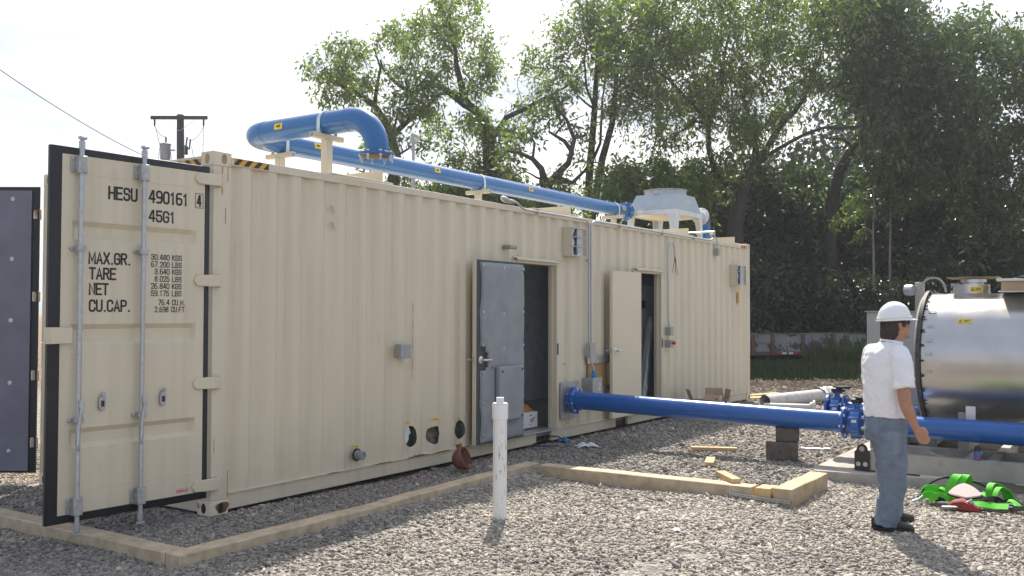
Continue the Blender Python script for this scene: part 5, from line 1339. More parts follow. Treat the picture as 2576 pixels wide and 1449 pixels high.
for a_ in (2.35, 2.62, 2.85, 3.05, 3.3):
    m = MB(); c_ = V3((TX+(TR+0.002)*math.cos(a_), TY-0.10, TZ+(TR+0.002)*math.sin(a_))); tn = V3((-math.sin(a_), 0, math.cos(a_))); rn = V3((math.cos(a_), 0, math.sin(a_)))
    m.obox(c_, tn*0.016, (0, 0.035, 0), rn*0.004)
    m.build('clip_plate', M['galv_dull'], T)
m = MB(); ring = []
for t_ in np.linspace(0, math.pi, 16): ring.append(V3((TX+0.02, TY-0.02-0.13*math.cos(t_), TZ+TR+0.02+0.16*math.sin(t_))))
m.ribbon(ring, (1,0,0), 0.045, 0.018); m.build('lifting_ear', M['steel'], T)
# nozzle on top
NZ = (TX+0.06, TY-0.42, TZ+TR)
m = MB(); m.lathe((NZ[0], NZ[1], NZ[2]-0.03), (0,0,1), [(0,0.16),(0.13,0.16),(0.131,0.10),(0.15,0.10),(0.151,0.125),(0.185,0.125),(0.19,0.10)], n=36); nz_ = m.build('top_nozzle', M['alu'], T)
m = MB(); m.lathe((NZ[0], NZ[1], NZ[2]-0.034), (0,0,1), [(0,0.20),(0.035,0.185)], n=36); m.build('nozzle_collar', M['steel'], nz_)
m = MB(); m.box((NZ[0]-0.17, NZ[1]-0.25, NZ[2]+0.162), (NZ[0]+0.19, NZ[1]+0.24, NZ[2]+0.178)); pw = m.build('plywood_cover', M['lumber_dark'], loc=(NZ[0], NZ[1], NZ[2]+0.162)); tag(pw, 'square of rusty plywood covering the tank nozzle', 'board')
bpy.context.view_layer.update()
# second box frame lying on top of the tank
TF = thing('insulated_box', 'pale insulated box section lying across the tank top', 'box', (TX+0.1, -6, TZ+TR))
m = MB(); m.box((TX-0.50, -8.2, TZ+TR+0.004), (TX+0.45, TY-0.72, TZ+TR+0.016)); m.build('box_flange', M['aged_white'], TF, bevel=0.002)
m = MB(); m.box((TX-0.44, -8.2, TZ+TR+0.0165), (TX+0.40, TY-0.74, TZ+TR+0.115)); m.build('box_side', M['card_in'], TF, bevel=0.004)
m = MB(); m.box((TX-0.47, -8.2, TZ+TR+0.1155), (TX+0.43, TY-0.70, TZ+TR+0.140)); m.build('box_lid', M['aged_white'], TF, bevel=0.002)
m = MB(); P = [[(TX-0.45+0.6*i/10, TY-0.85-0.7*j/14, TZ+TR+0.147+0.028*abs(math.sin(i*1.3+j*0.8))*math.sin(j*0.9)**2) for i in range(11)] for j in range(15)]
m.sheet(P); pc = m.build('crumpled_cloth', M['ragwhite']); tag(pc, 'crumpled white cloth lying on the box above the tank', 'cloth')
# warning labels
def hot_label(o, up, ux, w, parent):
    o, up, ux = V3(o), V3(up), V3(ux); nn = np.cross(ux, up); h = w*0.42
    m = MB(); m.add([o-ux*w/2-up*h/2, o+ux*w/2-up*h/2, o+ux*w/2+up*h/2, o-ux*w/2+up*h/2], [[0,1,2,3]])
    lb = m.build('warning_label', M['yellow'], parent, smooth=0)
    text('lettering', 'HOT', h*0.5, w*0.46, M['ink'], lb, o-ux*w*0.06-up*h*0.25+nn*0.0008, ux, up, weight=0.16)
    c_ = o-ux*w*0.29-up*h*0.05+nn*0.001; r_ = h*0.36
    m = MB(); tri = [c_+up*r_, c_-ux*r_-up*r_*0.75, c_+ux*r_-up*r_*0.75]; tri2 = [c_+(q-c_)*0.62 for q in tri]
    m.add(tri+tri2, [[0,1,4,3],[1,2,5,4],[2,0,3,5]]); m.cyl(c_-up*r_*0.35, c_+up*r_*0.35, r_*0.1, n=6); m.build('warning_triangle', M['ink'], lb, smooth=0)
a_ = 2.52
rn = V3((math.cos(a_), 0, math.sin(a_))); tn = V3((math.sin(a_), 0, -math.cos(a_)))
hot_label(V3((TX, TY-0.42, TZ))+rn*(TR+0.0025), tn if tn[2] > 0 else -tn, (0,-1,0), 0.135, T)
hot_label((NZ[0]-0.161, NZ[1]-0.05, NZ[2]+0.045), (0,0,1), (0,-1,0), 0.125, nz_)
# saddle and support under the drum
for y_ in (-4.55, -7.4):
    m = MB(); m.box((TX-0.5, y_-0.05, 0.202), (TX+0.5, y_+0.05, 0.60)); m.build('saddle', M['steel'], T)
m = MB(); m.obox((TX-0.52, -4.62, 0.52), (0.012, 0, 0), (0, 0.045, 0), (0.01, 0, 0.21)); m.build('strut', M['alu'], T)
# grey cabinet at the drum end
CB = thing('control_cabinet', 'tall plain grey steel cabinet between the valves and the tank end', 'cabinet', (7.3, -3.7, 0.0))
m = MB(); m.box((6.95, -4.10, 0.10), (7.65, -3.33, 1.63)); m.build('cabinet_body', M['zinc_box'], CB, bevel=0.006)
m = MB(); m.box((6.93, -4.12, 1.6305), (7.67, -3.31, 1.645)); m.build('cabinet_lid', M['steel'], CB)
m = MB(); m.box((7.0, -3.329, 0.32), (7.6, -3.31, 1.25)); m.build('cabinet_door', M['zinc_box'], CB)
m = MB(); m.box((6.97, -4.08, 0.0015), (7.05, -4.0, 0.0995)); m.box((6.97, -3.43, 0.0015), (7.05, -3.35, 0.0995)); m.box((7.55, -3.43, 0.0015), (7.63, -3.35, 0.0995)); m.box((7.55, -4.08, 0.0015), (7.63, -4.0, 0.0995)); m.build('cabinet_feet', M['steel'], CB)
m = MB(); m.box((6.90, -4.14, 1.33), (6.95, -3.98, 1.39)); m.box((6.90, -4.14, 0.66), (6.95, -3.98, 0.72)); m.build('cabinet_bracket', M['steel'], CB)
# horn-like stub beside the drum end
ST = thing('pipe_nozzle', 'upright flat bracket with a round stub at the tank end', 'bracket', (6.75, -3.97, 1.6))
m = MB(); m.box((6.60, -4.04, 1.45), (6.64, -3.94, 1.97)); m.build('bracket_plate', M['steel'], ST, bevel=0.003)
m = MB(); m.cyl((6.55, -3.935, 1.88), (6.58, -3.85, 1.88), 0.06, n=20); m.build('round_stub', M['galv'], ST)
m = MB(); m.box((6.60, -4.12, 0.002), (6.64, -3.95, 1.4495)); m.build('bracket_leg', M['steel'], ST)
TP = thing('tank_fittings', 'pair of small steel fittings standing on the tank top', 'fitting', (6.6, -4.35, 1.83))
m = MB()
for x_, y_, h_ in ((6.60, -4.36, 0.12), (6.66, -4.47, 0.10)):
    m.cyl((x_, y_, 1.74), (x_, y_, 1.83+h_), 0.022, n=10); m.cyl((x_, y_, 1.83+h_-0.03), (x_, y_, 1.83+h_), 0.04, n=8); m.cyl((x_, y_, 1.84), (x_, y_, 1.87), 0.045, n=8)
m.build('fitting_body', M['galv_dull'], TP)
SP = thing('spray_can', 'small blue spray can with black cap on the skid beam', 'can', (5.25, -4.75, 0.2))
m = MB(); m.lathe((5.25, -4.75, 0.2005), (0,0,1), [(0,0.030),(0.004,0.033),(0.075,0.033),(0.085,0.027)], n=20); m.build('can_body', M['blue_dark'], SP)
m = MB(); m.lathe((5.25, -4.75, 0.286), (0,0,1), [(0,0.027),(0.045,0.026),(0.05,0.022)], n=20); m.build('can_cap', M['blackpaint'], SP)
m = MB(); m.lathe((5.25, -4.75, 0.22), (0,0,1), [(0,0.0335),(0.02,0.0335)], n=20, caps=False); m.build('can_band', M['redplastic'], SP)
# ------------------------------------------------------------------ the man
MO = V3((3.18, -4.406, float(zg(3.18, -4.406))+0.008))
_m = MO-CAM; _m[2] = 0
FM = _m/np.linalg.norm(_m); RM = np.array([FM[1], -FM[0], 0.0]); MS = 1.05      # the man's own axes
def ML(v):
    v = np.atleast_2d(np.asarray(v, float))
    return MO + MS*(v[:, :1]*RM + v[:, 1:2]*FM + v[:, 2:3]*np.array([0,0,1.0]))
MAN = thing('person', 'man in white hard hat, white t-shirt and faded jeans standing with back turned', 'person', MO)
FA_, SA_ = V3((0.72, 0.694, 0)), V3((0.694, -0.72, 0))
def ering(c, a, b, n=20, sq=1.0):
    t = np.arange(n)*2*math.pi/n
    co, si = np.cos(t), np.sin(t)
    co = np.sign(co)*np.abs(co)**sq; si = np.sign(si)*np.abs(si)**sq
    return ML(V3(c)+co[:,None]*V3(a)+si[:,None]*V3(b))
def limb(m, pts, n=14, caps=True):
    """pts: (x,y,z,r) in the man's own frame"""
    m.tube([ML(p[:3])[0] for p in pts], [p[3] for p in pts], n=n, caps=caps)
def spline(pts, k=5):
    P = np.array(pts, float); out = []
    for i in range(len(P)-1):
        p0, p1, p2, p3 = P[max(i-1,0)], P[i], P[i+1], P[min(i+2,len(P)-1)]
        for t in np.linspace(0, 1, k, endpoint=False):
            out.append(0.5*((2*p1)+(-p0+p2)*t+(2*p0-5*p1+4*p2-p3)*t*t+(-p0+3*p1-3*p2+p3)*t**3))
    out.append(P[-1]); return out
def finish(o, voxel, smooth_it=4, disp=None):
    r_ = o.modifiers.new('join', 'REMESH'); r_.mode = 'VOXEL'; r_.voxel_size = voxel; r_.use_smooth_shade = True
    s_ = o.modifiers.new('soft', 'SMOOTH'); s_.iterations = smooth_it; s_.factor = 0.5
    if disp:
        tx = bpy.data.textures.new(o.name+'_folds', 'CLOUDS'); tx.noise_scale = disp[1]; tx.noise_depth = 2
        d = o.modifiers.new('folds', 'DISPLACE'); d.texture = tx; d.strength = disp[0]; d.mid_level = 0.5; d.texture_coords = 'LOCAL'
    return o
# --- body: head, neck, torso core, arms, hands, legs in one skin
m = MB()
hf = V3((0.88, 0.475, 0)); hs = V3((0.475, -0.88, 0)); hc = V3((0.030, 0.01, 0))
rings = []
for z, fo, a, b in ((1.437, 0.045, 0.030, 0.028), (1.447, 0.034, 0.060, 0.046), (1.470, 0.024, 0.079, 0.060), (1.50, 0.012, 0.092, 0.068), (1.54, 0.004, 0.098, 0.074), (1.58, 0.0, 0.099, 0.077), (1.62, -0.004, 0.097, 0.077), (1.66, -0.008, 0.085, 0.068), (1.69, -0.01, 0.055, 0.045)):
    rings.append(ering(hc+hf*fo+V3((0,0,z)), hf*a, hs*b, 22))
m.loft(rings)
def hp(fw, sd, z): return hc+hf*fw+hs*sd+V3((0,0,z))
def hell(fw, sd, z, a, b, c): m.ell(ML(hp(fw, sd, z))[0], (hf[0]*RM+hf[1]*FM)*a, (hs[0]*RM+hs[1]*FM)*b, (0,0,c), n=12, m=8)
hell(0.108, 0, 1.532, 0.020, 0.013, 0.016); hell(0.100, 0, 1.552, 0.014, 0.010, 0.028)      # nose
hell(0.098, 0, 1.494, 0.012, 0.022, 0.007); hell(0.097, 0, 1.480, 0.011, 0.020, 0.007)      # lips
hell(0.090, 0, 1.456, 0.018, 0.024, 0.016)                                                  # chin
hell(0.088, 0, 1.585, 0.018, 0.050, 0.010)                                                  # brow
for s_ in (1, -1):
    hell(0.082, s_*0.040, 1.535, 0.020, 0.022, 0.018)                                       # cheek
    m.ell(ML(hp(-0.004, s_*0.080, 1.545))[0], (hf[0]*RM+hf[1]*FM)*0.017-V3((0,0,0.004)), (hs[0]*RM+hs[1]*FM)*0.010*s_, (0,0,0.031), n=12, m=8)
    hell(0.003, s_*0.078, 1.520, 0.010, 0.009, 0.012)
limb(m, [(0.005,0.0,1.34,0.075), (0.012,0.004,1.40,0.066), (0.022,0.008,1.45,0.060), (0.026,0.010,1.50,0.060)], n=18)
rings = []
for z, cx_, hw, hd in ((0.80,-0.045,0.11,0.085), (0.95,-0.04,0.155,0.12), (1.1,-0.04,0.16,0.12), (1.25,-0.045,0.175,0.105), (1.33,-0.04,0.16,0.09), (1.38,-0.02,0.10,0.07), (1.40,0.0,0.06,0.05)):
    rings.append(ering((cx_, 0, z), SA_*hw, FA_*hd, 20))
m.loft(rings)
RA = spline([(0.066,-0.140,1.325,0.062), (0.080,-0.185,1.19,0.058), (0.086,-0.212,1.03,0.049), (0.098,-0.220,0.965,0.048), (0.122,-0.218,0.895,0.046), (0.150,-0.212,0.825,0.034), (0.165,-0.210,0.792,0.029)])
limb(m, RA)
LA_ = spline([(-0.135,0.150,1.325,0.060), (-0.150,0.205,1.18,0.055), (-0.135,0.245,1.04,0.046), (-0.115,0.25,0.97,0.043), (-0.09,0.245,0.86,0.032), (-0.085,0.24,0.83,0.028)])
limb(m, LA_)
def hand(w, d, e, nrm, thumb=1.0):
    w, d, e, nrm = map(V3, (w, d, e, nrm)); d /= np.linalg.norm(d); e = e-d*np.dot(e, d); e /= np.linalg.norm(e); nrm = nrm-d*np.dot(nrm,d)-e*np.dot(nrm,e); nrm /= np.linalg.norm(nrm)
    rings = []
    for t, a, b in ((-0.012, 0.026, 0.022), (0.015, 0.031, 0.021), (0.045, 0.040, 0.020), (0.075, 0.043, 0.019), (0.095, 0.040, 0.015)):
        rings.append(ering(w+d*t, e*a, nrm*b, 14))
    m.loft(rings)
    for off, L_, kk in ((0.031, 0.92, 0.0), (0.0105, 1.0, 0.005), (-0.0105, 0.95, 0.002), (-0.031, 0.78, -0.006)):
        k0 = w+d*(0.088+kk)+e*off
        limb(m, [(*k0, 0.0105), (*(k0+d*0.030*L_+nrm*0.008), 0.0102), (*(k0+d*0.042*L_+nrm*0.030*L_), 0.0095), (*(k0+d*0.028*L_+nrm*0.052*L_+e*0.002), 0.0088), (*(k0+d*0.012*L_+nrm*0.056*L_), 0.0080)], n=10)
        m.ell(ML(k0-nrm*0.004)[0], V3(RM)*0.011, V3(FM)*0.011, (0,0,0.011), n=8, m=6)
    b0 = w+d*0.020+e*0.026
    limb(m, [(*b0, 0.015), (*(b0+e*0.022+d*0.022+nrm*0.010), 0.0125), (*(b0+e*0.022+d*0.052+nrm*0.020), 0.0108), (*(b0+e*0.008+d*0.074+nrm*0.028), 0.0090)], n=10)
hand((0.168,-0.209,0.785), (0.55,0.02,-0.83), (0.83,0.1,0.55), (0.0,1,0.05))
hand((-0.083,0.24,0.825), (0.25,0,-0.97), (0.97,0,0.25), (0,-1,0.0))
for pts in ([(-0.03,-0.05,0.82,0.06),(0.025,-0.085,0.42,0.045),(-0.025,-0.10,0.08,0.04)], [(-0.06,0.05,0.82,0.06),(0.02,0.12,0.42,0.045),(-0.01,0.24,0.08,0.04)]): limb(m, pts)
body = m.build('body', M['skin'], MAN, smooth=0); finish(body, 0.0062, 3)
# --- t-shirt
m = MB(); rings = []
for z, cx_, cy_, hw, hd, q in ((0.845,-0.042,0,0.165,0.140,0.9), (0.875,-0.042,0,0.167,0.145,0.9), (0.94,-0.036,0,0.169,0.152,0.9), (1.02,-0.034,0.0,0.169,0.156,0.9), (1.11,-0.038,0,0.172,0.150,0.9), (1.20,-0.042,0,0.180,0.140,0.9), (1.28,-0.044,0,0.188,0.130,0.9), (1.335,-0.040,0,0.177,0.117,0.95), (1.375,-0.025,0,0.140,0.100,1), (1.400,-0.008,0.002,0.096,0.086,1), (1.420,0.004,0.002,0.078,0.076,1)):
    rings.append(ering((cx_, cy_, z), SA_*hw, FA_*hd, 26, q))
m.loft(rings)
limb(m, spline([(0.025,-0.09,1.345,0.070), (0.064,-0.140,1.315,0.078), (0.078,-0.180,1.22,0.080), (0.084,-0.202,1.13,0.080), (0.088,-0.210,1.078,0.083)]), n=18)
limb(m, spline([(-0.10,0.08,1.345,0.066), (-0.145,0.125,1.315,0.072), (-0.150,0.170,1.22,0.074), (-0.145,0.20,1.12,0.076), (-0.140,0.21,1.08,0.076)]), n=18)
shirt = m.build('t_shirt', M['white_shirt'], MAN, smooth=0); finish(shirt, 0.010, 4, (0.026, 0.075))
m = MB()
pts = [(0.003+0.079*(0.86*math.cos(t)*0.97+0.5*math.sin(t)), 0.002+0.079*(0.5*math.cos(t)*0.97-0.86*math.sin(t)), 1.419-0.012*math.cos(t)) for t in np.linspace(0, 2*math.pi, 33)]
m.tube([ML(p)[0] for p in pts], 0.009, n=8, caps=False); m.build('collar', M['white_shirt'], shirt)
# --- jeans
m = MB(); rings = []
for z, hw, hd in ((0.875,0.150,0.122), (0.84,0.155,0.130), (0.78,0.163,0.142), (0.72,0.163,0.146), (0.66,0.142,0.130)):
    rings.append(ering((-0.045, 0, z), SA_*hw, FA_*hd, 24))
m.loft(rings[::-1])
limb(m, spline([(-0.005,-0.075,0.74,0.116), (0.004,-0.088,0.60,0.112), (0.010,-0.095,0.44,0.102), (0.002,-0.10,0.30,0.096), (-0.026,-0.105,0.17,0.096), (-0.040,-0.11,0.075,0.096), (-0.048,-0.11,0.035,0.098)]), n=20)
limb(m, spline([(-0.075,0.075,0.74,0.110), (-0.045,0.095,0.60,0.102), (-0.030,0.135,0.44,0.094), (-0.020,0.185,0.30,0.088), (0.000,0.225,0.17,0.088), (-0.010,0.245,0.075,0.090), (-0.012,0.245,0.045,0.091)]), n=20)
jeans = m.build('jeans', M['denim'], MAN, smooth=0); finish(jeans, 0.010, 3, (0.034, 0.06))
m = MB()
for (x0_, y0_, x1_, y1_, z_) in ((-0.115, -0.150, -0.075, -0.172, 0.70),):
    pass
# pocket and seam lines stitched on the near leg
def jline(pts, r=0.0035): m.tube([ML(p)[0] for p in pts], r, n=5)
jline([(0.115-0.02,-0.175,0.60),(0.06,-0.205,0.545),(0.0,-0.198,0.555)]); jline([(0.005,-0.199,0.56),(0.015,-0.197,0.47)])
m.build('jeans_stitching', M['denim'], jeans)
# --- shoes
def shoe(heel, dirv, L_, name):
    d_ = V3(dirv)/np.linalg.norm(dirv); s_ = V3((d_[1], -d_[0], 0)); mm = MB(); rr = []
    for t, w, h0, h1 in ((0.0,0.028,0.02,0.075), (0.03,0.038,0.012,0.10), (0.30,0.040,0.014,0.105), (0.5,0.043,0.012,0.088), (0.68,0.050,0.010,0.068), (0.85,0.048,0.011,0.055), (0.97,0.034,0.014,0.042), (1.0,0.018,0.018,0.032)):
        c_ = V3(heel)+d_*L_*t
        rr.append(ering(c_+V3((0,0,(h0+h1)/2)), s_*w, V3((0,0,(h1-h0)/2)), 16, 0.75))
    mm.loft(rr); sh = mm.build('shoe', M['shoe'], MAN, smooth=60)
    mm = MB(); ol = []
    for t, w in ((0.0,0.026),(0.04,0.040),(0.3,0.041),(0.5,0.044),(0.7,0.053),(0.87,0.050),(0.98,0.034),(1.01,0.012)): ol.append(ML(V3(heel)+d_*L_*t+s_*w)[0])
    for t, w in ((1.01,0.012),(0.98,0.034),(0.87,0.050),(0.7,0.053),(0.5,0.044),(0.3,0.041),(0.04,0.040),(0.0,0.026)): ol.append(ML(V3(heel)+d_*L_*t-s_*w)[0])
    mm.prism(ol, (0,0,0.022)); mm.build('shoe_sole', M['black'], sh, bevel=0.004)
shoe((-0.150,-0.115,0), (0.985,0.02,0), 0.30, 'shoe'); shoe((-0.115,0.235,0), (0.95,0.25,0), 0.28, 'shoe')
# --- hair, glasses, helmet
m = MB(); rings = []
for z, fo, a, b in ((1.412,-0.064,0.022,0.050), (1.428,-0.060,0.042,0.066), (1.47,-0.048,0.064,0.078), (1.52,-0.036,0.072,0.082), (1.56,-0.028,0.082,0.086), (1.60,-0.018,0.092,0.087), (1.63,-0.012,0.094,0.084)):
    rings.append(ering(hc+hf*fo+V3((0,0,z)), hf*a, hs*b, 22))
m.loft(rings)
for s_ in (1, -1): m.ell(ML(hp(0.034, s_*0.076, 1.560))[0], (hf[0]*RM+hf[1]*FM)*0.020, (hs[0]*RM+hs[1]*FM)*0.010, (0,0,0.034), n=10, m=7)
hair = m.build('hair', M['hair'], MAN, smooth=0); finish(hair, 0.008, 2, (0.014, 0.018))
m = MB()
for s_ in (1, -1):
    m.tube([ML(hp(-0.01, s_*0.086, 1.566))[0], ML(hp(0.05, s_*0.084, 1.567))[0], ML(hp(0.088, s_*0.066, 1.566))[0]], 0.0035, n=6)
    P = [[ML(hp(0.112-0.040*abs(u)**2.2, s_*(0.006+0.060*u), 1.552+0.030*w))[0] for u in np.linspace(0,1,7)] for w in (0, 0.5, 1)]
    m.sheet(P)
m.build('sunglasses', M['blackpaint'], MAN)
m = MB(); m.ell(ML(hp(0.092, 0.0, 1.456))[0], V3((0.012,0,0)), V3((0,0.02,0)), (0,0,0.014), n=10, m=6); m.build('beard', M['hair'], MAN)
m = MB(); rings = []
tilt = 0.06
def hz(fw, sd, z): return hp(fw-0.002, sd, z+tilt*fw)
for z, a, b in ((1.588,0.128,0.108), (1.600,0.127,0.107), (1.625,0.122,0.103), (1.652,0.113,0.096), (1.68,0.097,0.082), (1.703,0.073,0.062), (1.717,0.045,0.039), (1.722,0.012,0.011)):
    rings.append([ML(hz(a*math.cos(t)-0.006, b*math.sin(t), z+0.001*math.cos(2*t)))[0] for t in np.linspace(0, 2*math.pi, 40, endpoint=False)])
m.loft(rings, caps=True)
hat = m.build('hard_hat', M['hat'], MAN, smooth=60)
m = MB(); top, bot = [], []
for t in np.linspace(0, 2*math.pi, 48, endpoint=False):
    k = max(0, math.cos(t))**1.6; ex = 0.010+0.052*k; dz_ = -0.006-0.010*k
    inn = hz(0.126*math.cos(t)-0.006, 0.106*math.sin(t), 1.594); outp = hz((0.126+ex)*math.cos(t)-0.006, (0.106+0.010+0.008*k)*math.sin(t), 1.594+dz_)
    top.append((inn, outp))
r1 = [ML(q[0])[0] for q in top]; r2 = [ML(q[1])[0] for q in top]
r3 = [q-V3((0,0,0.006)) for q in r2]; r4 = [q-V3((0,0,0.008)) for q in r1]
m.loft([r1, r2, r3, r4], caps=False); m.build('hat_brim', M['hat'], hat, smooth=50)
m = MB()
for off, rr in ((0, 0.010), (0.030, 0.006), (-0.030, 0.006)):
    pts = []
    for t in np.linspace(0.35, math.pi-0.35, 20):
        z = 1.600+0.1195*math.sin(t)*(1-3.2*off*off*20*0.05); pts.append(ML(hz(0.117*math.cos(t)-0.006, off*(0.6+0.4*math.sin(t)), z-(0.006 if off else 0.0)-14*off*off*0.3))[0])
    m.tube(pts, rr, n=8)
m.build('hat_ridge', M['hat'], hat, smooth=60)
m = MB(); m.tube([ML(hz(0.131*math.cos(t)-0.006, 0.111*math.sin(t), 1.606))[0] for t in np.linspace(0.2, 2*math.pi-0.2, 40)], 0.004, n=6); m.build('hat_edge', M['hat'], hat)
# ------------------------------------------------------------------ trees
TS = 1.18
def ta(x, y, d): return at(x, y, d*TS)

def inpoly(x, y, poly):
    c = False; n = len(poly); j = n-1
    for i in range(n):
        xi, yi = poly[i]; xj, yj = poly[j]
        if (yi > y) != (yj > y) and x < (xj-xi)*(y-yi)/(yj-yi)+xi: c = not c
        j = i
    return c
def tubes_np(paths, radii, k):
    """many thin tubes at once: paths (n, p, 3), radii (n, p)"""
    n, p, _ = paths.shape
    t = np.gradient(paths, axis=1); t /= np.linalg.norm(t, axis=2, keepdims=True)+1e-9
    ref = np.where(np.abs(t[..., 2:3]) < 0.9, np.array([0,0,1.0]), np.array([1.0,0,0]))
    a = np.cross(t, ref); a /= np.linalg.norm(a, axis=2, keepdims=True)+1e-9; b = np.cross(t, a)
    an = np.arange(k)*2*math.pi/k
    ring = paths[:, :, None, :] + radii[:, :, None, None]*(np.cos(an)[None,None,:,None]*a[:, :, None, :]+np.sin(an)[None,None,:,None]*b[:, :, None, :])
    V = ring.reshape(-1, 3)
    base = (np.arange(n)*p*k)[:, None, None]+(np.arange(p-1)*k)[None, :, None]
    j = np.arange(k)[None, None, :]; j2 = (j+1) % k
    F = np.stack([base+j, base+j2, base+k+j2, base+k+j], -1).reshape(-1, 4)
    return V, F
def leaves_np(P, axis, L_, W_, fold=0.25):
    n = len(P)
    axis = axis/(np.linalg.norm(axis, axis=1, keepdims=True)+1e-9)
    r = RNG.normal(size=(n, 3)); side = np.cross(axis, r); side /= np.linalg.norm(side, axis=1, keepdims=True)+1e-9
    nn = np.cross(axis, side)
    L_ = L_[:, None]; W_ = W_[:, None]
    v = np.stack([P, P+axis*L_*0.42+side*W_-nn*W_*fold, P+axis*L_, P+axis*L_*0.42-side*W_-nn*W_*fold], 1).reshape(-1, 3)
    F = np.arange(n*4).reshape(-1, 4)
    return v, F
def clump_leaves(clumps, nleaf, size, droop, twig_per, spread=1.0, up=0.15):
    C_ = np.array([c[:3] for c in clumps]); r_ = np.array([c[3] for c in clumps])*TS
    wgt = r_**2; wgt /= wgt.sum()
    nt = int(twig_per*len(clumps)); ci = RNG.choice(len(clumps), nt, p=wgt)
    s0 = C_[ci]+RNG.normal(size=(nt,3))*r_[ci][:,None]*0.28*spread
    d = RNG.normal(size=(nt,3)); d[:,2] += up; d /= np.linalg.norm(d, axis=1, keepdims=True)
    ln = r_[ci]*RNG.uniform(0.35, 1.05, nt)*spread
    tt = np.linspace(0, 1, 5)
    wob = RNG.normal(size=(nt,3))*0.12
    paths = s0[:,None,:]+d[:,None,:]*ln[:,None,None]*tt[None,:,None]+wob[:,None,:]*ln[:,None,None]*np.sin(tt*math.pi)[None,:,None]
    paths[:,:,2] -= droop*(ln[:,None])*tt[None,:]**2
    rad = 0.013*(1-0.75*tt)[None,:]*np.clip(ln/1.0, 0.5, 1.4)[:,None]
    li = RNG.integers(0, nt, nleaf); t = RNG.uniform(0.12, 1.03, nleaf)
    f = np.clip(t, 0, 0.9999)*4; k = f.astype(int); fr = (f-k)[:,None]
    P = paths[li,k]*(1-fr)+paths[li,k+1]*fr
    P = P+RNG.normal(size=(nleaf,3))*size*0.55
    ax = d[li]*0.5+RNG.normal(size=(nleaf,3))*0.7; ax[:,2] -= 0.35+droop*0.6
    L_ = size*RNG.uniform(0.65, 1.3, nleaf)
    return paths, rad, P, ax, L_
def grow(trunk, clumps, r0):
    """limbs: join every clump to the nearest fitting point already grown."""
    nodes = [(V3(p[:3]), p[3]) for p in trunk]
    out = [(np.array([p[:3] for p in trunk], float), np.array([p[3] for p in trunk], float))]
    top = V3(trunk[-1][:3]); cs = sorted(clumps, key=lambda c: min(np.linalg.norm(V3(c[:3])-q[0]) for q in nodes))
    for c in cs:
        cp = V3(c[:3]); best = None
        for q, rq in nodes:
            dv_ = cp-q; L_ = np.linalg.norm(dv_)
            cost = L_*(1.0+0.9*max(0, -dv_[2]/max(L_,1e-3)))+(0.35 if rq < 0.02 else 0)-2.0*min(rq, 0.12)
            if best is None or cost < best[0]: best = (cost, q, rq, L_)
        _, q, rq, L_ = best
        if L_ < 0.15: continue
        re = 0.012; rs = min(rq*0.72, 0.016+0.026*L_)
        n_ = 7; t = np.linspace(0, 1, n_); mid = RNG.normal(size=3)*L_*0.10; mid[2] += L_*0.06
        mid2 = RNG.normal(size=3)*L_*0.05
        P = q[None]*(1-t)[:,None]+cp[None]*t[:,None]+mid[None]*np.sin(t*math.pi)[:,None]+mid2[None]*np.sin(2*t*math.pi)[:,None]
        rr = rs*(1-t)+re*t
        out.append((P, rr))
        for i in range(1, n_): nodes.append((P[i], rr[i]))
    return out
def tree(name, label, base, trunk, clumps, nleaf, size, leafmat, droop=0.35, twig_per=14, group=None, cat='tree', extra_limbs=(), spread=1.0, wide=0.2, up=0.15):
    """trunk: list of (x,y,z,r)."""
    root = thing(name, label, cat, base, group)
    m = MB(); limbs = grow(trunk, clumps, trunk[0][3]) if clumps else [(np.array([p[:3] for p in trunk], float), np.array([p[3] for p in trunk], float))]
    for L_ in extra_limbs: limbs.append((np.array([p[:3] for p in L_], float), np.array([p[3] for p in L_], float)))
    for P, rr in limbs:
        k = 10 if rr[0] > 0.08 else (7 if rr[0] > 0.03 else 5)
        m.tube(list(P), list(rr), n=k)
    m.build('trunk', M['bark'], root, smooth=60)
    paths, rad, P, ax, L_ = clump_leaves(clumps, nleaf, size, droop, twig_per, spread, up)
    tv, tf = tubes_np(paths, rad, 3)
    raw_mesh('twigs', tv, tf, M['bark'], parent=root)
    lv, lf = leaves_np(P, ax, L_, L_*wide)
    tint = np.repeat(np.clip(RNG.normal(0.5, 0.2, nleaf), 0, 1), 4)
    raw_mesh('crown', lv, lf, leafmat, parent=root, colors=tint)
    return root
def poly_clumps(poly, n, d0, d1, r0, r1, gaps=(), minsep=0.55):
    xs = [p[0] for p in poly]; ys = [p[1] for p in poly]; out = []; tries = 0
    while len(out) < n and tries < n*400:
        tries += 1
        x, y = RNG.uniform(min(xs), max(xs)), RNG.uniform(min(ys), max(ys))
        if not inpoly(x, y, poly): continue
        if any(((x-g_[0])/g_[2])**2+((y-g_[1])/g_[3])**2 < 1 for g_ in gaps): continue
        d = RNG.uniform(d0, d1); p = ta(x, y, d); r = RNG.uniform(r0, r1)
        if any(np.linalg.norm(p-V3(q[:3])) < minsep*(r+q[3]) for q in out) and tries < n*200: continue
        out.append((*p, r))
    return out
def trunk_pts(pts, d, ground_r, r_top):
    """pts: sight line points low to high at distance d; starts on the ground under the first."""
    p0 = ta(*pts[0], d); P = [np.array([p0[0], p0[1], 0.0])]+[ta(x, y, d) for x, y in pts]
    n = len(P); return [(*p, ground_r*(1-i/(n-1))+r_top*i/(n-1)) for i, p in enumerate(P)]
def limb_pts(pts, d, r0, r1, dd=0.0):
    n = len(pts); return [(*ta(x, y, d+dd*i/(n-1)), r0*(1-i/(n-1))+r1*i/(n-1)) for i, (x, y) in enumerate(pts)]
GT = 'trees standing beyond the container'
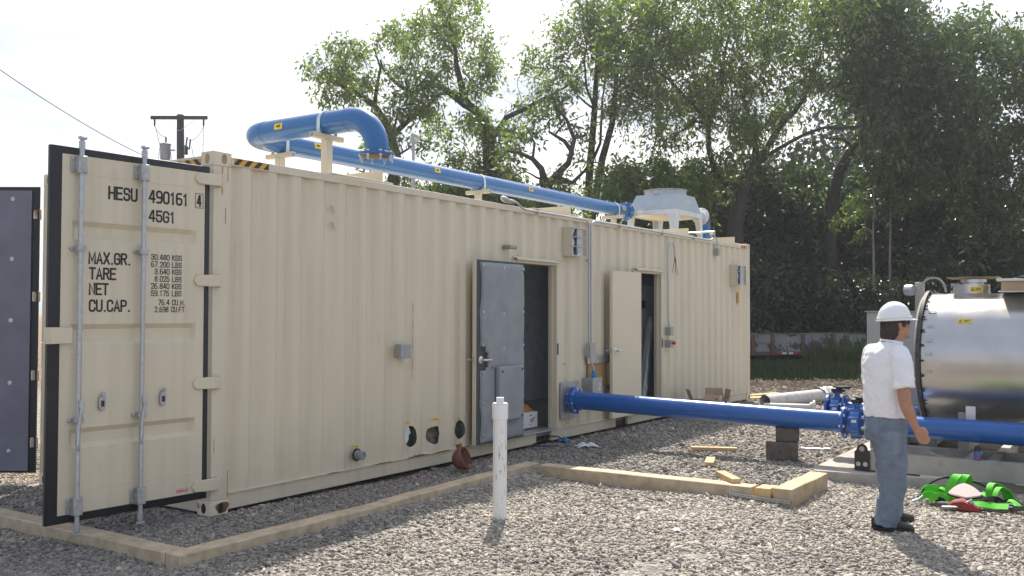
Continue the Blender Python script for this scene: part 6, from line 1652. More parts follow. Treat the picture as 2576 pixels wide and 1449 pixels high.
# leftmost open tree
D_ = 27.0
tk = trunk_pts([(990,450),(996,391),(985,345)], D_, 0.22, 0.14)
xl = [limb_pts([(985,345),(973,312),(942,266),(910,242),(870,222),(840,203),(815,170)], D_, 0.15, 0.03, -0.8), limb_pts([(985,345),(1004,325),(1035,297),(1075,270),(1100,240)], D_, 0.12, 0.03, 1.0), limb_pts([(942,266),(948,220),(957,170),(940,120)], D_, 0.08, 0.02)]
cl = poly_clumps([(790,175),(830,110),(905,100),(925,70),(985,60),(1040,120),(1040,250),(960,330),(1010,370),(890,420),(870,300),(820,235)], 34, 25.8, 28.5, 0.34, 0.62, gaps=[(900,330,60,55),(840,280,40,40),(960,250,25,35)], minsep=0.7)
cl += [(*ta(x, y, d), r) for x, y, d, r in ((780,178,26,.42),(800,150,26.5,.45),(815,235,26,.45),(925,400,27,.5),(1010,430,27,.6),(1020,480,27,.6),(1060,360,27.5,.5))]
t1 = tree('open_tree', 'sparse leaning tree with bare outer twigs, left of all the other trees', (tk[0][0], tk[0][1], 0), tk, cl, 5200, 0.185, M['leaf'], 0.55, 30, GT, extra_limbs=xl)
# second tree, thick ivied trunk
D_ = 28.5
tk = trunk_pts([(1235,470),(1231,410),(1228,350),(1215,300),(1190,272)], D_, 0.28, 0.16)
xl = [limb_pts([(1190,272),(1168,262),(1160,211),(1148,165),(1145,129),(1137,78),(1130,20)], D_, 0.17, 0.03), limb_pts([(1172,266),(1133,234),(1110,218),(1086,213),(1035,234),(993,207),(962,170),(957,150)], D_, 0.13, 0.03, -1.2),
      limb_pts([(1235,350),(1250,332),(1275,295),(1328,270),(1360,252),(1387,238),(1430,215)], D_, 0.13, 0.03, -0.5), limb_pts([(1145,135),(1120,112),(1090,60),(1080,20)], D_, 0.07, 0.02, 1)]
cl = poly_clumps([(1000,120),(1040,30),(1080,-20),(1200,-30),(1235,90),(1265,170),(1240,210),(1300,230),(1330,170),(1440,160),(1470,240),(1380,330),(1330,370),(1250,330),(1160,360),(1060,330),(1010,250)], 52, 27, 30.5, 0.38, 0.70, gaps=[(1290,130,60,60),(1380,320,60,40),(1020,190,25,30),(1230,250,25,25),(1110,300,30,22)], minsep=0.68)
cl += [(*ta(x, y, d), r) for x, y, d, r in ((1225,330,28.2,.7),(1245,380,28.2,.7),(1220,420,28.2,.75),(1255,440,28,.8),(1190,440,28,.7),(1150,400,28.5,.6),(1100,420,28.5,.6),(1120,470,28,.6),(1060,470,28,.55),(1290,470,28,.6),(1330,130,29,.45),(1325,170,29,.4))]
t2 = tree('ivied_tree', 'tall tree with thick ivy clad trunk behind the middle of the roof pipe', (tk[0][0], tk[0][1], 0), tk, cl, 11500, 0.19, M['leaf'], 0.5, 34, GT, extra_limbs=xl)
# nearly bare twisted tree
D_ = 26.5
tk = trunk_pts([(1372,520),(1376,480),(1368,450)], D_, 0.24, 0.17)
xl = [limb_pts([(1368,450),(1362,425),(1340,400),(1309,385),(1275,380)], D_, 0.13, 0.03, -1), limb_pts([(1376,470),(1400,440),(1430,410),(1438,380),(1420,355),(1395,340),(1380,330)], D_, 0.14, 0.03, 1), limb_pts([(1430,410),(1445,350),(1425,300),(1400,270),(1385,240)], D_, 0.09, 0.02), limb_pts([(1395,445),(1440,460),(1470,430),(1490,400)], D_, 0.10, 0.02, 1),
      limb_pts([(1340,400),(1345,360),(1330,330),(1350,300)], D_, 0.05, 0.015), limb_pts([(1395,340),(1420,310),(1470,290)], D_, 0.04, 0.012, 1)]
cl = [(*ta(x, y, d), r) for x, y, d, r in ((1280,385,26,.35),(1310,350,26,.3),(1390,470,26.5,.5),(1350,500,26,.5),(1430,490,27,.5),(1400,250,27,.4),(1360,290,26.5,.3),(1460,330,27,.35),(1410,300,27,.25),(1465,400,27,.4),(1300,440,26,.4),(1340,330,26.3,.25))]
t3 = tree('twisted_tree', 'nearly bare tree with curving dark limbs behind the pipe, between ivied and slender trees', (tk[0][0], tk[0][1], 0), tk, cl, 1768, 0.210, M['leaf'], 0.4, 34, GT, extra_limbs=xl, spread=1.25)
# slender pair
D_ = 29.5
tk = trunk_pts([(1477,543),(1484,420),(1496,273),(1500,190),(1504,117)], D_, 0.19, 0.06)
xl = [limb_pts([(1484,420),(1510,360),(1515,250),(1530,170)], D_, 0.07, 0.02), limb_pts([(1496,273),(1475,220),(1470,150),(1480,90)], D_, 0.06, 0.02)]
cl = poly_clumps([(1400,60),(1440,20),(1465,-20),(1540,-20),(1560,110),(1530,200),(1470,150),(1410,110)], 18, 28.5, 30.5, 0.5, 0.85)
cl += [(*ta(x, y, d), r) for x, y, d, r in ((1395,130,29,.5),(1360,150,29,.45),(1440,210,29,.4),(1500,330,29.5,.35),(1520,430,29,.4),(1490,480,29,.45),(1465,520,29,.4))]
t4 = tree('slender_tree', 'tall thin tree with a high leafy top above the pipe end', (tk[0][0], tk[0][1], 0), tk, cl, 3900, 0.19, M['leaf'], 0.45, 28, GT, extra_limbs=xl)
D_ = 28.0
tk = trunk_pts([(1489,545),(1515,400),(1540,312),(1548,230),(1552,150)], D_, 0.17, 0.06)
cl = poly_clumps([(1510,40),(1600,-20),(1640,60),(1620,200),(1590,280),(1545,300),(1520,180)], 18, 27, 29, 0.5, 0.9)
cl += [(*ta(x, y, d), r) for x, y, d, r in ((1530,470,28,.5),(1500,520,28,.5),(1560,490,28,.5),(1545,520,28,.4))]
t4b = tree('slender_tree', 'thin curving tree just left of the broad willow crown', (tk[0][0], tk[0][1], 0), tk, cl, 3400, 0.19, M['leaf'], 0.5, 26, GT)
# broad willow like tree
D_ = 27.5
tk = trunk_pts([(1850,560),(1868,470),(1885,430),(1905,408)], D_, 0.30, 0.19)
xl = [limb_pts([(1905,408),(1935,365),(1965,312),(2000,280),(2021,250),(2051,174),(2075,110)], D_, 0.14, 0.03, 1), limb_pts([(1900,415),(1940,385),(1986,358),(2030,335),(2073,321),(2130,322),(2182,312)], D_, 0.08, 0.035, -0.5),
      limb_pts([(1860,480),(1800,440),(1784,380),(1782,304),(1735,256),(1683,200),(1640,170),(1595,165)], D_, 0.12, 0.02, -1), limb_pts([(1784,304),(1815,220),(1820,150),(1835,80)], D_, 0.12, 0.03, 1), limb_pts([(1790,315),(1750,305),(1720,325),(1690,345)], D_, 0.06, 0.015, -1), limb_pts([(1905,405),(1895,330),(1870,250),(1880,160)], D_, 0.12, 0.03, 1.5)]
GAP = [(2085,345,75,52),(2130,290,45,35),(1690,430,105,42),(1625,400,70,55),(2010,395,50,25)]
cl = poly_clumps([(1580,30),(1640,-60),(2150,-60),(2160,120),(2120,230),(2030,250),(1990,300),(1930,330),(1900,380),(1860,330),(1800,290),(1700,330),(1620,300),(1575,210)], 105, 25.5, 30, 0.6, 1.1, gaps=GAP, minsep=0.58)
cl += [(*ta(x, y, d), r) for x, y, d, r in ((1690,345,26.5,.5),(1650,340,26.5,.45),(1640,385,26.5,.4),(1755,400,27,.7),(1800,400,27,.7),(1830,430,27,.7),(1790,450,27,.7),(1845,380,27.5,.6),(1700,365,26.5,.4))]
t5 = tree('willow_tree', 'broad willow like tree rising above the silver cooler', (tk[0][0], tk[0][1], 0), tk, cl, 31000, 0.205, M['leaf'], 0.55, 30, GT, extra_limbs=xl, wide=0.17)
# its neighbour
D_ = 29.0
tk = trunk_pts([(2090,520),(2112,430),(2135,385),(2160,362)], D_, 0.25, 0.17)
xl = [limb_pts([(2160,362),(2190,325),(2200,280),(2203,243),(2215,150),(2220,60)], D_, 0.14, 0.04), limb_pts([(2160,362),(2185,330),(2240,290),(2300,230),(2330,160)], D_, 0.14, 0.03), limb_pts([(2150,372),(2120,350),(2075,345),(2060,350)], D_, 0.05, 0.015, -1)]
cl = poly_clumps([(2130,-60),(2250,-50),(2285,40),(2320,85),(2385,85),(2420,210),(2430,330),(2400,420),(2300,440),(2230,400),(2200,330),(2180,280),(2140,240),(2150,100)], 85, 26.5, 31, 0.65, 1.15, gaps=[(2085,345,75,52),(2290,350,40,25),(2250,190,30,25),(2180,170,25,25)], minsep=0.62)
cl += [(*ta(x, y, d), r) for x, y, d, r in ((2190,395,28,.6),(2200,440,28,.7),(2250,470,28,.8),(2040,440,28,.6),(1990,460,28,.6),(2060,465,28,.6))]
t6 = tree('broad_tree', 'dense dark tree with an arching trunk right of the willow', (tk[0][0], tk[0][1], 0), tk, cl, 27200, 0.229, M['leaf_dark'], 0.35, 30, GT, extra_limbs=xl)
# right edge trees
D_ = 30.0
tk = trunk_pts([(2470,700),(2462,560),(2455,430),(2450,300),(2452,180)], D_, 0.3, 0.08)
cl = poly_clumps([(2400,150),(2430,75),(2450,50),(2480,95),(2510,105),(2576,95),(2680,110),(2690,700),(2560,720),(2440,640),(2400,420),(2420,260)], 85, 27.5, 32, 0.7, 1.2, gaps=[(2490,330,35,30),(2450,470,30,20),(2540,560,30,40),(2480,200,25,25)], minsep=0.62)
t7 = tree('dense_tree', 'dense dark tree closing the right edge of the view', (tk[0][0], tk[0][1], 0), tk, cl, 27200, 0.235, M['leaf_dark'], 0.35, 30, GT)
D_ = 34.0
tk = trunk_pts([(2270,640),(2275,500),(2280,400)], D_, 0.35, 0.15)
cl = poly_clumps([(1960,480),(2060,460),(2180,440),(2300,420),(2420,420),(2500,520),(2520,700),(2300,740),(2100,640),(1990,560)], 75, 31.5, 35.5, 0.8, 1.4, minsep=0.45, gaps=[(2030,545,36,16),(2240,590,120,60)])
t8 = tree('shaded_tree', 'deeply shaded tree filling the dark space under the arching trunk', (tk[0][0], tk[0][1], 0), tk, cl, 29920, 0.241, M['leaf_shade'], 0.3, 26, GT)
D_ = 31.0
tk = trunk_pts([(1900,720),(1905,620),(1915,560)], D_, 0.25, 0.12)
cl = poly_clumps([(1760,470),(1860,440),(1930,430),(2010,480),(2090,520),(2120,620),(2010,700),(1900,760),(1860,640),(1780,560)], 60, 28.5, 33, 0.7, 1.2, minsep=0.45, gaps=[(2030,545,30,14)])
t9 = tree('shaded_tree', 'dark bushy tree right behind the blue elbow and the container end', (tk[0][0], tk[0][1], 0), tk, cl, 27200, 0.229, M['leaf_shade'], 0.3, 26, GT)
# bushes
GB = 'bushes at the foot of the trees'
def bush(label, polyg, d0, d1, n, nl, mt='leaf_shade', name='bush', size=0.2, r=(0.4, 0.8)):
    cl = poly_clumps(polyg, n, d0, d1, *r, minsep=0.4)
    cx = np.mean([c[0] for c in cl]); cy = np.mean([c[1] for c in cl])
    tk = [(cx, cy, 0, 0.10), (cx+0.05, cy, 0.5, 0.08), (cx, cy+0.05, 1.0, 0.06)]
    return tree(name, label, (cx, cy, 0), tk, cl, nl, size, M[mt], 0.35, 24, GB, cat='bush')
bush('leafy bush filling the gap below the slender trees, left of the cooler', [(1540,450),(1600,420),(1660,420),(1760,440),(1800,500),(1790,600),(1640,610),(1560,560)], 25.5, 27.5, 30, 15000, 'leaf')
bush('low bush behind the roof curb under the ivied tree', [(1000,500),(1080,450),(1160,470),(1290,470),(1390,500),(1400,580),(1100,560)], 26.5, 28.0, 24, 9000, 'leaf')
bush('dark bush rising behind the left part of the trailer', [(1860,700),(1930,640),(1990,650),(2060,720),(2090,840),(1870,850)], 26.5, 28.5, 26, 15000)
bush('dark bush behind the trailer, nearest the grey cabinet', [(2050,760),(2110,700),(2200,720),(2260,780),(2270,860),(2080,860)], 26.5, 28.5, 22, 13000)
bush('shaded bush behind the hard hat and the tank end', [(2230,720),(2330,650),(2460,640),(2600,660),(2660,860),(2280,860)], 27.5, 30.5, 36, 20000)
# pale saplings lit between the dark trees
for (x, y0, y1, d, lab) in ((2197, 640, 470, 27.2, 'thin pale sapling stem left of the other, with sunlit leaves'), (2240, 660, 420, 27.8, 'thin pale sapling stem right of the other in the dark wood')):
    b = ta(x, y0, d); tk = [(b[0], b[1], 0, 0.045), *[(*ta(x+RNG.uniform(-3,3), y, d), 0.04-0.008*i) for i, y in enumerate(np.linspace(y0, y1, 4))]]
    cl = [(*ta(x+dx, yy, d-0.3), .22) for dx, yy in ((-70, 520), (-55, 555), (-30, 590), (-95, 560), (-40, 500), (-20, 535))] if x < 2200 else [(*ta(x+dx, yy, d-0.3), .25) for dx, yy in ((10, 480), (-20, 430), (30, 520))]
    s = tree('sapling', lab, (b[0], b[1], 0), tk, cl, 900, 0.13, M['leaf'], 0.3, 12, 'pale saplings in the dark wood')
    for ch in s.children:
        if ch.name.startswith('trunk'): ch.data.materials[0] = M['sapling_bark']
# the wood behind reads as one mass
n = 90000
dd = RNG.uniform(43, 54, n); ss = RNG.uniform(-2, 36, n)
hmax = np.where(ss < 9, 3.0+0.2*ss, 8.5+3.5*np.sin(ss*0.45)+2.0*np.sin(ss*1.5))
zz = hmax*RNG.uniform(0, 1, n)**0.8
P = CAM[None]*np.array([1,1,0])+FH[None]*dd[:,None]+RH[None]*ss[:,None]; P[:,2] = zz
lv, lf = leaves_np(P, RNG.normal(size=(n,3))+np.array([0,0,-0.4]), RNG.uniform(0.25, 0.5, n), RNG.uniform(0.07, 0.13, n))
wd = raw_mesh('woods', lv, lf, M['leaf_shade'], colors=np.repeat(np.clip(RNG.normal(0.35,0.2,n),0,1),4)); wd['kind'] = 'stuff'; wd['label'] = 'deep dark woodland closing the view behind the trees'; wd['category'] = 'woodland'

# ------------------------------------------------------------------ grass and weeds
def blades(n, dfun, sfun, hfun, w, name, label):
    dd = dfun(n); ss = sfun(n, dd); h = hfun(n, dd)
    P = CAM[None]*np.array([1,1,0])+FH[None]*dd[:,None]+RH[None]*ss[:,None]; P[:,2] = -0.02
    a = RNG.uniform(0, 2*math.pi, n); lean = RNG.normal(0, 0.22, (n, 2))*h[:,None]
    side = np.stack([np.cos(a), np.sin(a), np.zeros(n)], 1)*w
    tip = P+np.concatenate([lean, h[:,None]], 1); mid = P+np.concatenate([lean*0.35, h[:,None]*0.6], 1)
    v = np.stack([P-side, P+side, mid+side*0.7, tip, mid-side*0.7], 1).reshape(-1, 3)
    F = np.arange(n*5).reshape(-1, 5)
    o = raw_mesh(name, v, F, M['grass'], colors=np.repeat(np.clip(RNG.normal(0.5,0.22,n),0,1),5)); o['kind'] = 'stuff'; o['label'] = label; o['category'] = 'grass'; return o
blades(26000, lambda n: 22.9+RNG.beta(1.1,1.5,n)*7+RNG.normal(0,0.3,n), lambda n, d: RNG.uniform(0, 16, n), lambda n, d: RNG.uniform(0.10, 0.30, n)*np.clip((d-22.2)/1.8, 0.3, 1.3), 0.016, 'grass', 'rough green grass between the dirt belt and the old trailer')
blades(6500, lambda n: RNG.uniform(26.4, 27.8, n), lambda n, d: 8.6+5*RNG.beta(1.1,1.0,n), lambda n, d: RNG.uniform(0.30, 0.62, n)*np.where(RNG.uniform(size=n) < 0.15, 1.7, 1), 0.02, 'tall_weeds', 'tall dark weeds growing up in front of the trailer')
# ------------------------------------------------------------------ old trailer
TA, TB = yard(28.0, 4.2), yard(28.4, 11.8)
td = (TB-TA)/np.linalg.norm(TB-TA); tn_ = np.array([-td[1], td[0], 0]); TLn = np.linalg.norm(TB-TA)
def TP_(u, n, z): return TA+td*u+tn_*n+np.array([0,0,z])
def tbox(mm, u0, u1, n0, n1, z0, z1): mm.add([TP_(u,n,z) for z in (z0,z1) for u,n in ((u0,n0),(u1,n0),(u1,n1),(u0,n1))], [[0,3,2,1],[4,5,6,7],[0,1,5,4],[1,2,6,5],[2,3,7,6],[3,0,4,7]])
TRL = thing('old_trailer', 'old flat trailer with peeling white side boards, overgrown by weeds', 'trailer', (TA+TB)/2)
us = [0, 1.0, 2.0, 3.0, 3.6, 4.52, 5.45, 6.5, TLn]
for i in range(len(us)-1):
    m = MB(); tbox(m, us[i]+0.05, us[i+1]-0.05, 0.02, 0.06, 0.47, 0.985); m.build('side_board', M['peel'], TRL)
m = MB()
for u in us: tbox(m, max(0,u-0.05), min(TLn,u+0.05), -0.03, 0.07, 0.36, 0.995)
tbox(m, 0, TLn, -0.01, 0.075, 0.9951, 1.015); m.build('stake_post', M['trailer_frame'], TRL)
m = MB(); tbox(m, 0, TLn, 0.0, 0.09, 0.36, 0.465); tbox(m, 0, TLn, 0.10, 2.3, 0.42, 0.465); m.build('side_rail', M['trailer_frame'], TRL)
m = MB(); tbox(m, 0, TLn, 0.6, 0.8, 0.20, 0.355); tbox(m, 0, TLn, 1.5, 1.7, 0.20, 0.355); m.build('chassis', M['blackpaint'], TRL)
m = MB(); tbox(m, 0, TLn, 2.24, 2.3, 0.47, 0.985); m.build('far_board', M['peel'], TRL)
for u in (0.8, 1.7):
    for n in (0.15, 1.85):
        m = MB(); m.lathe(TP_(u, n, 0.33), tn_, [(0,0.2),(0.02,0.31),(0.06,0.34),(0.2,0.34),(0.24,0.31),(0.26,0.2)], n=28); w = m.build('wheel', M['black'], TRL)
        m = MB(); m.lathe(TP_(u, n-0.004, 0.33), tn_, [(0,0.05),(0.003,0.18),(0.06,0.19)], n=20); m.build('rim', M['trailer_frame'], w)
m = MB(); tbox(m, 0.5, 0.6, 0.3, 0.4, 0.0, 0.355); tbox(m, TLn-0.8, TLn-0.7, 0.3, 0.4, 0.0, 0.355); m.build('landing_leg', M['trailer_frame'], TRL)
for u0, cols in ((3.74, ('redplastic','white_card')), (4.08, ('white_card','redplastic'))):
    for k, c_ in enumerate(cols):
        m = MB(); tbox(m, u0+0.14*k, u0+0.135+0.14*k, -0.006, -0.001, 0.395, 0.45); m.build('reflector_tape', M[c_], TRL, smooth=0)
m = MB(); tbox(m, 3.12, 3.42, -0.0, 0.018, 0.72, 0.735); m.build('board_latch', M['trailer_frame'], TRL)
# purple loosestrife by the trailer
fl_ = thing('purple_flower', 'tall purple flower spikes by the trailer', 'flower', yard(27.2, 8.9))
for k in range(5):
    m = MB(); m2 = MB()
    b = yard(27.1+0.2*math.sin(k*2.2), 8.55+0.11*k); h = 0.85+0.12*math.sin(k*1.7)
    m.tube([b, b+V3((0.03*math.sin(k),0.02,h*0.6)), b+V3((0.06*math.sin(k),0.03,h*0.85))], 0.01, n=5)
    m2.tube([b+V3((0.06*math.sin(k),0.03,h*0.84)), b+V3((0.07*math.sin(k),0.03,h*0.95)), b+V3((0.09*math.sin(k),0.03,h*1.06))], [0.02,0.025,0.006], n=6)
    m.build('stem', M['grass'], fl_); m2.build('flower_spike', M['flower'], fl_)

# ------------------------------------------------------------------ power pole behind the container
PB = V3((20.4, 27.75, 0))
pd_ = RH
PP = thing('power_pole', 'dark timber power pole with crossarm behind the container corner', 'power pole', PB)
m = MB(); m.tube([PB, PB+V3((0,0,5)), PB+V3((-0.06,0.06,9.98))], [0.20, 0.18, 0.145], n=14); m.build('pole', M['polewood'], PP)
def pp(s_, z, f_=0.0): return PB+RH*s_+FH*f_+V3((0,0,z))-RH*0.05
m = MB(); m.obox(pp(-0.02, 9.82, -0.2), RH*1.20, FH*0.05, (0,0,0.075)); m.build('crossarm', M['polewood'], PP, bevel=0.01)
m = MB()
for s_ in (-0.72, 0.68): m.obox((pp(s_, 9.74, -0.23)+pp(0, 9.25, -0.2))/2, (pp(s_, 9.74, -0.23)-pp(0, 9.25, -0.2))/2, FH*0.006, np.cross((pp(s_,9.74,-0.23)-pp(0,9.25,-0.2))/2, FH)*0.02)
m.build('crossarm_brace', M['galv_dull'], PP)
m = MB()
for s_ in (-1.05, 1.02):
    m.lathe(pp(s_, 9.74, -0.2), (0,0,-1), [(0,0.03),(0.05,0.05),(0.06,0.03),(0.11,0.05),(0.12,0.03),(0.17,0.045),(0.3,0.02)], n=12)
m.build('insulator', M['shoe'], PP)
for s_, f_ in ((-0.62, -0.1), (0.14, -0.35)):
    if s_ < 0:
        m = MB(); m.lathe(pp(s_, 8.05, f_), (0,0,1), [(0,0.18),(0.02,0.21),(0.62,0.215),(0.64,0.235),(0.67,0.235),(0.70,0.16),(0.72,0.05)], n=24); tr = m.build('transformer_can', M['xfmr'], PP)
        m = MB(); m.lathe(pp(s_+0.02, 8.77, f_), (0,0,1), [(0,0.045),(0.04,0.03),(0.08,0.05),(0.12,0.028),(0.16,0.045),(0.26,0.02)], n=12); m.build('bushing', M['rust'], tr)
        m = MB(); m.box((0,0,0),(0,0,0)) if False else m.obox(pp(s_+0.31, 8.45, f_), RH*0.10, FH*0.03, (0,0,0.03)); m.build('hanger', M['galv_dull'], tr)
m = MB()
for k, s_ in enumerate((0.28, 0.42)): m.cyl(pp(s_, 8.55-0.1*k, -0.2), pp(s_+0.06, 9.0-0.1*k, -0.22), 0.03, n=8); m.cyl(pp(0.02, 8.6-0.1*k, -0.2), pp(s_, 8.62-0.1*k, -0.2), 0.025, n=6)
m.cyl(pp(0.3, 8.25, -0.2), pp(0.3, 8.6, -0.2), 0.07, n=12); m.build('fused_cutout', M['shoe'], PP)
m = MB()
def sag(a, b, s_=0.2, n=12): 
    a, b = V3(a), V3(b); return [a*(1-t)+b*t-V3((0,0,s_*4*t*(1-t))) for t in np.linspace(0,1,n)]
m.tube(sag(pp(-1.05, 9.45, -0.2), pp(-0.60, 9.02, -0.1), 0.12), 0.010, n=5); m.tube(sag(pp(-1.03, 9.45, -0.2), pp(-0.82, 8.5, -0.1), -0.05), 0.010, n=5); m.tube(sag(pp(1.02, 9.45, -0.2), pp(0.3, 8.95, -0.2), 0.28), 0.010, n=5); m.tube(sag(pp(1.02, 9.45, -0.2), pp(1.0, 7.9, -0.2), 0.0), 0.010, n=5)
m.tube([pp(0.06, 9.7, -0.18), pp(0.08, 8.0, -0.2), pp(0.1, 6.0, -0.2)], 0.012, n=5); m.tube(sag(pp(-0.85, 8.6, -0.1), pp(-0.95, 7.6, -0.1), -0.05), 0.012, n=5); m.tube(sag(pp(-0.4, 8.4, -0.1), pp(-0.33, 7.9, -0.1), 0.0), 0.012, n=5); m.tube(sag(pp(0.48, 8.6, -0.1), pp(0.6, 7.9, -0.1), -0.1), 0.012, n=5)
m.build('jumper_wire', M['cable'], PP)
m = MB(); a = V3(at(-160, 62, 20.0)); b = PB+V3((0,0,7.6)); m.tube([a*(1-t)+b*t-V3((0,0,0.35*4*t*(1-t))) for t in np.linspace(0,1,24)], 0.012, n=6)
wv = m.build('overhead_wire', M['cable']); tag(wv, 'thin dark service wire running down across the sky to the power pole', 'wire')

# ------------------------------------------------------------------ white standpipe
SPB = V3((1.532, -1.707, 0)); SPB[2] = float(zg(SPB[0], SPB[1]))
S_ = thing('standpipe', 'scuffed white plastic standpipe with threaded cap rising from the gravel', 'pipe', SPB)
m = MB(); m.tube([SPB-V3((0,0,0.3)), SPB+V3((0.004,0.002,0.83))], 0.0575, n=32); m.build('pipe_shaft', M['white_pvc'], S_, smooth=60)
rg_ = np.random.default_rng(21)
for k in range(26):
    th = rg_.normal(-2.15, 0.5) if k < 20 else rg_.normal(-2.6, 0.3); zc_ = rg_.choice([0.72, 0.60, 0.50, 0.42, 0.36, 0.2])+rg_.normal(0, 0.03); hh_ = rg_.uniform(0.006, 0.035); w_ = rg_.uniform(0.02, 0.07)
    q = lambda t_, z_: SPB+V3((0.004*z_+0.0582*math.cos(t_), 0.0582*math.sin(t_), z_))
    m = MB(); m.add([q(th-w_*0.3, zc_-hh_), q(th+w_*0.5, zc_-hh_*0.7), q(th+w_, zc_+hh_*0.2), q(th+w_*0.4, zc_+hh_), q(th-w_*0.2, zc_+hh_*0.6)], [[0,1,2,3,4]]); m.build('scuff_mark', M['scuff'], S_, smooth=0)
m = MB(); m.lathe(SPB+V3((0.004,0.002,0.815)), (0,0,1), [(0,0.058),(0.002,0.0655),(0.115,0.0665),(0.118,0.064)], n=36); m.build('coupling', M['white_cap'], S_, smooth=40)
m = MB(); c_ = SPB+V3((0.004,0.002,0.934)); m.lathe(c_, (0,0,1), [(0,0.062),(0.010,0.062),(0.012,0.058)], n=36); m.obox(c_+V3((0,0,0.034)), RH*0.031, FH*0.031, (0,0,0.0215)); m.build('screw_cap', M['white_cap'], S_, bevel=0.002)

# ------------------------------------------------------------------ rusty cap leaning at the container foot
RC = thing('rusty_cap', 'rusty red pipe cap standing on edge by the container rail', 'pipe cap', (2.86, -0.33, 0.0))
ax = V3((0.20, -0.89, 0.38)); ax /= np.linalg.norm(ax); o_ = V3((2.85, -0.33, 0.125))
m = MB(); m.lathe(o_, ax, [(-0.105,0.004),(-0.098,0.04),(-0.075,0.075),(-0.035,0.103),(0.0,0.115),(0.045,0.118),(0.05,0.108),(0.0,0.10),(-0.05,0.075),(-0.075,0.02)], n=36); m.build('cap_shell', M['rust_cap'], RC, smooth=40)
m = MB(); side = np.cross(ax, (0,0,1)); side /= np.linalg.norm(side); upv = np.cross(side, ax)
m.obox(o_+upv*0.125+ax*0.02, side*0.035, ax*0.022, upv*0.028); m.obox(o_-upv*0.10+ax*0.05, side*0.05, ax*0.012, upv*0.02); m.build('cap_lug', M['rust_cap'], RC, bevel=0.006)

# ------------------------------------------------------------------ litter near the wall
def crumple(name, label, cat, c, sx, sy, h, mt, seed, yaw=0.0):
    rg = np.random.default_rng(seed); n = 15; P = []
    ph = rg.uniform(0, 6, 6)
    for i in range(n):
        row = []
        for j in range(n):
            u, v = i/(n-1)*2-1, j/(n-1)*2-1
            r_ = math.hypot(u, v); e = max(0, 1-r_**2*0.55)
            x = u*sx*(1+0.2*math.sin(3*v+ph[0])); y = v*sy*(1+0.2*math.sin(4*u+ph[1]))
            z = h*e*(0.35+0.65*abs(math.sin(3.1*u+ph[2])*math.cos(2.7*v+ph[3])))+0.15*h*rg.uniform()
            row.append((c[0]+x*math.cos(yaw)-y*math.sin(yaw), c[1]+x*math.sin(yaw)+y*math.cos(yaw), float(zg(c[0], c[1]))+0.012+z))
        P.append(row)
    m = MB(); m.sheet(P); o = m.build(name, M[mt], smooth=30); tag(o, label, cat); return o
crumple('blue_rag', 'crumpled blue rag on shaded gravel by the forklift pocket', 'rag', (5.33, -0.06), 0.10, 0.07, 0.06, 'ragblue', 3, 0.4)
crumple('plastic_bag', 'crumpled clear plastic wrapper on the shaded gravel', 'wrapper', (5.08, -0.53), 0.13, 0.06, 0.07, 'clear', 5, -0.7)
crumple('paper_scrap', 'tiny white paper scrap on the gravel in front of the second pocket', 'scrap', (7.35, -0.62), 0.03, 0.02, 0.02, 'ragwhite', 8)
crumple('white_flake', 'pale flake lying on sunlit gravel in the foreground', 'scrap', (2.02, -3.05), 0.045, 0.025, 0.02, 'ragwhite', 9, 0.5)
crumple('brick_chip', 'small orange brick chip on foreground gravel', 'brick chip', (1.42, -2.36), 0.035, 0.016, 0.02, 'rust', 10, -0.8)
m = MB()
zc_ = 0.03
m.tube([(4.5, 0.08-0.10, zc_), (4.62, -0.12, zc_+0.005), (4.72, -0.22, zc_), (4.80, -0.30, zc_)], 0.009, n=6)
m.tube([(4.70, 0.0, zc_), (4.95, 0.02, zc_+0.03), (5.08, 0.05, zc_+0.06), (5.22, -0.02, zc_+0.05), (5.28, -0.11, zc_)], 0.009, n=6)
o = m.build('black_cable', M['cable'], smooth=60); tag(o, 'black cable ends lying on gravel at the forklift pocket', 'cable')

# white carton and orange bag just inside the first doorway
WB = thing('white_carton', 'white printed carton just inside the lined doorway', 'carton', (5.0, 0.42, 0.178))
m = MB(); m.box((4.70, 0.25, 0.182), (5.20, 0.58, 0.375)); m.build('carton_body', M['white_card'], WB, bevel=0.003)
m = MB()
for x_, z_, w_, h_ in ((5.04, 0.335, 0.05, 0.012), (5.07, 0.285, 0.09, 0.008), (5.07, 0.27, 0.08, 0.006), (5.07, 0.255, 0.09, 0.006), (5.02, 0.225, 0.03, 0.010), (5.11, 0.30, 0.05, 0.010)): m.box((x_-w_/2, 0.2485, z_-h_/2), (x_+w_/2, 0.2495, z_+h_/2))
m.build('label_print', M['ink'], WB, smooth=0)
m = MB(); P = []
for i in range(9):
    for_ = []
    for j in range(9):
        u, v = i/8*2-1, j/8*2-1; for_.append((5.10+0.13*u, 0.42+0.11*v, 0.377+0.115*max(0,(1-u*u))*max(0,(1-v*v))*(0.7+0.3*math.sin(5*u+3*v))))
    P.append(for_)
m.sheet(P); o = m.build('orange_bag', M['orange'], smooth=40); tag(o, 'orange brown bag lying on the white carton', 'bag')
# shelves and pipework dimly seen inside
m = MB()
for z_ in (0.95, 1.55, 2.05): m.tube([(4.2, 2.25, z_), (6.6, 2.25, z_)], 0.03, n=8); m.box((4.4, 2.26, z_-0.06), (4.46, 2.318, z_+0.06)); m.box((6.2, 2.26, z_-0.06), (6.26, 2.318, z_+0.06))
o = m.build('indoor_pipework', M['galv_dull']); tag(o, 'pipes running along the dark back wall inside the container', 'pipework')
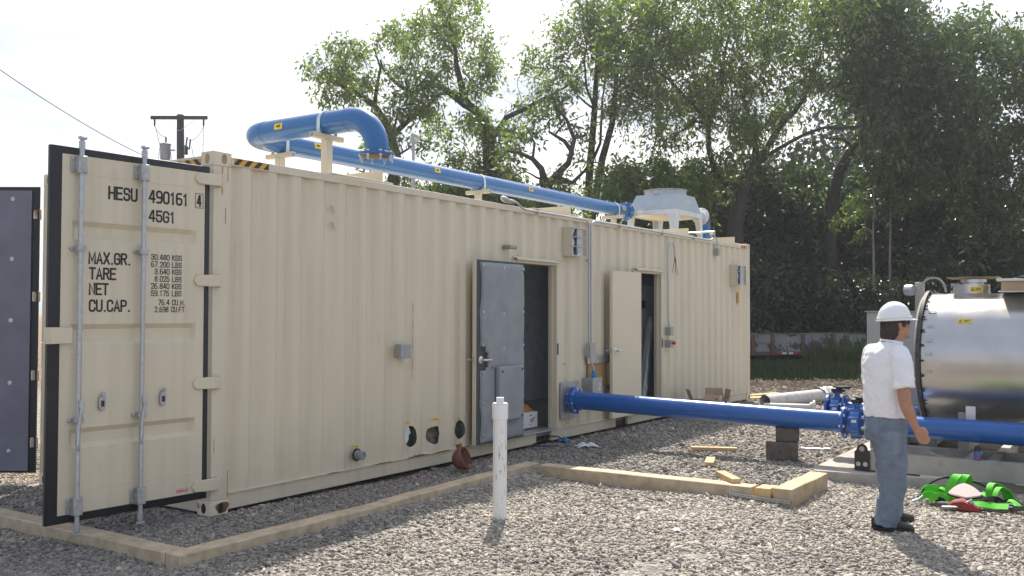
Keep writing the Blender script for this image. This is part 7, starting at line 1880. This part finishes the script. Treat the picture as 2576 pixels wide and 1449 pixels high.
# galvanised pole leaning inside the second doorway
m = MB(); m.tube([(8.34, 0.33, 0.182), (8.70, 0.36, 1.45)], 0.075, n=20, caps=True); m.lathe((8.698, 0.36, 1.44), (0.2,0.0,1), [(0,0.055),(0.06,0.05),(0.12,0.035)], n=16)
o = m.build('leaning_duct', M['galv'], smooth=50); tag(o, 'galvanised pipe leaning inside the second doorway', 'pipe')
m = MB(); m.tube([(8.20, 0.22, 0.182), (8.42, 0.24, 1.35)], 0.008, n=6)
for t in (0.25, 0.5, 0.75): m.cyl((8.20+0.22*t, 0.22+0.02*t, 0.182+1.17*t-0.03), (8.20+0.22*t+0.012, 0.22+0.02*t, 0.182+1.17*t+0.03), 0.02, n=8)
o = m.build('threaded_rod', M['galv_dull'], smooth=50); tag(o, 'thin threaded rod leaning beside the galvanised pipe in the second doorway', 'rod')
EQ = thing('added_cabinet', 'pale grey cabinet added inside the second doorway to brighten it', 'cabinet', (9.1, 1.0, 0.165))  # pale cabinet added to brighten the dark room behind the doorway
m = MB(); m.box((8.28, 0.50, 0.168), (9.60, 1.10, 2.05)); m.build('cabinet_body', M['fill_grey'], EQ, bevel=0.01)
m = MB(); m.box((8.33, 0.488, 0.25), (8.88, 0.4995, 1.98)); m.build('cabinet_door', M['fill_grey'], EQ, bevel=0.004)
m = MB(); m.box((8.78, 0.47, 1.1), (8.81, 0.4875, 1.3)); m.build('cabinet_handle', M['blackpaint'], EQ)
for x_, z_ in ((8.45, 1.62), (8.68, 1.75)):
    m = MB(); m.box((x_-0.07, 0.472, z_-0.06), (x_+0.07, 0.4875, z_+0.06)); m.build('gauge_panel', M['blackpaint'], EQ, bevel=0.003)
# ------------------------------------------------------------------ open cardboard box
KO = V3((9.02, -0.47, 0.0))
KB = thing('cardboard_box', 'open cardboard box with spread flaps against the far wall', 'box', KO)
def kp(a, b, z): return KO+RH*a+FH*b+V3((0,0,z))
def kbox(mm, a0, a1, b0, b1, z0, z1): mm.add([kp(a,b,z) for z in (z0,z1) for a,b in ((a0,b0),(a1,b0),(a1,b1),(a0,b1))], [[0,3,2,1],[4,5,6,7],[0,1,5,4],[1,2,6,5],[2,3,7,6],[3,0,4,7]])
x0, x1, y0, y1, h, zf = -0.27, 0.27, -0.2, 0.17, 0.27, 0.012
m = MB()
kbox(m, x0, x1, y0, y0+0.006, zf, h); kbox(m, x0, x1, y1-0.006, y1, zf, h); kbox(m, x0, x0+0.006, y0+0.0061, y1-0.0061, zf, h); kbox(m, x1-0.006, x1, y0+0.0061, y1-0.0061, zf, h); kbox(m, x0+0.0061, x1-0.0061, y0+0.0061, y1-0.0061, zf, zf+0.006)
m.build('box_body', M['card'], KB)
def flap(a, b, d, t=0.005):
    a, b = kp(*a), kp(*b); d = RH*d[0]+FH*d[1]+V3((0,0,d[2])); nn = np.cross(b-a, d); nn = nn/np.linalg.norm(nn)*t
    mm = MB(); mm.prism([a, b, b+d*0.97+(a-b)*0.03, a+d*1.0+(b-a)*0.03], nn); mm.build('box_flap', M['card_in'], KB)
flap((x0,y0,h+0.001), (0.01,y0,h+0.001), (0.01,-0.18,0.03)); flap((0.03,y0,h+0.001), (x1,y0,h+0.001), (0.07,-0.18,-0.05))
flap((x0,y0,h+0.001), (x0,y1,h+0.001), (-0.06,0.0,0.16)); flap((x1,y0,h+0.001), (x1,y1,h+0.001), (0.03,0,0.17)); flap((x0+0.25,y1,h+0.001), (x1,y1,h+0.001), (0,0.03,0.17))
for k in range(4):
    c_ = x0+0.20+0.07*k; m = MB(); m.add([kp(c_,y0+0.1,h-0.05), kp(c_+0.09,y0+0.14,h-0.02), kp(c_+0.06,y0+0.2,h+0.09+0.02*math.sin(k*2)), kp(c_-0.02,y0+0.18,h+0.05)], [[0,1,2,3]]); m.build('packing_card', M['card_in'], KB, smooth=0)
m = MB(); P = [[kp(x1-0.18+0.10*i/6, y0+0.12+0.1*j/6, h+0.02+0.06*math.sin(i*1.1+j)*math.sin(j*0.7+1)) for i in range(7)] for j in range(7)]; m.sheet(P); m.build('packing_paper', M['ragwhite'], KB)

# ------------------------------------------------------------------ pale pipes lying beyond
def lying(name, label, a, b, r, mt, grp='pale pipes lying on the gravel beyond the container'):
    m = MB(); a, b = V3(a), V3(b); d = (b-a)/np.linalg.norm(b-a)
    m.tube([a, b], r, n=28, caps=False); m.tube([a+d*0.001, b-d*0.001], r-0.008, n=28, caps=False)
    o = m.build(name, M[mt], smooth=60); tag(o, label, 'pipe', grp); return o, a, b, d
o, a, b, d = lying('plastic_pipe', 'thick weathered white pipe with flanged end and rag on it', (10.9, -0.72, 0.11), (12.55, -1.30, 0.14), 0.115, 'grey_pvc')
m = MB(); m.lathe(b-d*0.10, d, [(0,0.116),(0.002,0.15),(0.03,0.15),(0.032,0.12),(0.07,0.12),(0.072,0.15),(0.10,0.15),(0.102,0.10)], n=28); fl2 = m.build('pipe_flange', M['grey_pvc'], o)
m = MB(); P = [[b-d*0.22+d*0.34*i/8+np.cross(d,(0,0,1))*(-0.16+0.30*j/8)+V3((0,0,0.145-0.25*((j/8-0.5)*1.2)**2+0.012*math.sin(i*1.4+j*2))) for i in range(9)] for j in range(9)]
m.sheet(P); o2 = m.build('white_rag', M['ragwhite'], smooth=50); tag(o2, 'white rag draped over the flanged end of the lying pipe', 'rag')
o, a, b, d = lying('plastic_pipe', 'thinner white pipe with a collar lying in front of the thick one', (10.62, -0.80, 0.06), (10.75, -1.62, 0.075), 0.055, 'aged_white')
m = MB(); m.lathe(b-d*0.09, d, [(0,0.056),(0.002,0.085),(0.03,0.088),(0.06,0.12),(0.08,0.12),(0.082,0.06)], n=28); m.build('pipe_collar', M['aged_white'], o)
GBd = 'boards on the gravel beyond the container'
board('loose_board', (12.55, 0.05), -0.5, 0.75, 0.22, 0.03, M['lumber'], 'pale loose board on gravel just past the container end, nearer one', GBd)
board('loose_board', (13.4, 0.15), -0.3, 0.9, 0.16, 0.03, M['lumber'], 'loose board lying behind another at the container end', GBd)
board('loose_board', (13.6, -2.6), -0.8, 1.5, 0.12, 0.06, M['lumber'], 'long board lying on gravel in front of the cabinet', GBd)
m = MB(); m.cyl((6.27, -2.74, 0.03), (6.29, -3.0, 0.035), 0.011, n=8); m.cyl((6.29, -3.0, 0.035), (6.295, -3.07, 0.037), 0.022, n=10)
o = m.build('steel_rod', M['galv']); tag(o, 'short steel rod lying beside the slab near the valves', 'rod')
crumple('orange_scrap', 'small orange red scrap at the right edge near the skid', 'scrap', (4.02, -5.42), 0.06, 0.03, 0.03, 'redplastic', 12)
# chips of wood and bark over the dirt belt
n = 700; dd = RNG.uniform(19.4, 23.2, n); ss = RNG.uniform(4, 11, n)
P = CAM[None]*np.array([1,1,0])+FH[None]*dd[:,None]+RH[None]*ss[:,None]; P[:,2] = 0.0
ch = stones(P, RNG.uniform(0.02, 0.06, n), RNG.uniform(0,1,n), 'wood_debris', M['timber'], flat=0.5); ch['kind'] = 'stuff'; ch['label'] = 'wood chips and clods over the brown dirt belt'; ch['category'] = 'debris'

# ------------------------------------------------------------------ safety harness on the ground
HB = V3((4.36, -4.76, LOW-0.005))
HN = thing('safety_harness', 'lime green safety harness with red pouch lying in a heap on the gravel', 'harness', HB)
def hpnt(a, b, z): return HB+RM*(a*0.90-0.01)+FM*b*0.95+V3((0,0,z*1.0))
def strap(pts, w, mt, wd=(0,0,1), name='strap', t=0.006):
    P = spline([(*p,) for p in pts], 6); W = [(RM*wd[0]+FM*wd[1]+V3((0,0,wd[2]))) for _ in P]
    m = MB(); m.ribbon([hpnt(*p) for p in P], W, w*0.95, t); return m.build(name, M[mt], HN, smooth=40)
strap([(-0.34,0.16,0.02),(-0.33,0.17,0.10),(-0.24,0.20,0.11),(-0.12,0.24,0.08)], 0.07, 'green')
strap([(-0.30,0.02,0.03),(-0.22,0.0,0.08),(-0.12,-0.02,0.05),(-0.05,0.02,0.03)], 0.06, 'green')
strap([(-0.14,0.10,0.02),(-0.10,0.14,0.16),(-0.04,0.20,0.24),(0.0,0.26,0.22),(0.02,0.32,0.08)], 0.075, 'green', (1,-0.2,0))
strap([(-0.05,0.12,0.02),(-0.01,0.15,0.17),(0.04,0.20,0.245),(0.07,0.26,0.22),(0.08,0.32,0.08)], 0.065, 'green', (1,-0.2,0))
strap([(0.24,0.06,0.02),(0.24,0.08,0.15),(0.28,0.14,0.20),(0.36,0.16,0.16),(0.42,0.14,0.03)], 0.075, 'green', (0.6,-0.7,0.1))
strap([(0.26,-0.04,0.02),(0.29,0.0,0.14),(0.34,0.06,0.18),(0.42,0.10,0.13),(0.47,0.06,0.02)], 0.07, 'green', (0.5,-0.8,0.1))
strap([(0.0,-0.16,0.03),(0.12,-0.18,0.06),(0.26,-0.17,0.05),(0.38,-0.20,0.06)], 0.07, 'green', (0.1,0.7,0.5))
strap([(-0.40,0.10,0.03),(-0.30,0.10,0.07),(-0.20,0.08,0.05),(-0.16,0.12,0.03)], 0.06, 'green')
strap([(-0.26,0.12,0.03),(-0.20,0.16,0.12),(-0.12,0.14,0.09),(-0.08,0.08,0.03)], 0.05, 'green', (0.4,0.8,0.2))
strap([(0.10,0.10,0.03),(0.18,0.12,0.10),(0.26,0.08,0.08),(0.34,0.00,0.05),(0.42,-0.06,0.03)], 0.06, 'green', (0.3,0.8,0.4))
strap([(0.34,-0.12,0.03),(0.40,-0.08,0.09),(0.46,-0.12,0.07),(0.50,-0.18,0.03)], 0.055, 'green', (0.4,0.8,0.3))
strap([(0.05,-0.10,0.03),(0.16,-0.12,0.09),(0.28,-0.08,0.10),(0.36,0.02,0.05)], 0.05, 'web', (0.3,0.8,0.4))
strap([(-0.12,0.28,0.03),(0.0,0.34,0.12),(0.12,0.36,0.05)], 0.05, 'web', (0,0.5,0.8))
strap([(0.36,0.10,0.05),(0.44,0.02,0.08),(0.50,-0.08,0.05)], 0.04, 'web', (0.6,0.5,0.4))
strap([(-0.42,0.04,0.02),(-0.30,0.22,0.14),(-0.10,0.34,0.20),(0.15,0.36,0.16),(0.30,0.30,0.10)], 0.012, 'web', (0,0,1), 'lanyard', 0.012)
strap([(-0.22,0.06,0.02),(-0.21,0.04,0.09),(-0.19,-0.03,0.05),(-0.18,-0.10,0.02)], 0.05, 'web', (1,0,0))
strap([(0.16,-0.02,0.06),(0.24,-0.06,0.09),(0.34,-0.10,0.07),(0.42,-0.18,0.05),(0.50,-0.24,0.06),(0.56,-0.26,0.05)], 0.055, 'web', (0.2,0.8,0.4))
strap([(-0.30,-0.10,0.02),(-0.1,-0.2,0.035),(0.12,-0.26,0.03),(0.36,-0.30,0.03)], 0.03, 'web', (0,1,0.3))
m = MB(); ring = []
for t in np.linspace(0, 2*math.pi, 28, endpoint=False):
    ct, st2 = math.cos(t), math.sin(t); k = (abs(ct)**1.35+abs(st2)**1.35)**(-1/1.35)
    ring.append(hpnt(0.02+0.155*ct*k, 0.0+0.10*st2*k, 0.13+0.05*st2*k-0.10*(ct*k)**2*0.3))
m.prism(ring, (0,0,0.016)); bpd = m.build('back_pad', M['pad'], HN, bevel=0.006)
m = MB(); m.tube(ring+[ring[0]], 0.007, n=6, caps=False); m.build('pad_edge', M['web'], bpd)
m = MB(); rr = []
for a_, b_, w_, h_ in ((-0.16,-0.16,0.03,0.03),(-0.10,-0.17,0.07,0.08),(-0.02,-0.19,0.09,0.10),(0.06,-0.22,0.08,0.07),(0.13,-0.25,0.05,0.04)):
    rr.append([hpnt(a_, b_-w_, 0.01), hpnt(a_, b_+w_, 0.02), hpnt(a_+0.01, b_+w_*0.6, h_), hpnt(a_, b_-w_*0.5, h_*0.9)])
m.loft(rr); m.build('red_pouch', M['red'], HN, bevel=0.01)
def buckle(pts, r, caps=True):
    m = MB(); m.tube(pts, r, n=8, caps=caps); m.build('metal_buckle', M['galv_dull'], HN)
buckle([hpnt(-0.20,-0.22,0.02), hpnt(-0.05,-0.24,0.03), hpnt(0.06,-0.22,0.10), hpnt(0.10,-0.26,0.02)], 0.010)
buckle([hpnt(-0.42+0.03*math.cos(t), 0.0+0.02*math.sin(t), 0.04+0.04*math.sin(t)) for t in np.linspace(0,2*math.pi,16)], 0.007, False)
buckle([hpnt(-0.46,-0.04,0.02), hpnt(-0.40,-0.02,0.04), hpnt(-0.36,0.0,0.07)], 0.011)
buckle([hpnt(0.40+0.04*math.cos(t), -0.15+0.02*math.sin(t), 0.06+0.01*math.sin(t)) for t in np.linspace(0,2*math.pi,16)], 0.006, False)
m = MB(); m.obox(hpnt(-0.17,-0.13,0.025), RM*0.035, FM*0.006, (0,0,0.025)); m.build('metal_buckle', M['galv_dull'], HN)

# ------------------------------------------------------------------ thin haze added in place of lens glare
hz_m = bpy.data.materials.new('glare_haze'); hz_m.use_nodes = True
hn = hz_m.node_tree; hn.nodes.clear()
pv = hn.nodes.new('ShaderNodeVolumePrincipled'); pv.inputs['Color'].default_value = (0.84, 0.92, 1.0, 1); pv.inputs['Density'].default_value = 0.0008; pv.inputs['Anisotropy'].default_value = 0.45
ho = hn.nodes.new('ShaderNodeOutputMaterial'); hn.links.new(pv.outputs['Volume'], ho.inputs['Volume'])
m = MB(); m.box((-950, -950, -1.4), (950, 950, 40)); hzo = m.build('haze', hz_m, smooth=0); hzo['kind'] = 'stuff'; hzo['label'] = 'pale haze added to imitate lens glare over the trees'; hzo['category'] = 'haze'
